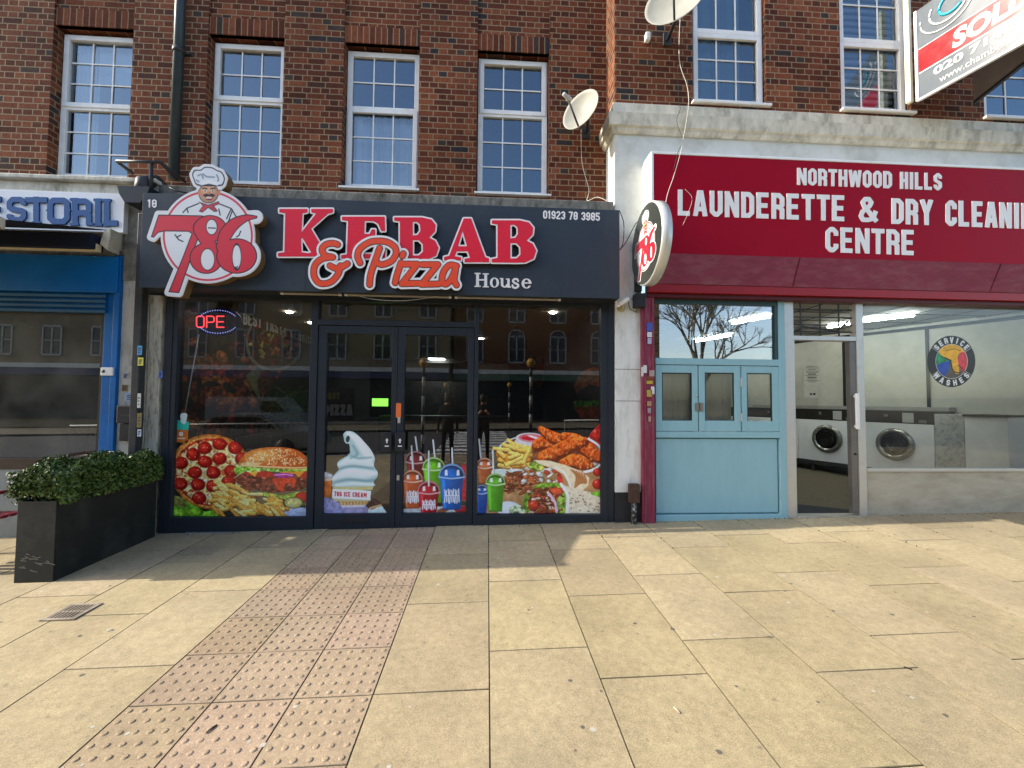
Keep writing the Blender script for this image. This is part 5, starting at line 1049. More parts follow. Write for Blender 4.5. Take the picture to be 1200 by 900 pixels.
# ------------------------------------------------------------------ LED open sign
YO = YG+.07
op_ = thing('open_sign', 'oval LED sign with red OPE letters lit and a dark N', 'sign', (float(at(255, 377, YO)[0]), YO, float(at(255, 390, YO)[2])))
solid(lambda X, Y: (np.hypot((X-255.5)/27.5, (Y-377)/17)-1)*19, (225, 356, 287, 398), YO, .02, 'plate', pmat('dark_blue_plate', (0.012, 0.018, 0.09), 0.4), op_)
REDL = pmat('red_led', (0.5, 0.01, 0.02), 0.4, emis=(1.0, 0.05, 0.06), estr=1.0); BLUL = pmat('blue_led', (0.1, 0.12, 0.5), 0.4, emis=(0.35, 0.4, 1.0), estr=0.55); OFFL = pmat('unlit_led', (0.05, 0.05, 0.09), 0.4)
for i, (c, f, bx) in enumerate(word_fields('OPEN', 229.5, 276, 370, 370, 14, 0.04, 0.2)): solid(f, bx, YO-.006, .006, 'letter_tube', REDL if c != 'N' else OFFL, op_, step=.25)
def dots(X, Y):
    D = np.full(X.shape, 1e9)
    for s in (-1, 1):
        for k in range(17):
            a = math.radians(-150+ k*7.5) if s < 0 else math.radians(150-k*7.5); D = np.minimum(D, np.hypot(X-(255+23.5*math.cos(a)), Y-(377+13.5*math.sin(a)))-.55)
    return D
solid(dots, (228, 360, 283, 394), YO-.006, .005, 'led_border', BLUL, op_, step=.2)
t = tag(MB().tube([P3(233, 392, YO), P3(214, 500, YO+.02)], .006, 6).build('sign_cable', WPAINT, None, origin=P3(233, 392, YO)), 'white cable hanging down from the lit oval sign', 'cable')
# ------------------------------------------------------------------ inside the pizza shop
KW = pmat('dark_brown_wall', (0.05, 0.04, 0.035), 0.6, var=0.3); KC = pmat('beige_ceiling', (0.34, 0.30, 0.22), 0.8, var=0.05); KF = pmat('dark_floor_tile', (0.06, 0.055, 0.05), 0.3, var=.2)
kr = thing('shop_interior', 'dark interior room of the pizza shop behind its glass', 'room', (-1, 8, .15))
XWL, XWR, YBK, ZC = -3.58, 1.47, 13.0, 2.83
def bigquad(nm, mat, par, *v):
    q = MB(); q.quad(*v); return q.build(nm, mat, par)
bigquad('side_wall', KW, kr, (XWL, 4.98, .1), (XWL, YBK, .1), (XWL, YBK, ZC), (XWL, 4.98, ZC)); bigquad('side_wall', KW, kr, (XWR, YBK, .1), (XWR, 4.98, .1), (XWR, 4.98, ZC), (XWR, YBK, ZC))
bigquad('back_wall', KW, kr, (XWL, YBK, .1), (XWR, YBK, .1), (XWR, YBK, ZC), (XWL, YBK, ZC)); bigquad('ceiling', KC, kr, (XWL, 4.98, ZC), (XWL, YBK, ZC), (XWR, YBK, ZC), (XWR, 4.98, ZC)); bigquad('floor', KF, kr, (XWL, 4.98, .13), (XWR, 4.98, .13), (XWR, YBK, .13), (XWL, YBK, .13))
m_ = MB(); m_.box(XWL, XWL+.5, 6.2, YBK, .13, 1.05, .01); m_.box(-2.6, .6, 10.2, 10.8, .13, 1.2, .01); m_.box(-2.6, .6, 11.5, 11.6, 2.1, 2.6, .01)
tag(m_.build('serving_counter', pmat('steel_counter', (0.12, 0.12, 0.12), 0.3, metal=.7, var=.2), None, origin=(-1, 10.2, .13)), 'long dark steel serving counter inside the pizza shop', 'counter')
SPOT = pmat('spot_lens', (0.9, 0.9, 0.85), 0.3, emis=(1.0, 0.93, 0.8), estr=22)
for i, (px, py, lab) in enumerate(((301, 352.3, 'nearest'), (339, 367, 'middle'), (365, 379, 'farthest'))):
    D = 489*(ZC-1.6)/(466-py); x, y, z = (float(v) for v in at(px, py, D))
    m_ = MB(); m_.lathe([(.0, 0), (.045, 0), (.05, .012)], (x, y, ZC-.014), seg=16); tag(m_.build('ceiling_spotlight', SPOT, None, origin=(x, y, ZC-.01)), f'{lab} of the three round ceiling spots behind the left shop window', 'spotlight', 'ceiling spots in the pizza shop')
for px, py, lab in ((648, 361, 'lit ceiling spot near the right window of the pizza shop'), (700, 369, 'small lit ceiling spot close to the white pilaster side'), (564, 394, 'small lit ceiling spot seen beside the right door')):
    D = min(489*(ZC-1.6)/(466-py), 12.8); x, y, z = (float(v) for v in at(px, py, D)); m_ = MB(); m_.lathe([(.0, 0), (.045, 0), (.05, .012)], (x, y, ZC-.014), seg=16); tag(m_.build('ceiling_spotlight', SPOT, None, origin=(x, y, ZC-.01)), lab, 'spotlight', 'ceiling spots in the pizza shop')
TUB = pmat('ceiling_panel_light', (0.9, 0.9, 0.9), 0.3, emis=(0.85, 1.0, 1.0), estr=14)
for (a, b, py, lab) in ((487, 511, 403, 'larger'), (502, 520, 419.5, 'smaller')):
    D = min(489*(ZC-1.6)/(466-py), 12.6); x0 = float(at(a, py, D)[0]); x1 = float(at(b, py, D)[0]); z = float(at(a, py, D)[2])
    m_ = MB(); m_.box(x0, x1, D, D+.35, z-.02, z+.02); tag(m_.build('panel_light', TUB, None, origin=(x0, D, z)), f'{lab} of the two bright strip lights seen through the right door', 'ceiling light', 'strip lights in the pizza shop')
q = rect(436, 467, 454.5, 476, 9.9); tag(MB().box(q[0], q[1], 9.9, 9.93, q[2], q[3]).build('green_display', pmat('green_screen', (0.1, 0.5, 0.05), 0.4, emis=(0.25, 1.0, 0.08), estr=.9), None, origin=(q[0], 9.9, q[2])), 'small glowing green display seen through the left door', 'display')
q = rect(509, 456, 516, 472, 9.9); tag(MB().box(q[0], q[1], 9.9, 9.93, q[2], q[3]).build('white_notice', pmat('grey_notice', (0.45, 0.47, 0.5), 0.6), None, origin=(q[0], 9.9, q[2])), 'small pale notice on the back counter seen through the right door', 'notice')
WALLART = artmat('printed_wall_graphic', 0.5, 0.3)
A = Art(212, 346, 368, 512, 1.7, 31).crop(0, 0, 1); A.fill((34, 22, 18)); Rr = random.Random(5)
A.C += A.N2[..., None]*np.array([16, 9, 6])
for x, y, rx, ry, c in ((242, 425, 26, 12, (92, 54, 22)), (262, 440, 30, 16, (110, 44, 14)), (270, 470, 22, 18, (128, 66, 16)), (250, 450, 14, 12, (124, 78, 20)), (228, 480, 14, 22, (90, 60, 20)), (245, 505, 20, 14, (106, 54, 30)), (290, 490, 30, 14, (48, 40, 30)), (330, 480, 30, 20, (40, 36, 26)), (225, 375, 12, 16, (70, 20, 16))):
    A.ell(x, y, rx, ry, c, Rr.uniform(-.4, .4), .5, noise=.5)
for i in range(80): A.ell(Rr.uniform(216, 300), Rr.uniform(400, 508), Rr.uniform(3, 10), Rr.uniform(2.5, 6), Rr.choice([(126, 64, 34), (60, 30, 20), (96, 46, 28), (140, 84, 44), (40, 36, 26), (110, 44, 30)]), Rr.uniform(0, 3), .4, noise=.4)
A.ell(322, 400, 34, 36, (120, 116, 100), .3, .2); A.ell(322, 399, 31, 33, (58, 30, 18), .3, noise=.5)
for i in range(110): A.ell(322+Rr.gauss(0, 12), 398+Rr.gauss(0, 14), Rr.uniform(2, 6), Rr.uniform(1, 3.5), Rr.choice([(140, 80, 34), (110, 44, 22), (150, 130, 60), (70, 66, 24), (130, 30, 20)]), Rr.uniform(0, 3), .4, noise=.4)
A.poly([(288, 440), (296, 433), (312, 434), (306, 455), (304, 468), (296, 456)], (92, 96, 62), noise=.15); A.ell(311, 448, 9, 15, (66, 34, 20), .2, noise=.5)
for i in range(40): A.line([(Rr.uniform(300, 366), Rr.uniform(450, 506)), (Rr.uniform(300, 366), Rr.uniform(450, 506))], .8, Rr.choice([(70, 64, 44), (52, 46, 36), (96, 84, 60)]))
for wd_, a, b, t0, t1, h in (('BEST', 285, 307, 364.5, 369, 15.5), ('TASTY', 311, 336.5, 372, 380, 14.5), ('KEBABS', 340, 367, 384, 393, 11.5)): A.word(wd_, a, b, t0, t1, h, (232, 226, 200), .065, .16)
A.A[:] = 1; A.A *= ((A.Y > 351+(A.X-262)*.36) | (A.X < 285))
A.A *= (A.X > 211.8)
tag(A.build('wall_graphic', WALLART, None, lambda x, y: atX(x, y, XWL+.006), 2.0), 'dark printed wall graphic of food with BEST TASTY KEBABS lettering', 'wall graphic')
A = Art(668, 428, 706, 496, 1.6, 41).crop(0, 0, 1); A.fill((28, 18, 14)); A.poly([(672, 452), (680, 436), (695, 430), (706, 433), (706, 455), (690, 450), (676, 462)], (132, 66, 24), noise=.3); A.poly([(672, 470), (706, 466), (706, 480), (672, 478)], (60, 96, 26), noise=.5); A.poly([(672, 477), (706, 476), (706, 492), (680, 490)], (120, 58, 26), noise=.3); A.ell(690, 462, 14, 8, (46, 26, 20), noise=.5)
tag(A.build('wall_graphic', WALLART, None, lambda x, y: atX(x, y, XWR-.006), 2.0), 'printed burger wall graphic at the right side of the pizza shop', 'wall graphic')
A = Art(625, 418, 670, 492, 1.5, 43).crop(0, 0, 1); A.fill((26, 12, 10)); A.C += A.N2[..., None]*14
A.poly([(642, 490), (655, 440), (668, 490)], (96, 48, 24), noise=.3); A.ell(632, 440, 9, 12, (90, 20, 16), noise=.4); A.ell(650, 430, 16, 6, (110, 28, 18), noise=.3)
tag(A.build('wall_graphic', WALLART, None, onY(10.9), 1.8), 'dark red food panel at the back right of the pizza shop', 'wall graphic')
for tx_, bx_, mt, lb_ in (('PIZZA', (380, 474, 413, 488), WPAINT, 'white PIZZA lettering'),):
    t = thing('menu_board', 'dark menu board with white PIZZA lettering behind the left door', 'menu board', (-3.0, 8.2, 1.2)); q = rect(379, 455, 415, 494, 8.2)
    MB().box(q[0], q[1], 8.2, 8.23, q[2], q[3]).build('board', KW, t); q2 = rect(*bx_, 8.19)
    for i, (c, f, bx) in enumerate(word_fields(tx_, bx_[0], bx_[2], bx_[1], bx_[1], 13, .14, .15)): solid(f, bx, 8.18, .01, 'letter', pmat('grey_lettering', (.35, .36, .38), .5), t, step=.3)
    for i, (c, f, bx) in enumerate(word_fields('BEST', 380, 398, 460, 460, 8, .14, .15)): solid(f, bx, 8.18, .01, 'letter', pmat('yellow_lettering', (.2, .15, .03), .5), t, step=.3)
# ------------------------------------------------------------------ the launderette
LR = MB()
sg2 = thing('launderette_sign', 'glossy maroon launderette sign board with white block capitals', 'sign', (5, 4.6, 3.6))
YM = 4.60
zA = (float(at(765, 181, YM)[2])+float(at(1200, 199, YM)[2]))/2; zB = (float(at(800, 296, YM)[2])+float(at(1200, 311, YM)[2]))/2; xA = float(at(766, 240, YM)[0])
m_ = MB(); m_.box(xA, 13, YM, YL+.01, zB, zA, .003); m_.build('board', MAROON, sg2)
m_ = MB(); m_.box(xA-.028, xA, YM-.006, YL, zB-.005, zA+.03, .003); m_.box(xA, 13, YM-.006, YL, zA+.001, zA+.03, .003); m_.build('trim', UPVC, sg2)
zC_ = float(at(1000, 338, 4.72)[2]); zD_ = float(at(1000, 349, 4.78)[2]); zE_ = float(at(1000, 355, 4.84)[2])
m_ = MB(); m_.prism([(YM-.004, zB), (4.72, zC_), (4.80, zC_), (4.80, zB)], 'x', xA-.01, 13); m_.build('sloping_sheet', MAROONF, sg2)
for px in (933, 1166):
    x = float(at(px, 320, 4.66)[0]); m_ = MB(); m_.prism([(YM-.008, zB-.004), (4.716, zC_+.004), (4.722, zC_+.004), (YM, zB-.004)], 'x', x-.006, x+.006); m_.build('sheet_joint', MAROOND, sg2)
m_ = MB(); m_.box(xA-.005, 13, 4.73, 4.86, zD_, zC_-.002, .003); m_.build('red_rail', pmat('red_rail', (.30, .006, .012), .35, var=.1), sg2); m_ = MB(); m_.box(xA-.005, 13, 4.78, 4.95, zE_, zD_-.002, .003); m_.build('shutter_housing', MAROOND, sg2)
WL_ = pmat('white_block_letters', (0.80, 0.80, 0.78), 0.45, var=.04)
def lets(text, x0, x1, t0, t1, h, wt=.088, gap=.18):
    for c, f, bx in word_fields(text, x0, x1, t0, t1, h, wt, gap): solid(f, bx, YM-.006, .006, 'letter', WL_, sg2, step=.3)
lets('NORTHWOOD', 934.3, 1045.5, 196.6, 200.7, 20.0, .092); lets('HILLS', 1055, 1104, 201.2, 203, 20.0, .092)
lets('LAUNDERETTE', 794.6, 990.3, 222.0, 229.0, 30.3); lets('&', 1007, 1028, 230.5, 231, 29.5, .088); lets('DRY', 1045, 1093.5, 232.2, 234.0, 30.0); lets('CLEANING', 1108.3, 1227, 234.4, 239, 30.2)
lets('CENTRE', 967.7, 1071.7, 265.7, 269.6, 29.6)
# maroon post with stickers
t = thing('maroon_post', 'faded maroon painted door post with peeling stickers beside the turquoise unit', 'post', (1.95, 4.84, .17))
x0, x1, _, _ = rect(752.5, 500, 767.5, 520, 4.80)
m_ = MB(); m_.box(x0, x1, 4.80, 4.95, gz(1.9, 4.8)-.01, zE_, .004); m_.box(x0+.03, x0+.045, 4.788, 4.80, gz(1.9, 4.8), zE_-.01); m_.box(x1-.035, x1-.012, 4.79, 4.80, gz(1.9, 4.8), zE_-.01); m_.build('shaft', PINK, t)
for (a, b, c, d, col) in ((758, 378, 764.5, 388, (.06, .10, .40)), (758.5, 389, 764, 395, (.65, .65, .68)), (759, 396, 763.5, 403, (.40, .42, .55)), (754, 428, 758, 437, (.6, .6, .6)), (761, 434, 767, 441, (.35, .28, .26)), (757, 441, 766, 445, (.18, .05, .03)), (758, 446, 765, 450, (.45, .33, .04)), (763, 453, 767, 462, (.6, .6, .62)), (758, 457, 764, 465, (.40, .30, .06)), (758.5, 470, 763.5, 476, (.35, .22, .12)), (759, 478, 763, 484, (.3, .25, .3)), (760, 488, 763, 494, (.4, .25, .2)), (751.5, 430, 754, 441, (.6, .58, .55))):
    q = rect(a, b, c, d, 4.785); MB().box(q[0], q[1], 4.7845, 4.789, q[2], q[3]).build('sticker', pmat('sticker_%d' % int(a*10+b), col, .5, var=.25, scale=60), t)
# turquoise unit
tu = thing('turquoise_unit', 'turquoise painted wooden frontage with three small glazed hatches and a window above', 'shop frontage', (2.7, 4.87, .18))
YT = 4.86
def R_(a, b, c, d, y=YT): return rect(a, b, c, d, y)
def rbox(mb, px, y0, y1, bev=.003, yy=YT): q = rect(*px, yy); mb.box(q[0], q[1], y0, y1, q[2], q[3], bev); return q
X0, X1 = xx(768, YT), xx(920.5, YT); ztT = zE_; zb_ = gz(2.7, 4.86)
zy_ = lambda py: float(at(845, py, YT)[2])
m_ = MB(); xst = xx(913, YT); xsl = xx(769.5, YT)
m_.box(xst, X1, YT-.01, YT+.08, gz(3.3, 4.87)-.01, ztT, .004); m_.box(X0, xst, YT-.008, YT+.08, zy_(428), zy_(420.5), .004); m_.box(X0, xst, YT-.012, YT+.08, zy_(513), zy_(506), .004)
m_.box(X0, xst, YT-.006, YT+.08, zb_-.02, zy_(603.0), .004); m_.box(X0, xst, YT+.055, YT+.08, zy_(603.0), zy_(513)); m_.build('wood_frame', TURQ, tu)
m_ = MB(); m_.box(X0+.012, xx(911.5, YT), YT+.018, YT+.054, zy_(601.3), zy_(514.5), .003); m_.build('lower_panel', TURQ, tu)
m_ = MB(); xg = xx(909.6, YT); m_.box(xg, xst, YT+.0, YT+.05, zy_(420.5), ztT, .002); m_.box(X0, xg, YT+.001, YT+.05, zy_(357), ztT); m_.build('window_bead', pmat('dark_teal_bead', (.03, .07, .08), .4), tu)
q = MB(); q.quad((X0, YT+.03, zy_(420.5)), (xg, YT+.03, zy_(420.5)), (xg, YT+.03, zy_(357)), (X0, YT+.03, zy_(357))); q.build('pane', glassmat('sky_reflecting_glass', (.55, .6, .62), .36), tu)
for i, (a, b, g) in enumerate(((768, 818, (775.7, 436.8, 811, 493)), (818.6, 868, (826, 436.8, 860.5, 493)), (868.8, 913, (875.3, 437.3, 905, 493.5)))):
    D_ = rect(a, 428.5, b, 505.5, YT); Gq = rect(*g, YT); m_ = MB(); y0, y1 = YT-.004, YT+.035; zt_, zb2 = zy_(428.8), zy_(505.4)
    m_.box(D_[0]+.003, Gq[0], y0, y1, zb2, zt_, .003); m_.box(Gq[1], D_[1]-.003, y0, y1, zb2, zt_, .003); m_.box(Gq[0], Gq[1], y0+.001, y1, Gq[3], zt_, .003); m_.box(Gq[0], Gq[1], y0+.001, y1, zb2, Gq[2], .003)
    h_ = m_.build('hatch', TURQ, tu); q = MB(); q.quad((Gq[0], YT+.02, Gq[2]), (Gq[1], YT+.02, Gq[2]), (Gq[1], YT+.02, Gq[3]), (Gq[0], YT+.02, Gq[3])); q.build('hatch_pane', GL, h_)
    m_ = MB(); s_b = .012
    m_.box(Gq[0], Gq[0]+s_b, YT+.005, YT+.018, Gq[2], Gq[3]); m_.box(Gq[1]-s_b, Gq[1], YT+.005, YT+.018, Gq[2], Gq[3]); m_.box(Gq[0]+s_b, Gq[1]-s_b, YT+.005, YT+.018, Gq[3]-s_b, Gq[3]); m_.build('bead', pmat('black_bead', (.02, .03, .035), .5), h_)
for (a, b) in ((814.5, 818), (819.5, 823.5)):
    m_ = MB(); q = rect(a, 472, b, 482, YT); m_.box(q[0], q[1], YT-.02, YT-.004, q[2], q[3], .004); m_.build('pull_handle', pmat('dull_brass', (.25, .22, .18), .4, metal=.7), tu)
m_ = MB(); x_, y_, z_ = P3(816, 464, YT); m_.lathe([(.012, 0), (.012, .01), (0, .012)], (x_, YT-.004, z_), (0, -1, 0), 12); m_.build('lock', ALU, tu)
for py in (448, 489):
    m_ = MB(); q = rect(867.4, py-5, 869.4, py+5, YT); m_.box(q[0], q[1], YT-.012, YT-.003, q[2], q[3], .002); m_.build('hinge', ALU, tu)
BL = pmat('beige_blind', (0.46, 0.42, 0.30), 0.8, var=.08, stretch=(10, 1, 1))
q = rect(770, 430, 858, 498, 4.93); curtain(q[0], q[1], q[2], q[3], 4.95, 'hatch_blind', 'beige blind behind the first two small hatch windows', 'blind', BL, .01, 40)
# door opening
de = thing('launderette_doorway', 'aluminium framed open doorway of the launderette with barred transom above', 'doorway', (4, 4.87, .2))
xj0, xj1, xo0, xo1, xm0, xm1 = xx(921.5), xx(931), xx(933), xx(997), xx(1004.5), xx(1013)
m_ = MB(); zb3 = gz(3.9, 4.87)-.01
m_.box(X1+.003, xj1, YS-.01, YS+.08, zb3, ztT, .003); m_.box(xj1+.006, xj1+.03, YS+.02, YS+.12, zb3, zy(397, px=965)); m_.box(xm0, xm1, YS-.012, YS+.08, zb3, ztT, .003); zh0, zh1 = zy(399, px=965), zy(394, px=965); m_.box(xj1, xm0, YS-.008, YS+.08, zh0, zh1, .003); m_.build('door_frame', ALU, de)
m_ = MB(); m_.box(xo1, xm0-.002, YS+.0, YS+.06, zb3+.05, zh0-.01, .003); m_.build('open_door_edge', pmat('brown_grey_metal', (.16, .15, .14), .4, metal=.5, var=.15), de)
m_ = MB(); q = rect(1003.5, 461, 1007, 503, YS-.05); m_.box(q[0], q[1], YS-.06, YS-.03, q[2], q[3], .005); m_.box(q[0]+.005, q[1]-.005, YS-.03, YS-.01, q[2]+.02, q[2]+.05); m_.box(q[0]+.005, q[1]-.005, YS-.03, YS-.01, q[3]-.05, q[3]-.02); m_.build('pull_handle', WPAINT, de)
m_ = MB(); x_, y_, z_ = P3(1002.5, 532, YS-.005); m_.lathe([(.014, 0), (.014, .01), (0, .012)], (x_, YS, z_), (0, -1, 0), 12); m_.build('lock', BLACKP, de)
m_ = MB()
for py in (362, 371, 380, 388): a_, b_ = xj1, xm0; z = zy(py, px=965); m_.box(a_, b_, YS+.045, YS+.06, z-.008, z+.008)
for px in (941, 964, 986): x = xx(px, YS, 375); m_.box(x-.008, x+.008, YS+.035, YS+.045, zh1, ztT)
m_.tube([(xj1, YS+.05, zh1+.02), (xj1+.15, YS+.04, zh1+.12), (xm0-.2, YS+.045, zh1+.07), (xm0-.05, YS+.05, zh1+.2)], .012, 6); m_.build('transom_grille', DARKM, de)
m_ = MB(); m_.box(xj1, xm0, YS-.03, YS+.1, zb3, gz(3.9, 4.87)+.02, .003); m_.build('threshold', ALUD, de)
lw = thing('launderette_window', 'large plate glass window of the launderette over a stained metal panel', 'shop window', (7, 4.87, .2))
zwb = zy(549, px=1100); zws = zy(552.5, px=1100)
m_ = MB(); m_.box(xm1, 13, YS+.005, YS+.06, gz(4.4, 4.87)-.05, zws, .002); m_.build('stall_riser', ALUD, lw)
m_ = MB(); m_.box(xm1, 13, YS-.02, YS+.07, zws+.001, zwb, .003); m_.build('sill_rail', ALU, lw)
q = MB(); q.quad((xm1, YS+.03, zwb), (13, YS+.03, zwb), (13, YS+.03, ztT), (xm1, YS+.03, ztT)); q.build('glass_pane', GL, lw)
# room
lr = thing('launderette_interior', 'pale launderette room with tiled ceiling seen through the window and open door', 'room', (6, 7, .2))
LWAL = pmat('greyish_wall', (0.50, 0.50, 0.44), 0.7, var=0.1, scale=3, dirt=(.38, .38, .33), damt=.4, dscale=4); LCEI = pmat('ceiling_tiles', (0.44, 0.43, 0.38), 0.8, var=.05); LFLO = pmat('grey_floor_tile', (0.32, 0.30, 0.25), 0.4, var=.15, stretch=(1, 6, 1)); BLKS = pmat('black_strip', (.012, .012, .012), .6)
ZL0, ZLC = .22, 2.93
pA, pB, pC = (7.95, 4.98), (6.55, 7.9), (5.7, 11.0)
def vwall(p, q_, z0=ZL0, z1=ZLC, nm='wall', mat=LWAL, par=lr): return bigquad(nm, mat, par, (p[0], p[1], z0), (q_[0], q_[1], z0), (q_[0], q_[1], z1), (p[0], p[1], z1))
vwall(pA, pB); vwall(pB, pC); vwall((2.0, 11.0), pC); vwall((1.95, 4.98), (1.95, 11.0)); vwall(pA, (13, 4.98))
bigquad('ceiling', LCEI, lr, (1.9, 4.98, ZLC), (13, 4.98, ZLC), (13, 11, ZLC), (1.9, 11, ZLC)); bigquad('floor', LFLO, lr, (1.9, 4.96, ZL0), (13, 4.96, ZL0), (13, 11, ZL0), (1.9, 11, ZL0))
m_ = MB(); 
for k in range(12): y = 5.2+k*.6; m_.box(1.95, 8, y-.008, y+.008, ZLC-.006, ZLC-.001)
for k in range(11): x = 2.1+k*.6; m_.box(x-.008, x+.008, 4.98, 11, ZLC-.0075, ZLC-.002)
m_.build('ceiling_grid', BLKS, lr)
m_ = MB(); q = rect(932, 589, 975, 601, 5.2); m_.box(3.7, 4.7, 4.99, 5.7, ZL0, ZL0+.012); tag(m_.build('door_mat', pmat('dark_mat', (.03, .033, .036), .9, var=.3, scale=60), None, origin=(4, 5.2, ZL0)), 'dark grey mat just inside the open launderette door', 'mat')
def along(p, q_, t, off, z):      # point on the wall line, offset into the room
    dx, dy = q_[0]-p[0], q_[1]-p[1]; L_ = math.hypot(dx, dy); nx, ny = dy/L_, -dx/L_
    if nx > 0: nx, ny = -nx, -ny
    return (p[0]+dx*t+nx*off, p[1]+dy*t+ny*off, z)
def strip(p, q_, t0, t1, off, z0, z1, mb):
    a, b = along(p, q_, t0, .004, 0), along(p, q_, t1, .004, 0); c, d = along(p, q_, t1, off, 0), along(p, q_, t0, off, 0); mb.prism([a[:2], b[:2], c[:2], d[:2]], 'z', z0, z1)
m_ = MB(); strip(pA, pB, 0, 1, .03, ZLC-.10, ZLC-.05, m_); strip(pB, pC, 0, 1, .03, ZLC-.10, ZLC-.05, m_)
for t_ in (.14, .50, .86): strip(pA, pB, t_-.006, t_+.006, .03, 1.5, ZLC-.1, m_)
strip(pB, pC, .30, .31, .03, 1.5, ZLC-.1, m_); m_.build('wall_battens', BLKS, lr)
# ceiling tubes
for i, (a, b, y, lab) in enumerate((((1012, 376.5), (1071, 369.5), 0, 'bright fluorescent tube crossing the top of the large launderette window'), ((970, 383.5), (996, 380), 0, 'short bright fluorescent tube seen over the open launderette door'), ((816, 400), (856, 393), 0, 'fluorescent tube low in the upper turquoise window'), ((858, 379), (902, 371), 0, 'fluorescent tube high in the upper turquoise window'))):
    P_ = [onz(px, py, ZLC-.04) for (px, py) in (a, b)]
    m_ = MB(); m_.tube([P_[0], P_[1]], .016, 8); tag(m_.build('fluorescent_tube', pmat('tube_glow', (.9, .9, .9), .3, emis=(.95, 1, .93), estr=45), None, origin=P_[0]), lab, 'tube light', 'fluorescent tubes in the launderette')
# machines stand in a row in front of the wall, facing into the room
MW = pmat('white_enamel', (.78, .80, .81), .35, var=.04, dirt=(.45, .47, .47), damt=.3, dscale=6); MBK = pmat('machine_panel', (.02, .018, .016), .35, var=.3); MST = pmat('steel_ring', (.30, .30, .28), .25, metal=.8, var=.1); MGL = pmat('dark_porthole', (.008, .008, .009), .12)
c1 = np.array([float(at(968, 510, 7.35)[0]), 7.35]); c2 = np.array([float(at(1047, 514, 6.4)[0]), 6.4]); dv = (c2-c1); gapL = np.linalg.norm(dv); dv = dv/gapL; nv = np.array([-dv[1], dv[0]]) if (-dv[1]) < 0 else np.array([dv[1], -dv[0]])
if nv[0] > 0: nv = -nv
zt1 = float(at(968, 479.5, 7.35)[2]); zp1 = float(at(968, 492.5, 7.35)[2]); zb1 = float(at(968, 541, 7.35)[2]); zr1 = float(at(968, 514, 7.35)[2])
wW = gapL*.5-.004
def Lp(c, u, v, z): return (float(c[0]+dv[0]*u+nv[0]*v), float(c[1]+dv[1]*u+nv[1]*v), z)
def lbox(mb, c, u0, u1, v0, v1, z0, z1, bevel=0):
    s_ = len(mb.bm.verts); mb.box(u0, u1, v0, v1, z0, z1, bevel); mb.bm.verts.ensure_lookup_table()
    for v in list(mb.bm.verts)[s_:]: v.co = Lp(c, v.co.x, v.co.y, v.co.z)
    bmesh.ops.recalc_face_normals(mb.bm, faces=mb.bm.faces[:])
def washer(c, label):
    t = thing('washing_machine', label, 'washing machine', Lp(c, 0, 0, zb1), 'washing machines in a row')
    m_ = MB(); lbox(m_, c, -wW, wW, -.65, 0, zb1, zp1, .006); m_.build('cabinet', MW, t)
    m_ = MB(); lbox(m_, c, -wW, wW, -.64, -.012, zp1+.002, zt1, .004); p_ = m_.build('control_panel', MBK, t)
    m_ = MB(); lbox(m_, c, .12, .26, -.012, -.004, zp1+.02, zt1-.03); m_.build('instruction_plate', pmat('grey_plate', (.4, .41, .4), .5), p_)
    m_ = MB(); lbox(m_, c, .32, .42, -.012, -.006, zp1+.02, zp1+.07); lbox(m_, c, -.12, -.07, -.012, -.002, (zp1+zt1)/2, (zp1+zt1)/2+.05); m_.build('coin_slot', MST, p_)
    cc = Lp(c, 0.02, 0, zr1); ax = (float(nv[0]), float(nv[1]), 0)
    m_ = MB(); m_.lathe([(.255, -.002), (.258, .02), (.235, .045), (.19, .05), (.182, .03)], cc, ax, 40); d = m_.build('door_ring', MST, t)
    m_ = MB(); m_.lathe([(.183, .03), (.13, .035), (.06, .012), (.0, .006)], cc, ax, 32); m_.build('door_glass', MGL, d)
washer(c1, 'white washing machine seen through the open launderette door'); washer(c1-dv*gapL, 'white washing machine partly hidden by the left jamb of the open door'); washer(c2, 'white washing machine behind the left end of the large launderette window')
washer(c1-dv*gapL*2, 'farthest white washing machine of the row, mostly hidden by the turquoise unit')
m_ = MB(); lbox(m_, c2, gapL*.5, gapL*.5+.32, -.6, -.01, zb1, zt1-.04, .004); tag(m_.build('scratched_panel', pmat('scratched_grey_panel', (.42, .44, .43), .5, var=.1, dirt=(.12, .12, .12), damt=.7, dscale=16), None, origin=Lp(c2, gapL*.6, 0, zb1)), 'scratched pale grey panel to the right of the last washing machine', 'panel')
uE = min(gapL*.5+1.9, (6.4-5.12)/abs(float(dv[1]))-.1)
m_ = MB(); lbox(m_, c2, gapL*.5+.33, uE, -.6, .0, .24, zt1-.06, .004); a_ = thing('white_worktop', 'long white folding counter with dark top edge at the right of the washing machines', 'counter', Lp(c2, gapL*.5+.9, 0, .24)); m_.build('cabinet', pmat('white_laminate', (.76, .78, .77), .4, var=.05), a_); m_ = MB(); lbox(m_, c2, gapL*.5+.32, uE+.02, -.6, .03, zt1-.058, zt1-.03, .002); m_.build('top', BLKS, a_)
t = thing('machine_plinth', 'black steel stand carrying the row of washing machines', 'stand', Lp(c1, 0, 0, ZL0))
m_ = MB(); lbox(m_, c1, -1.8, gapL*1.5, -.55, .02, zb1-.07, zb1-.004); m_.build('bearer', DARKM, t)
for u in (-.9, -.25, .45, 1.1): m_ = MB(); lbox(m_, c1, u-.025, u+.025, -.06, -.01, ZL0, zb1-.07); m_.build('leg', DARKM, t)
m_ = MB(); lbox(m_, c1, -1.8, gapL*1.5, -.5, -.3, ZL0, zb1-.12); m_.build('low_panel', pmat('grey_low_panel', (.30, .33, .34), .6), t)
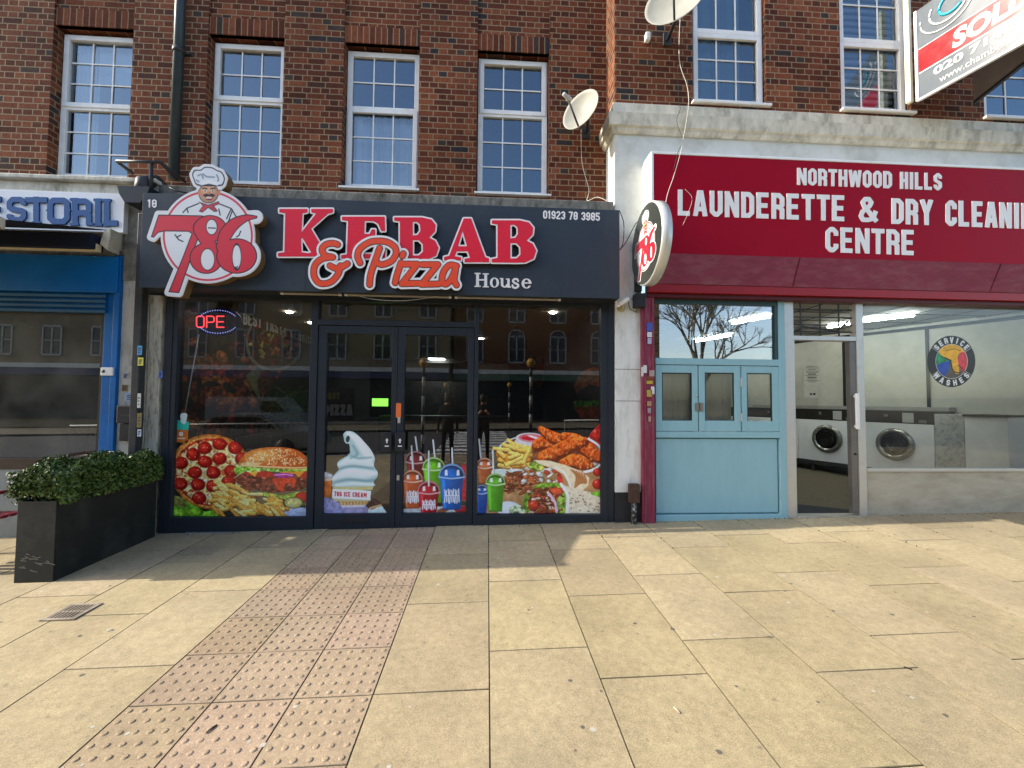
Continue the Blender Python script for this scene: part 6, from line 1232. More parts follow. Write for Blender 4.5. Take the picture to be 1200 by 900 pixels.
m_ = MB(); lbox(m_, c1, -1.8, gapL*1.5, -.75, -.45, zt1+.001, zt1+.06); tag(m_.build('back_ledge', pmat('grey_ledge', (.32, .32, .29), .5), None, origin=Lp(c1, 0, -.6, zt1)), 'long grey ledge running behind the washing machine tops', 'ledge')
# notice on the wall seen through the doorway
t = thing('price_notice', 'white printed price notice on the wall seen through the open door', 'notice', P3(951, 446, 7.7))
q = rect(942.5, 427, 961, 466, 7.7); m_ = MB(); m_.box(q[0], q[1], 7.7, 7.706, (q[2]+q[3])/2-.15+.05, q[3]); m_.box(q[0], q[1], 7.7, 7.706, q[2], (q[2]+q[3])/2-.15+.04); m_.build('sheet', pmat('paper', (.50, .50, .46), .8), t)
m_ = MB()
for k in range(11): z = q[3]-.04-k*.03; hh = .009 if k in (5, 7) else .004; ww = (q[1]-q[0])*(.34+.1*math.sin(k*2.3)); xm = (q[0]+q[1])/2; m_.box(xm-ww, xm+ww, 7.697, 7.6995, z-hh, z+hh)
m_.box((q[0]+q[1])/2-.05, (q[0]+q[1])/2-.01, 7.697, 7.6995, q[2]+.05, q[2]+.09); m_.box((q[0]+q[1])/2+.01, (q[0]+q[1])/2+.06, 7.697, 7.6995, q[2]+.05, q[2]+.09); m_.build('print', pmat('ink', (.05, .05, .05), .8), t)
# service washes disc
A = Art(1086, 391, 1144, 455, 3.2, 51).crop(1060, 370, 9)
cx, cy = 497, 482; kx, ky = 252, 273; full = (slice(None), slice(None))
U, V = A.U, A.V; q0 = np.hypot((U-cx)/kx, (V-cy)/ky)
A.put(full, (q0-1)*260, (26, 24, 22)); A.put(full, (np.abs(q0-.985)-.008)*260, (60, 60, 58)); A.put(full, (q0-.675)*260, (222, 226, 220)); A.put(full, (q0-.655)*260, (96, 86, 74))
inn = (q0-.655)*260
def inn_poly(pts, col, noise=.1):
    d = np.maximum(poly_d(U, V, curve_pts(pts, 6, True)), inn); c = np.asarray(col, float)*(1+noise*A.N1[..., None]*2); A.put(full, d, np.clip(c, 0, 255))
inn_poly([(320, 330), (420, 440), (470, 470), (480, 520), (450, 600), (400, 640), (300, 560)], (22, 74, 172)); inn_poly([(320, 340), (390, 400), (470, 470), (410, 490), (320, 510)], (26, 140, 84), .3); inn_poly([(600, 380), (700, 380), (700, 600), (620, 590), (560, 510), (570, 430)], (222, 58, 72)); inn_poly([(540, 590), (640, 600), (560, 680), (440, 650)], (84, 74, 62))
inn_poly([(360, 375), (420, 310), (520, 285), (600, 330), (640, 370), (590, 390), (560, 440), (575, 540), (575, 605), (540, 610), (510, 560), (490, 470), (420, 440)], (236, 176, 20)); A.line([(440, 370), (520, 350), (590, 370)], 4, (150, 100, 20), smooth=True); A.line([(480, 470), (515, 580), (570, 600)], 6, (60, 46, 20), smooth=True); A.line([(420, 440), (490, 470)], 6, (40, 30, 20)); A.line([(565, 520), (640, 590)], 5, (60, 20, 20))
def arc_word(A, text, r, a0, a1, h, w_, flip):
    n = len(text)
    for i, c in enumerate(text):
        a = math.radians(a0+(a1-a0)*i/(n-1)); ux, uy = cx+kx*r*math.cos(a), cy+ky*r*math.sin(a)
        th = a+math.pi/2 if not flip else a-math.pi/2
        du, dv_ = U-ux, V-uy; lx = (du*math.cos(th)+dv_*math.sin(th)); ly = (-du*math.sin(th)+dv_*math.cos(th)); W_ = w_*WID.get(c, 1)
        D = np.full(U.shape, 1e9)
        for gl in glyph(c, W_/h, .12): D = np.minimum(D, stroke_d(lx/h+W_/h/2, ly/h+.5, gl, .12))
        A.put(full, D*h, (228, 230, 226))
arc_word(A, 'SERVICE', .83, -139, -41, 62, 38, False); arc_word(A, 'WASHES', .83, 139, 41, 62, 40, True)
for a in (-145+10, -35-10, 35+6, 145-6): pass
for a in (-147, -33, 33, 147): a = math.radians(a); A.line([(cx+kx*.68*math.cos(a), cy+ky*.68*math.sin(a)), (cx+kx*.97*math.cos(a), cy+ky*.97*math.sin(a))], 2.5, (200, 200, 196))
tag(A.build('round_sticker', artmat('disc_print', .3, .4), None, onY(YS+.026), .85), 'round black SERVICE WASHES sticker with yellow, blue and red centre on the launderette window', 'sticker')
# ------------------------------------------------------------------ the blue shop at the left
bs = thing('blue_shopfront', 'bright blue painted shopfront with slatted shutter box and large dark window', 'shopfront', (-5, 4.87, .1))
YB2 = 4.86
def bz(py, px=60, y=YB2): return float(at(px, py, y)[2])
xb0, xb1 = float(at(119, 440, YB2)[0]), float(at(137.5, 440, YB2)[0])
zf1, zf0, zsl0 = bz(300), bz(342.5), bz(366)
m_ = MB(); m_.box(-12, xb1, YB2-.05, YB2+.2, zf0, zf1, .005); m_.build('fascia_board', BLUE, bs)
m_ = MB(); m_.box(xb0, xb1, YB2, YB2+.12, .08, zf0-.002, .004); m_.box(xb1-.05, xb1+.012, YB2-.03, YB2+.1, .08, bz(300, 130)+.0, .004); m_.build('corner_post', BLUE, bs)
m_ = MB()
for k in range(4): z1_ = zf0-.004-k*(zf0-zsl0)/4; z0_ = z1_-(zf0-zsl0)/4+.006; m_.prism([(YB2-.02, z0_), (YB2-.035, (z0_+z1_)/2), (YB2-.02, z1_), (YB2+.05, z1_), (YB2+.05, z0_)], 'x', -12, xb0+.03)
m_.build('shutter_slats', pmat('blue_slat', (.006, .08, .20), .35), bs)
zg = bz(537); q = MB(); q.quad((-12, YB2+.05, zg), (xb0, YB2+.05, zg), (xb0, YB2+.05, zsl0), (-12, YB2+.05, zsl0)); q.build('window_pane', GT, bs)
m_ = MB(); m_.box(xb0-.05, xb0, YB2+.03, YB2+.07, zg, zsl0); m_.box(-12, xb0-.05, YB2+.031, YB2+.07, zsl0-.02, zsl0); m_.build('window_frame', pmat('dark_brown_frame', (.03, .03, .025), .5), bs)
m_ = MB(); m_.box(-12, xb0, YB2-.0, YB2+.08, bz(550), zg, .004); m_.build('dark_sill', pmat('brown_sill', (.05, .03, .02), .6, var=.3), bs)
m_ = MB(); m_.box(-12, xb0, YB2+.01, YB2+.1, .0, bz(550)-.002); m_.build('stall_riser', pmat('grey_tile', (.22, .25, .25), .4, var=.12), bs)
xr0 = xb0
for v in (((-12, 7.5, .1), (xb0, 7.5, .1), (xb0, 7.5, 2.8), (-12, 7.5, 2.8)), ((-12, 4.95, .1), (xb0, 4.95, .1), (xb0, 7.5, .1), (-12, 7.5, .1)), ((xb0+.1, 4.95, .1), (xb0+.1, 7.5, .1), (xb0+.1, 7.5, 2.8), (xb0+.1, 4.95, 2.8)), ((-12, 4.95, 2.75), (xb0+.1, 4.95, 2.75), (xb0+.1, 7.5, 2.75), (-12, 7.5, 2.75))): bigquad('inner_wall', pmat('dim_green_wall', (.045, .055, .05), .8, var=.3), bs, *v)
q = rect(116.5, 430.5, 131, 440, YB2-.06); t = thing('door_keypad', 'small white entry keypad on the blue corner post', 'keypad', (q[0], YB2-.05, q[2])); m_ = MB(); m_.box(q[0], q[1], YB2-.05, YB2-.001, q[2], q[3], .006); m_.build('housing', WPAINT, t); x_, y_, z_ = P3(121, 435, YB2-.05); m_ = MB(); m_.lathe([(.018, 0), (.016, .006), (0, .007)], (x_, YB2-.05, z_), (0, -1, 0), 16); m_.build('dial', DARKM, t)
# name board
nb = thing('name_board', 'white name board with dark blue ESTORIL lettering', 'sign', (-5, 4.80, 3.3)); YN = 4.80
q = rect(-420, 224.5, 145.3, 272, YN); zt_n, zb_n = (bz(221, 0, YN)+bz(228, 145, YN))/2, (bz(272.5, 145, YN)+bz(268, 0, YN))/2
m_ = MB(); m_.box(-11, q[1], YN, YN+.06, zb_n, zt_n, .003); m_.build('board', pmat('white_board', (.84, .85, .86), .35, var=.05, dirt=(.5, .5, .5), damt=.2), nb)
m_ = MB(); m_.box(-11, xb1+.25, YN+.06, YS+.01, 2.9, zc-.19); m_.build('backing', STONED, nb)
NAVY = pmat('navy_letter', (.020, .105, .29), .6, var=.08); NAVD = pmat('navy_letter_side', (.01, .05, .15), .5)
def west(Gs, x0, x1, y0, h, serifs):
    def f(X, Y):
        u = (X-x0)/h; v = (Y-y0)/h; D = np.full(X.shape, 1e9)
        for g_ in Gs: D = np.minimum(D, stroke_d(u, v, g_, .10))
        for (a, b) in serifs:
            qx = np.abs(u-a)-.16; qy = np.abs(v-b)-.045; D = np.minimum(D, np.maximum(qx, qy)); 
        return D*h
    return f
def wl(ch, x0, x1, y0, h, serifs, spur=()):
    W_ = (x1-x0)/h; gs = list(glyph(ch, W_, .118)); 
    for sx in spur: gs.append([(sx*W_-.155, .5), (sx*W_+.155, .5)]) if False else None
    f0 = west(gs, x0, x1, y0, h, [(a*W_, b) for a, b in serifs])
    def f(X, Y):
        D = f0(X, Y); u = (X-x0)/h; v = (Y-y0)/h
        for sx in spur: D = np.minimum(D, (np.abs(u-sx*W_)*.8+np.abs(v-.48)-.10)*h*.8)
        return D
    bx = (x0-4, y0-3, x1+4, y0+h+3); L_ = solid(f, bx, YN-.016, .016, 'letter', NAVD, nb); solid(f, bx, YN-.020, .004, 'letter_face', NAVY, L_, level=0)
wl('E', -19, 2, 229.5, 31, [(.12, .05), (.12, .95)], (.15,)); wl('S', 7, 31, 230, 31, []); wl('T', 29, 55, 230.3, 32, [(.5, .95)], (.5,)); wl('O', 54.5, 82, 230.8, 32.5, [], (.1, .9)); wl('R', 84, 107.5, 231.8, 32.3, [(.12, .05), (.12, .95), (.92, .95)], (.16,)); wl('I', 110.5, 118.5, 232.4, 32.3, [(.5, .05), (.5, .95)], (.5,)); wl('L', 121, 139, 232.8, 32.5, [(.2, .05)], (.22,))
# awning: folded-arm awning drawn out over the blue shop; its cloth shades the slabs
YA0, YA1 = 4.76, 3.74; XA1 = float(at(127, 290, 4.74)[0]); ZA0 = float(at(110, 272, YA0)[2])+.03; ZA1 = float(at(2, 258, YA1)[2]); XAL = -7.35
aw = thing('awning', 'drawn out navy awning with cream housing over the blue shop', 'awning', (XA1, YA0, ZA0-.2))
AWN = pmat('navy_canvas', (.006, .010, .028), .85, var=.2); CAS = pmat('cream_casing', (.50, .46, .36), .4, var=.1, dirt=(.25, .21, .14), damt=.5, dscale=5)
m_ = MB(); m_.prism([(YA0, ZA0), (YA1, ZA1+.012), (YA1, ZA1+.006), (YA0, ZA0-.008)], 'x', XAL, XA1-.03); m_.build('canvas', AWN, aw)
m_ = MB(); m_.box(XAL, XA1+.0, YA1-.05, YA1+.04, ZA1-.07, ZA1+.03, .012); fb = m_.build('front_bar', CAS, aw)
m_ = MB(); n = 60
for k in range(n):
    a = XAL+(XA1-XAL)*k/n; b = XAL+(XA1-XAL)*(k+1)/n; m_.prism([(a, ZA1-.065), (b, ZA1-.065), (b, ZA1-.24), ((a+b)/2, ZA1-.265), (a, ZA1-.24)], 'y', YA1-.012, YA1-.008)
m_.build('valance', pmat('striped_valance', (.03, .12, .30), .8), aw)
m_ = MB(); zc0 = float(at(60, 272, 4.7)[2]); m_.box(XAL, XA1-.06, 4.62, 4.76, zc0-.30+.11, zc0-.02, .015); m_.build('roller_cloth', AWN, aw)
zb0 = float(at(60, 293, 4.68)[2]); zb1_ = float(at(60, 284.5, 4.68)[2]); m_ = MB(); m_.box(XAL, XA1-.05, 4.66, 4.72, zb0, zb1_, .006); m_.build('torsion_bar', pmat('yellowed_bar', (.62, .52, .33), .35, var=.1), aw)
m_ = MB(); q = rect(119.5, 272, 131, 292, 4.68); m_.prism([(q[0]+.03, q[3]), (q[0]+.10, q[3]+.03), (q[1], q[3]-.06), (q[1]-.02, q[2]+.02), (q[0]+.08, q[2]-.02), (q[0], q[2]+.05)], 'y', 4.66, 4.80); m_.build('end_bracket', CAS, aw)
m_ = MB(); m_.tube([(XAL+.3, 4.7, zb0+.02), (XAL+.85, 4.25, (zb0+ZA1)/2-.02), (XAL+.35, YA1+.02, ZA1-.03)], .03, 10); m_.build('folding_arm', CAS, aw)
q = rect(134, 272, 143, 294, 4.85); m_ = MB(); m_.box(q[0], q[1], 4.81, 4.86, q[2], q[3], .004); m_.build('wall_plate', pmat('grey_plate_b', (.4, .4, .36), .6, var=.2), aw)
# post box, stickers
t = thing('wall_letter_box', 'black wall letter box on the peeling pilaster above the hedge', 'letter box', P3(147, 500, 4.83))
q = rect(138, 475, 157.5, 496, 4.80); m_ = MB(); m_.box(q[0], q[1], 4.78, 4.868, q[2], q[3], .01); m_.build('body', BLACKP, t); q = rect(139, 496, 155, 518, 4.80); m_ = MB(); m_.box(q[0], q[1], 4.80, 4.868, q[2]+.01, q[3]-.006, .008); m_.build('lower_body', BLACKP, t); q = rect(141, 486, 155, 487.5, 4.78); m_ = MB(); m_.box(q[0], q[1], 4.774, 4.782, q[2], q[3]); m_.build('slot', DARKM, t)
ix = 0
for (a, b, c, d, col, lab, yy) in ((161, 405, 166.5, 416, (.10, .36, .65), 'blue sticker on the black rainwater pipe', 4.745), (161.5, 419, 168, 428.5, (.70, .66, .10), 'yellow sticker on the black rainwater pipe', 4.745), (154, 421, 160, 428.5, (.16, .15, .12), 'dark sticker at the top of the pilaster sticker cluster', 4.866), (157, 440, 163, 446, (.14, .07, .04), 'brown torn sticker beside the pipe', 4.866), (143, 451, 149.5, 458.5, (.20, .12, .02), 'gold and brown square sticker on the pilaster', 4.866), (144, 437, 151, 444, (.35, .36, .36), 'grey scribbled sticker on the pilaster', 4.866), (146.5, 460, 157.5, 470.5, (.32, .42, .58), 'white sticker with blue writing above the letter box', 4.866), (155, 450, 161, 456, (.55, .48, .55), 'pale lilac sticker scrap', 4.866), (161, 503, 165.5, 511.5, (.55, .6, .7), 'white label low on the rainwater pipe', 4.745), (160.5, 484, 166, 501, (.22, .17, .05), 'torn yellowish sticker low on the rainwater pipe', 4.745), (186, 435, 190.5, 443, (.10, .20, .60), 'small blue sticker on the dark shop frame', 4.862), (161, 461, 165, 478, (.6, .6, .56), 'torn white strip on the rainwater pipe', 4.745)):
    q = rect(a, b, c, d, yy); m_ = MB(); m_.box(q[0], q[1], yy-.0015, yy+.0005, q[2], q[3], 0, 0)
    for k in range(3): z = q[2]+(q[3]-q[2])*(.25+.22*k); m_.box(q[0]+(q[1]-q[0])*.2, q[0]+(q[1]-q[0])*(.6+.1*k), yy-.0022, yy-.0016, z-.006, z+.006, 0, 1)
    tag(m_.build('sticker', [pmat('sticker_print_%d' % ix, col, .5, var=.2, scale=50), pmat('sticker_ink', (.05, .06, .12), .6)], None, origin=(q[0], yy, q[2])), lab, 'sticker'); ix += 1
# ------------------------------------------------------------------ planter and hedge
PX0, PX1, PY0, PY1 = -3.862, -3.56, 3.72, 4.78; zpl = .725
pl = thing('planter', 'long black rectangular planter with scuffed end standing across the pavement', 'planter', (-3.7, 4.2, gz(-3.7, 4.2)))
scf = pmat('matt_black_planter', (0.014, 0.016, 0.015), 0.55, var=0.25, scale=10, dirt=(.05, .05, .045), damt=.6, dscale=3)
m_ = MB(); z0 = gz(PX0, PY0); m_.box(PX0, PX1, PY0, PY0+.012, z0, zpl, .003); m_.box(PX0, PX1, PY1-.012, PY1, z0, zpl, .003); m_.box(PX0, PX0+.012, PY0+.012, PY1-.012, z0, zpl); m_.box(PX1-.012, PX1, PY0+.0121, PY1-.012, z0, zpl); m_.box(PX0+.012, PX1-.012, PY0+.012, PY1-.012, zpl-.06, zpl-.04); m_.build('box', scf, pl)
m_ = MB(); rr_ = random.Random(8)
for k in range(16):
    x = PX0+.03+rr_.random()*.24; z = z0+.08+rr_.random()*.16; a = rr_.uniform(-.5, .5); L_ = rr_.uniform(.02, .06)
    m_.quad((x, PY0-.0008, z), (x+L_, PY0-.0008, z+L_*math.sin(a)), (x+L_, PY0-.0008, z+L_*math.sin(a)+.006), (x, PY0-.0008, z+.009))
m_.build('scuff_marks', pmat('scuff', (.16, .15, .13), .8), pl)
def leaf_mat(name, c0, c1):
    m = bpy.data.materials.new(name); m.use_nodes = True; nt = m.node_tree; b = nt.nodes['Principled BSDF']; b.inputs['Roughness'].default_value = .42; b.inputs['Specular IOR Level'].default_value = .3
    geo = nd(nt, 'ShaderNodeNewGeometry'); mx = nd(nt, 'ShaderNodeMix', data_type='RGBA'); nt.links.new(geo.outputs['Random Per Island'], mx.inputs[0]); mx.inputs[6].default_value = (*c0, 1); mx.inputs[7].default_value = (*c1, 1); nt.links.new(mx.outputs[2], b.inputs['Base Color']); return m
LEAF = leaf_mat('box_leaf', (.014, .040, .006), (.12, .17, .032))
rs = np.random.RandomState(4); N = 17000
def hedge():
    V = []; F = []
    x0, x1, y0, y1, zb, = PX0-.06, PX1+.05, PY0-.04, PY1+.03, zpl-.03
    blobs = [(rs.uniform(x0, x1), rs.uniform(y0, y1), rs.uniform(0, 1)) for _ in range(40)]
    cnt = 0
    while cnt < N:
        u, v, t = rs.rand(), rs.rand(), rs.rand(); x = x0+(x1-x0)*u; y = y0+(y1-y0)*v
        top = .985+.03*math.sin(y*5.0)+.035*math.sin(x*19+y*11)+.025*math.sin(y*31)+(y-y0)*.03
        bulge = math.sin(math.pi*min(1, max(.0, t)))**.5
        z = zb+(top-zb)*t; hx_ = (x1-x0)/2*(.90+.10*bulge+.06*math.sin(y*17+z*9)); xc = (x0+x1)/2
        if abs(x-xc) > hx_: continue
        ey = .05*math.sin(z*14+x*9); 
        if y < y0+.05+ey*.6 and t < .25: continue
        d = min(1-abs(x-xc)/hx_, (1-t)*1.2, (y-y0)/(.25)+.0, t*2+.3)
        if d > .30 and rs.rand() > .22: continue
        nrm = rs.normal(size=3); nrm += np.array([(x-xc)*5, -1.2 if y < y0+.2 else -.2, 1.0 if t > .7 else .2]); nrm /= np.linalg.norm(nrm)
        a = np.cross(nrm, rs.normal(size=3)); a /= np.linalg.norm(a); b = np.cross(nrm, a); L_ = rs.uniform(.013, .022); wv = L_*.55; c = np.array([x, y, z]); i = len(V)
        V += [c-a*L_, c+b*wv+nrm*.002, c+a*L_, c-b*wv+nrm*.002]; F.append((i, i+1, i+2, i+3)); cnt += 1
    me = bpy.data.meshes.new('foliage'); me.from_pydata([tuple(v) for v in V], [], F); me.update(); return me
hd = thing('hedge', 'clipped dark green box hedge growing in the black planter', 'hedge', (-3.7, 4.2, zpl-.04))
link_mesh('foliage', hedge(), LEAF, hd)
m_ = MB(); 
for k in range(26): x, y = rs.uniform(PX0+.04, PX1-.04), rs.uniform(PY0+.05, PY1-.05); m_.tube([(x, y, zpl-.06), (x+rs.uniform(-.05, .05), y+rs.uniform(-.05, .05), zpl+.2)], .005, 5)
m_.build('stems', pmat('hedge_stem', (.06, .045, .03), .9), hd); bx_ = MB(); bx_.box(PX0+.02, PX1-.02, PY0+.02, PY1-.02, zpl-.055, zpl-.03); bx_.build('soil', pmat('soil', (.03, .022, .015), .95, var=.4), pl)
# red chair at the left edge
rc = thing('red_metal_chair', 'dark red slatted metal chair at the left edge beside the planter', 'chair', (-4.25, 4.1, gz(-4.2, 4.1)))
REDM = pmat('red_chair_paint', (.22, .012, .022), .35, var=.1); zg_ = gz(-4.4, 4.1); cx0, cx1, cy0, cy1 = -5.02, -4.50, 3.92, 4.40; zs_ = zg_+.40
m_ = MB()
for k in range(7): y = cy0+.02+k*(cy1-cy0-.04)/6; m_.box(cx0, cx1, y-.025, y+.025, zs_-.012, zs_+.012, .003)
m_.build('seat', REDM, rc)
for x in (cx0, cx1):
    m_ = MB(); m_.tube([(x, cy0, zs_+.0), (x-.0, cy0-.02, zs_+.16), (x, cy0+.02, zs_+.235), (x, cy0+.3, zs_+.235), (x, cy1, zs_+.2)], .018, 8); m_.tube([(x, cy0+.16, zs_), (x, cy0+.16, zs_+.23)], .013, 8); m_.build('armrest', REDM, rc)
    for y in (cy0, cy1): m_ = MB(); m_.tube([(x, y, gz(x, y)), (x, y, zs_)], .016, 8); m_.build('leg', REDM, rc)
m_ = MB(); m_.box(cx0, cx1, cy0-.01, cy0+.02, zs_-.05, zs_-.013, .003)
m_.build('apron', REDM, rc); m_ = MB()
for y in (cy0, cy1): m_.tube([(cx0, y, zs_), (cx0-.06, y, zs_+.42)], .014, 8)
for z in (.2, .28, .36, .42): m_.box(cx0-.04-z*.05, cx0-.02-z*.05, cy0, cy1, zs_+z-.02, zs_+z+.02, .003)
m_.build('backrest', REDM, rc)
# ------------------------------------------------------------------ satellite dishes
def dish(name, label, c, n, R_, foot, arm_to, mats, depth=.09):
    t = thing(name, label, 'satellite dish', foot); n = Vector(n).normalized(); c = Vector(c)
    prof = [(R_*k/10, depth*(k/10)**2-depth*.5) for k in range(11)]; back = [(R_*k/10+.004*(k == 10), depth*(k/10)**2-depth*.5-.004) for k in range(10, -1, -1)]
    m_ = MB(); m_.lathe([(max(r, 1e-4), h) for r, h in prof+back], c, n, 40)
    d = m_.build('reflector', mats, t); low = c+Vector((0, 0, -1)).cross(n).cross(n)*(-R_*.96) if False else None
    dn = (Vector((0, 0, -1))-n*Vector((0, 0, -1)).dot(n)).normalized(); low = c+dn*R_*.93+n*(depth*.4)
    f = Vector(arm_to); m_ = MB(); m_.tube([low-n*.05, low, f], .012, 8); m_.build('feed_arm', DARKM, t)
    ax = (c-f).normalized(); m_ = MB(); m_.lathe([(.0, -.075), (.022, -.07), (.022, .0), (.032, .01), (.032, .05), (.0, .055)], f, ax, 16); m_.build('receiver', pmat('lnb_grey', (.45, .45, .42), .4), t)
    m_ = MB(); bk = c-n*(depth*.5+.01); m_.tube([bk, bk-n*.09, (foot[0], foot[1]-.03, foot[2]-.02)], .022, 10); m_.lathe([(.05, 0), (.05, .05), (.0, .055)], bk, -n, 16); m_.box(foot[0]-.05, foot[0]+.05, foot[1]-.03, foot[1], foot[2]-.09, foot[2]+.07, .004); m_.build('mast_bracket', DARKM, t)
    return t
DISH = pmat('chalky_grey_dish', (.33, .325, .28), .55, var=.1, dirt=(.35, .33, .26), damt=.4, dscale=9)
cD = P3(682, 131, 4.93); dish('satellite_dish', 'small grey satellite dish on the brick wall above the pizza sign', cD, (-.70, -.68, .18), .25, (cD[0]+.12, YB-.026, cD[2]-.06), (cD[0]-.22, cD[1]-.20, cD[2]+.02), DISH)
cE = P3(792, 2, 4.40); dish('satellite_dish', 'larger satellite dish high on the launderette building at the top of the picture', cE, (-.55, -.80, .2), .33, (cE[0]+.10, YL, cE[2]-.02), (cE[0]-.17, cE[1]-.30, cE[2]+.02), DISH)
x_, y_, z_ = P3(760, 41, 4.8); m_ = MB(); m_.box(x_-.03, x_+.03, 4.80, 4.87, z_-.05, z_+.05, .012); tag(m_.build('cable_box', UPVC, None, origin=(x_, 4.83, z_)), 'small white cable box on the brick below the larger dish', 'box')
m_ = MB(); x_, y_, z_ = P3(713-.5, 92, 4.86); x_, y_, z_ = P3(712, 90, 4.86)
def cable(name, label, pts, r, mat):
    P_ = [P3(*p) for p in pts]; C2 = []
    for i in range(len(P_)-1):
        for k in range(5):
            t_ = k/5; p0, p1, p2, p3 = (Vector(P_[max(i-1, 0)]), Vector(P_[i]), Vector(P_[i+1]), Vector(P_[min(i+2, len(P_)-1)])); C2.append(.5*((2*p1)+(-p0+p2)*t_+(2*p0-5*p1+4*p2-p3)*t_*t_+(-p0+3*p1-3*p2+p3)*t_**3))
    C2.append(Vector(P_[-1])); m_ = MB(); m_.tube(C2, r, 6); tag(m_.build(name, mat, None, origin=P_[0]), label, 'cable')
WCAB = pmat('white_cable', (.60, .58, .50), .5); BCAB = pmat('black_cable', (.02, .02, .02), .5)
cable('hanging_cable', 'white cable hanging from the larger dish down over the cornice and maroon sign', [(797, 20, 4.84), (796, 70, 4.84), (805, 100, 4.84), (807, 122, 4.75), (803, 150, 4.74), (800, 165, 4.68), (798, 177, 4.58), (790, 205, 4.57), (783, 225, 4.56), (780, 238, 4.55)], .0038, WCAB)
cable('hanging_cable', 'thin black cable running down beside the white one over the cornice', [(794, 30, 4.85), (795, 110, 4.85), (797, 128, 4.73), (793, 142, 4.73), (800, 165, 4.66), (795, 177, 4.58), (789, 200, 4.57)], .003, BCAB)
cable('loose_cable', 'thin loose white wire trailing across the L of the launderette lettering', [(803, 222, 4.58), (811, 232, 4.58), (807, 248, 4.58), (800, 264, 4.58)], .002, WCAB)
cable('dish_cable', 'thin cable looping down the brick wall below the small dish', [(681, 152, 5.2), (682, 190, 5.22), (690, 222, 5.2), (688, 235, 5.0), (700, 231, 4.9), (712, 236, 4.8)], .004, WCAB)
cable('junction_cable', 'black cable looping beside the oval sign bracket', [(726, 247, 4.6), (731, 262, 4.75), (730, 285, 4.75), (726, 293, 4.7), (734, 283, 4.74), (745, 262, 4.8), (750, 260, 4.84)], .005, BCAB)
cable('fascia_cable', 'thin pale wire sagging under the dark fascia above the doors', [(419, 346.5, 4.69), (440, 351, 4.68), (470, 352.5, 4.67), (495, 350, 4.68), (515, 346.5, 4.69)], .003, WCAB)
# camera
t = thing('security_camera', 'small white security camera on the pilaster under the oval sign', 'camera', P3(729, 352, 4.8))
a_, b_ = Vector(P3(736, 350, 4.76)), Vector(P3(724, 357, 4.68)); ax = (b_-a_).normalized(); m_ = MB(); m_.lathe([(.0, 0), (.024, 0), (.030, .01), (.030, (b_-a_).length), (.024, (b_-a_).length-.004), (.0, (b_-a_).length-.01)], a_, ax, 20); m_.build('camera_body', WPAINT, t)
m_ = MB(); mid = (a_+b_)/2; m_.tube([mid+Vector((0, .0, -.03)), mid+Vector((.02, .06, -.06)), (mid.x+.03, 4.85, mid.z-.05)], .012, 8); m_.lathe([(.045, 0), (.045, .015), (.0, .02)], (mid.x+.02, 4.85, mid.z-.05), (0, -1, 0), 20); m_.build('mount', pmat('yellowed_plastic', (.42, .38, .24), .5), t)
m_ = MB(); m_.tube([P3(740, 350, 4.82), P3(748, 356, 4.83), P3(746, 366, 4.83), P3(738, 362, 4.82), P3(736, 352, 4.8)], .005, 6); m_.build('camera_cable', BCAB, t)
# ------------------------------------------------------------------ estate agent's V board
eb = thing('estate_agent_board', 'sunlit V shaped estate agent board with red band projecting from the right building', 'sign board', (5.1, 4.8, 5.0))
_l = P3(1074, 117.5, 4.72); ze0 = _l[2]
def _solve(px, py, z):
    d = ray(px, py); t = (z-1.6)/d[2]; return Vector((float(t*d[0]), float(t*d[1]), 0))
b0 = Vector((_l[0], _l[1], 0)); _r = _solve(1200, 48, ze0); ap = b0+(_r-b0).normalized()*1.35; ze1 = ze0+1.12
_m = _solve(1141, 120, ze0-.03); b1 = Vector((_m.x, _m.y, 0))
du = (ap-b0); Lb = du.length; du.normalize(); nb_ = Vector((du.y, -du.x, 0)); 
if nb_.x > 0: nb_ = -nb_
def bpt(u, z, off=0.0): v = b0+du*u+nb_*off; return (v.x, v.y, z)
def bquad(nm, mat, u0, u1, z0, z1, off, par): m_ = MB(); m_.quad(bpt(u0, z0, off), bpt(u1, z0, off), bpt(u1, z1, off), bpt(u0, z1, off)); return m_.build(nm, mat, par)
def bslab(nm, mat, u0, u1, z0, z1, o0, o1, par):
    m_ = MB(); A_, B_, C_, D_ = bpt(u0, 0, o0), bpt(u1, 0, o0), bpt(u1, 0, o1), bpt(u0, 0, o1); m_.prism([A_[:2], B_[:2], C_[:2], D_[:2]], 'z', z0, z1); return m_.build(nm, mat, par)
GREYB = pmat('grey_board_print', (.13, .15, .17), .13, var=.03); REDB = pmat('red_board_print', (.50, .015, .02), .13, var=.03); WBRD = pmat('white_board_print', (.8, .8, .8), .3)
P_ = bslab('panel', GREYB, 0.03, Lb, ze0, ze1, 0, -.02, eb)
bquad('red_band', REDB, .035, Lb-.01, ze0+.32, ze0+.61, .003, P_); bquad('white_line', WBRD, .035, Lb-.01, ze0+.307, ze0+.319, .003, P_); bquad('white_line', WBRD, .035, Lb-.01, ze0+.611, ze0+.617, .003, P_)
bslab('frame_edge', UPVC, .0, .028, ze0-.02, ze1, .012, -.03, eb); bslab('bottom_rail', UPVC, .03, Lb, ze0-.022, ze0-.001, .008, -.03, eb)
bslab('support_post', pmat('cream_post', (.70, .66, .50), .5), -.10, -.045, ze0+.02, ze1+.4, .02, -.03, eb)
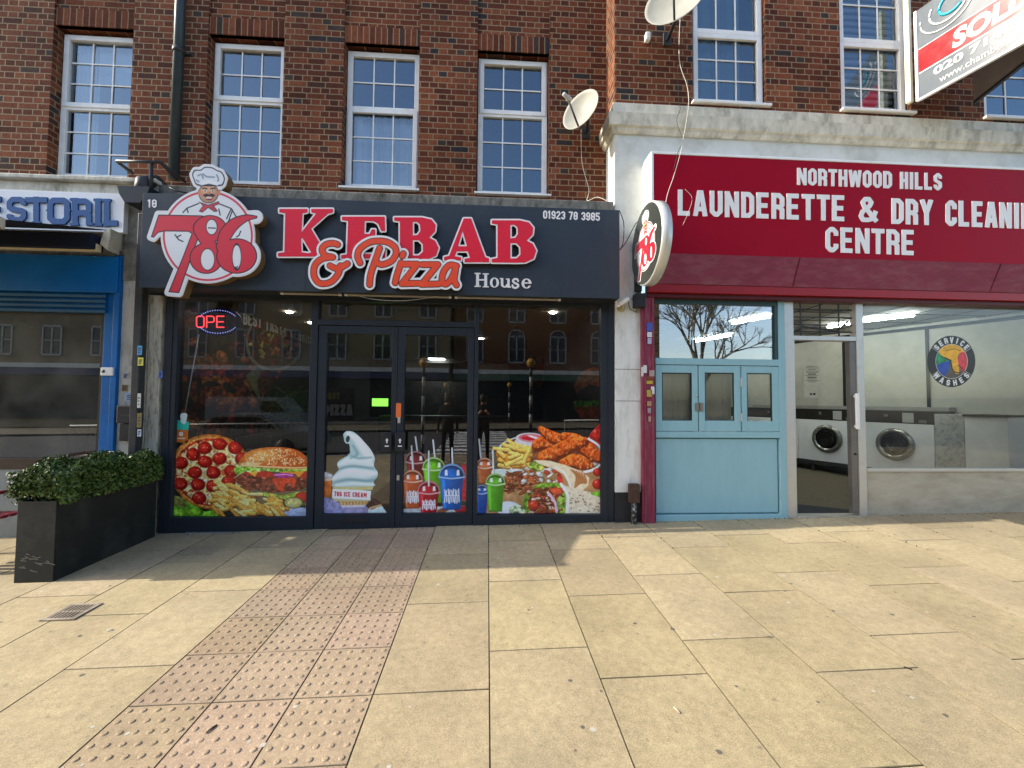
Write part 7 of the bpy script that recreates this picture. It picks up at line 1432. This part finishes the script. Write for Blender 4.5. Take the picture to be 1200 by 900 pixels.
def btext(body, u0, u1, z0, z1, mat, bold=0, shear=0):
    me = textmesh(body, .1, .001, bold, 1, shear); co = np.array([v.co[:] for v in me.vertices]); a, b = co.min(0), co.max(0)
    for v in me.vertices: x, y, z = v.co; v.co = bpt(u0+(x-a[0])/(b[0]-a[0])*(u1-u0), z0+(y-a[1])/(b[1]-a[1])*(z1-z0), .005)
    return link_mesh('board_lettering', me, mat, P_)
def ub(px, py):                       # distance along the board and height of a point of it
    d = ray(px, py); t = (nb_.x*b0.x+nb_.y*b0.y)/(nb_.x*d[0]+nb_.y*d[1]); v = Vector((float(t*d[0]), float(t*d[1]), 0)); return (v-b0).dot(du), float(1.6+t*d[2])
(s0, s1), (s2, s3) = ub(1116, 53), ub(1133, 20); btext('SOLD', s0, s0+.64, ze0+.355, ze0+.575, WBRD, .005, .12)
(p0, p1), (p2, p3) = ub(1094, 86), ub(1150, 48); btext('020 7148', p0, p0+(p2-p0)*1.62, ze0+.175, ze0+.275, WBRD, .004)
(q0, q1), _ = ub(1101, 93), 0; btext('www.chamberlainco', q0, q0+.78, ze0+.055, ze0+.135, WBRD, .001)
m_ = MB()
def arcpts(cu, cz, ru, rz, a0, a1, n=22): return [bpt(cu+ru*math.cos(math.radians(a0+(a1-a0)*k/n)), cz+rz*math.sin(math.radians(a0+(a1-a0)*k/n)), .005) for k in range(n+1)]
m_.tube(arcpts(.30, ze0+.90, .24, .22, 170, 350), .008, 6); m_.tube(arcpts(.32, ze0+.92, .17, .17, 150, 330), .010, 6); m_.build('logo_ring', WBRD, P_)
m_ = MB(); m_.tube(arcpts(.35, ze0+.93, .11, .11, 60, 320), .014, 6); m_.build('logo_letter', pmat('cyan_print', (.03, .45, .62), .2), P_)
m_ = MB(); m_.prism([(b1.x, b1.y), (ap.x+.02, ap.y), (ap.x+.04, ap.y), (b1.x+.02, b1.y)], 'z', ze0-.02, ze1); m_.build('second_panel', pmat('brown_grey_board_back', (.24, .19, .16), .6), eb); m_ = MB(); m_.prism([(b1.x-.012, b1.y), (ap.x+.008, ap.y), (ap.x+.045, ap.y), (b1.x+.025, b1.y)], 'z', ze0-.05, ze0-.021); m_.build('second_rail', BLACKP, eb)
# ------------------------------------------------------------------ behind the camera: the other side of the street, seen only in the glass
zr = lambda x: gz(x, KERB_Y)
def far_building(name, label, x0, x1, y, h, cols, arched, wallmat, shops):
    t = thing(name, label, 'building', ((x0+x1)/2, y, 0)); m_ = MB(); m_.box(x0, x1, y-8, y, -.5, h); m_.build('wall', wallmat, t)
    m_ = MB(); m_.box(x0, x1, y, y+.25, h-.25, h+.1); m_.box(x0, x1, y, y+.35, 3.5, 3.8); m_.build('band', WHITEO, t)
    n = cols; fr = MB(); gl = MB()
    for fl, z in enumerate((4.4, 7.4)):
        for k in range(n):
            xc = x0+(x1-x0)*(k+.5)/n; w_ = 1.15; hh = 1.9 if fl == 0 else 1.7
            gl.box(xc-w_/2, xc+w_/2, y, y+.03, z, z+hh)
            for a, b, c, d in ((xc-w_/2-.06, xc-w_/2+.04, z, z+hh), (xc+w_/2-.04, xc+w_/2+.06, z, z+hh), (xc-.05, xc+.05, z, z+hh), (xc-w_/2, xc+w_/2, z-.08, z+.04), (xc-w_/2, xc+w_/2, z+hh-.04, z+hh+.08), (xc-w_/2, xc+w_/2, z+hh*.5-.03, z+hh*.5+.03)): fr.box(a, b, y+.02, y+.07, c, d)
            if arched and fl == 0: fr.tube([(xc+w_/2*math.cos(a), y+.05, z+hh+.5*math.sin(a)) for a in [math.pi*q/12 for q in range(13)]], .05, 6); gl.prism([(xc+w_/2*math.cos(math.pi*q/12), z+hh+.5*math.sin(math.pi*q/12)) for q in range(13)], 'y', y, y+.03)
    fr.build('window_frames', pmat('far_frame_paint', (.34, .34, .33), .6), t); gl.build('window_glass', pmat('far_glass', (.03, .035, .04), .15), t)
    m_ = MB(); m_.box(x0+.2, x1-.2, y, y+.1, .1, 3.0); m_.build('shop_windows', pmat('far_shop_glass', (.02, .025, .03), .15), t); m_ = MB(); m_.box(x0+.1, x1-.1, y+.02, y+.3, 3.02, 3.5); m_.build('fascia', shops, t)
GRB = pmat('far_yellow_brick', (.20, .16, .10), .9, var=.15)
far_building('opposite_terrace', 'brown brick terrace with arched white windows across the street behind the camera', -2.5, 13, -21, 10.2, 5, True, BRO, pmat('far_fascia_a', (.05, .12, .08), .5))
far_building('opposite_terrace', 'pale brick terrace with plain white windows across the street to the left', -34, -2.7, -20, 10.0, 10, False, GRB, pmat('far_fascia_b', (.05, .06, .12), .5))
def beacon(x, y, label):
    t = thing('belisha_beacon', label, 'crossing beacon', (x, y, gz(x, y)), 'zebra crossing beacons'); z = gz(x, y)
    for k in range(9): m_ = MB(); m_.tube([(x, y, z+k*.3), (x, y, z+(k+1)*.3)], .05, 10); m_.build('pole_band', pmat('beacon_white', (.36, .36, .35), .6) if k % 2 else BLACKP, t)
    m_ = MB(); m_.lathe([(.0, -.15), (.1, -.12), (.15, 0), (.1, .12), (0, .15)], (x, y, z+2.85), seg=16); m_.build('globe', pmat('amber_globe', (.40, .22, .04), .3), t)
beacon(-2.0, -3.4, 'striped beacon pole with amber globe on the near kerb left of the crossing'); beacon(1.4, -3.5, 'striped beacon pole with amber globe on the near kerb right of the crossing'); beacon(-2.4, -14.5, 'striped beacon pole with amber globe on the far kerb left'); beacon(1.3, -14.6, 'striped beacon pole with amber globe on the far kerb right')
m_ = MB()
for k in range(9): y = KERB_Y-.6-k*1.15; gquad(m_, -1.8, 1.0, y-.6, y, .004, roadz)
struct(m_, 'crossing_stripes', pmat('road_paint', (.65, .65, .62), .7, var=.1))
t = thing('guard_rail', 'grey pedestrian guard rail along the near kerb behind the camera', 'railing', (4, -3, gz(4, -3)))
for (xa_, xb_) in ((2.4, 12), (-12, -2.8)):
    m_ = MB()
    for z in (1.0, .15): m_.tube([(xa_, -3.0, gz(xa_, -3)+z), (xb_, -3.0, gz(xb_, -3)+z)], .025, 8)
    for k in range(int((xb_-xa_)/.14)): x = xa_+k*.14; m_.tube([(x, -3, gz(x, -3)+.15), (x, -3, gz(x, -3)+1.0)], .006, 4)
    m_.build('rail_panel', pmat('galvanised', (.4, .41, .42), .5, metal=.5), t)
# bare tree reflected in the turquoise window
tr = thing('bare_tree', 'tall leafless tree across the street behind the camera', 'tree', (14, -17, 0)); rt = random.Random(2); m_ = MB()
def branch(p, d, L_, r, n):
    q = p+d*L_; m_.tube([p, q], [r, r*.7], 6 if r > .03 else 4, False)
    if n == 0: return
    for _ in range(3 if n > 1 else 4):
        dd = (d+Vector((rt.gauss(0, .38), rt.gauss(0, .38), rt.gauss(.12, .2)))).normalized(); branch(q if rt.random() < .7 else p+d*L_*rt.uniform(.5, 1), dd, L_*rt.uniform(.62, .85), r*.62, n-1)
branch(Vector((14, -17, -.2)), Vector((0, 0, 1)), 3.0, .24, 6); m_.build('branches', pmat('bark', (.06, .05, .04), .9), tr)
# parked van reflected in the left window
def vehicle(name, label, cat, x, y, L_, col, van):
    t = thing(name, label, cat, (x, y, roadz(x, y))); z = roadz(x, y)
    pr = ([(0, .35), (0, 1.9), (.15, 2.05), (L_-1.5, 2.05), (L_-.9, 1.3), (L_-.15, 1.1), (L_, .8), (L_, .35)] if van else [(0, .35), (0, .85), (.3, .95), (.9, 1.4), (2.4, 1.42), (3.1, .98), (L_-.15, .85), (L_, .6), (L_, .35)])
    m_ = MB(); m_.prism([(x+a, z+b) for a, b in pr], 'y', y-.85, y+.85); bmesh.ops.bevel(m_.bm, geom=m_.bm.edges[:], offset=.05, segments=2, affect='EDGES'); m_.build('body', pmat(name+'_paint', col, .25, coat=.6, var=.02), t)
    m_ = MB()
    if van: m_.prism([(x+L_-2.3, z+1.3), (x+L_-2.3, z+1.85), (x+L_-1.55, z+1.85), (x+L_-1.1, z+1.3)], 'y', y-.862, y+.862)
    else: m_.prism([(x+.6, z+.98), (x+1.0, z+1.32), (x+2.3, z+1.34), (x+2.9, z+.98)], 'y', y-.862, y+.862)
    m_.build('side_window', pmat('car_glass', (.015, .017, .02), .08), t)
    for wx in (.8, L_-.85):
        for s in (-1, 1): m_ = MB(); m_.lathe([(.0, -.1), (.31, -.1), (.33, -.06), (.33, .06), (.31, .1), (0, .1)], (x+wx, y+s*.78, z+.33), (0, 1, 0), 24); m_.build('wheel', BLACKP, t)
vehicle('parked_van', 'white van parked across the street behind the camera', 'van', -14, -12.6, 5.0, (.20, .21, .22), True); vehicle('parked_car', 'grey hatchback parked on the near side of the road to the left', 'car', -9.5, -4.6, 4.0, (.20, .21, .22), False)
# ------------------------------------------------------------------ two people standing on the pavement behind the camera, seen in the glass
def person(label, x, y, h, facing, coat, legs, hairc, arm_up):
    z = gz(x, y); o_ = []; k = h/1.75
    me = bpy.data.meshes.new('person'); J = {'p': (0, 0, .95), 'w': (0, 0, 1.12), 'c': (0, 0, 1.34), 'n': (0, .0, 1.49), 'h': (0, .02, 1.62), 't': (0, .01, 1.70)}
    vs = [J[q] for q in 'pwcnht']; es = [(0, 1), (1, 2), (2, 3), (3, 4), (4, 5)]; rd = [.155, .135, .16, .055, .095, .08]
    for s in (-1, 1):
        i = len(vs)
        if arm_up: ps = [(s*.18, 0, 1.41), (s*.22, .08, 1.17), (s*.08, .28, 1.32), (s*.05, .34, 1.36)]
        else: ps = [(s*.18, 0, 1.41), (s*.23, -.02, 1.12), (s*.24, .06, .87), (s*.24, .08, .79)]
        vs += ps; es += [(2, i), (i, i+1), (i+1, i+2), (i+2, i+3)]; rd += [.065, .048, .036, .04]
        i = len(vs); vs += [(s*.09, 0, .88), (s*.10, .02, .50), (s*.11, -.02, .09), (s*.12, .12, .04)]; es += [(0, i), (i, i+1), (i+1, i+2), (i+2, i+3)]; rd += [.095, .065, .05, .045]
    me.from_pydata([(a*k, b*k, c*k) for a, b, c in vs], es, []); ob = bpy.data.objects.new('person_tmp', me); COL.objects.link(ob)
    md = ob.modifiers.new('s', 'SKIN'); 
    for v, r in zip(me.skin_vertices[0].data, rd): v.radius = (r*k, r*k*.85)
    me.skin_vertices[0].data[0].use_root = True; sb = ob.modifiers.new('u', 'SUBSURF'); sb.levels = 2
    m2 = bpy.data.meshes.new_from_object(ob.evaluated_get(bpy.context.evaluated_depsgraph_get())); bpy.data.objects.remove(ob)
    m2.materials.clear(); mats = [coat, legs, pmat('skin', (.42, .24, .17), .6)]
    for mm in mats: m2.materials.append(mm)
    for p in m2.polygons:
        c = p.center; p.material_index = 2 if c.z > 1.50*k or (arm_up and c.y > .24 and c.z > 1.2) or (not arm_up and c.z < .86*k and abs(c.x) > .19) else (0 if c.z > .86*k else 1); p.use_smooth = True
    M_ = Matrix.Translation((x, y, z)) @ Matrix.Rotation(facing, 4, 'Z'); m2.transform(M_)
    pe = bpy.data.objects.new('person', m2); COL.objects.link(pe); tag(pe, label, 'person'); WL[pe.name] = Vector((0, 0, 0))
    m_ = MB(); m_.lathe([(.0, .13), (.08, .11), (.108, .04), (.105, -.05), (.07, -.10)], (0, -.015, 1.64*k), seg=16); ha = m_.build('hair', hairc, pe); ha.data.transform(M_)
    return pe
DCOAT = pmat('black_coat', (.015, .015, .017), .8); HAIR = pmat('dark_hair', (.02, .012, .008), .6)
person('person in a long dark coat standing behind the camera looking at the shops', -.95, -.45, 1.72, 0, DCOAT, DCOAT, HAIR, False); person('person in dark clothes behind the camera with both hands raised', -.08, -.55, 1.72, 0, DCOAT, DCOAT, HAIR, True)
for o in list(bpy.data.objects):
    if o.type == 'EMPTY': o.empty_display_size = .1
# ------------------------------------------------------------------ litter and chewing gum on the slabs
rl = random.Random(21); GUM = pmat('trodden_gum', (.11, .10, .08), .8, var=.2); GUML = pmat('pale_gum', (.42, .40, .33), .8)
m_ = MB(); m2_ = MB()
for k in range(190):
    x, y = rl.uniform(-5, 7), rl.uniform(1.2, 4.7); r = rl.uniform(.006, .016); z = gz(x, y)+.0012; mb = m_ if rl.random() < .7 else m2_; n = 9; a0 = rl.uniform(0, 6)
    vs = [mb.bm.verts.new((x+r*rl.uniform(.75, 1.15)*math.cos(a0+q*2*math.pi/n), y+r*rl.uniform(.75, 1.15)*math.sin(a0+q*2*math.pi/n), z)) for q in range(n)]; mb.bm.faces.new(vs)
o = m_.build('chewing_gum', GUM); tag(o, 'dark trodden chewing gum spots scattered over the paving slabs', 'chewing gum', None, 'stuff'); o = m2_.build('chewing_gum', GUML); tag(o, 'pale trodden chewing gum spots scattered over the paving slabs', 'chewing gum', None, 'stuff')
def crumb(label, px, py, L_, a, col, nm='litter'):
    x, y, z = onground(px, py); m_ = MB(); dx, dy = math.cos(a)*L_/2, math.sin(a)*L_/2; m_.tube([(x-dx, y-dy, z+.004), (x, y, z+.006), (x+dx, y+dy, z+.004)], .0035, 6); tag(m_.build(nm, pmat('litter_'+nm+str(px), col, .8), None, origin=(x, y, z)), label, 'litter')
crumb('dark curled twig lying on the slabs at the right of the picture', 1064, 784, .035, 2.3, (.03, .02, .015), 'twig'); crumb('small white cigarette end on the slabs in front of the drain', 129, 739, .03, .6, (.7, .68, .6), 'cigarette_end'); crumb('pale matchstick lying on the slabs right of centre', 793, 833, .04, 1.9, (.5, .42, .3), 'matchstick')
crumb('small dark twig on the pink tactile paving', 248, 855, .05, 1.2, (.05, .035, .02), 'twig')
# moss and weeds in the joints by the shopfronts
m_ = MB()
for k in range(420):
    x = rl.uniform(-3.4, 6.5); y = 4.83+rl.uniform(-.03, .01) if rl.random() < .6 else rl.uniform(3.9, 4.8)
    if y < 4.79: x = round((x-.022)/.6)*.6+.03+rl.uniform(-.004, .004)
    z = gz(x, y)-.002; a = rl.uniform(0, 6.28); h = rl.uniform(.004, .016); w_ = rl.uniform(.003, .007)
    m_.quad((x-w_*math.cos(a), y-w_*math.sin(a), z), (x+w_*math.cos(a), y+w_*math.sin(a), z), (x+w_*math.cos(a)*.6+.004, y+w_*math.sin(a), z+h), (x-w_*math.cos(a)*.4+.004, y, z+h))
tag(m_.build('moss', pmat('joint_moss', (.05, .065, .02), .9, var=.4)), 'dry moss and grit along the foot of the shopfronts', 'moss', None, 'stuff')
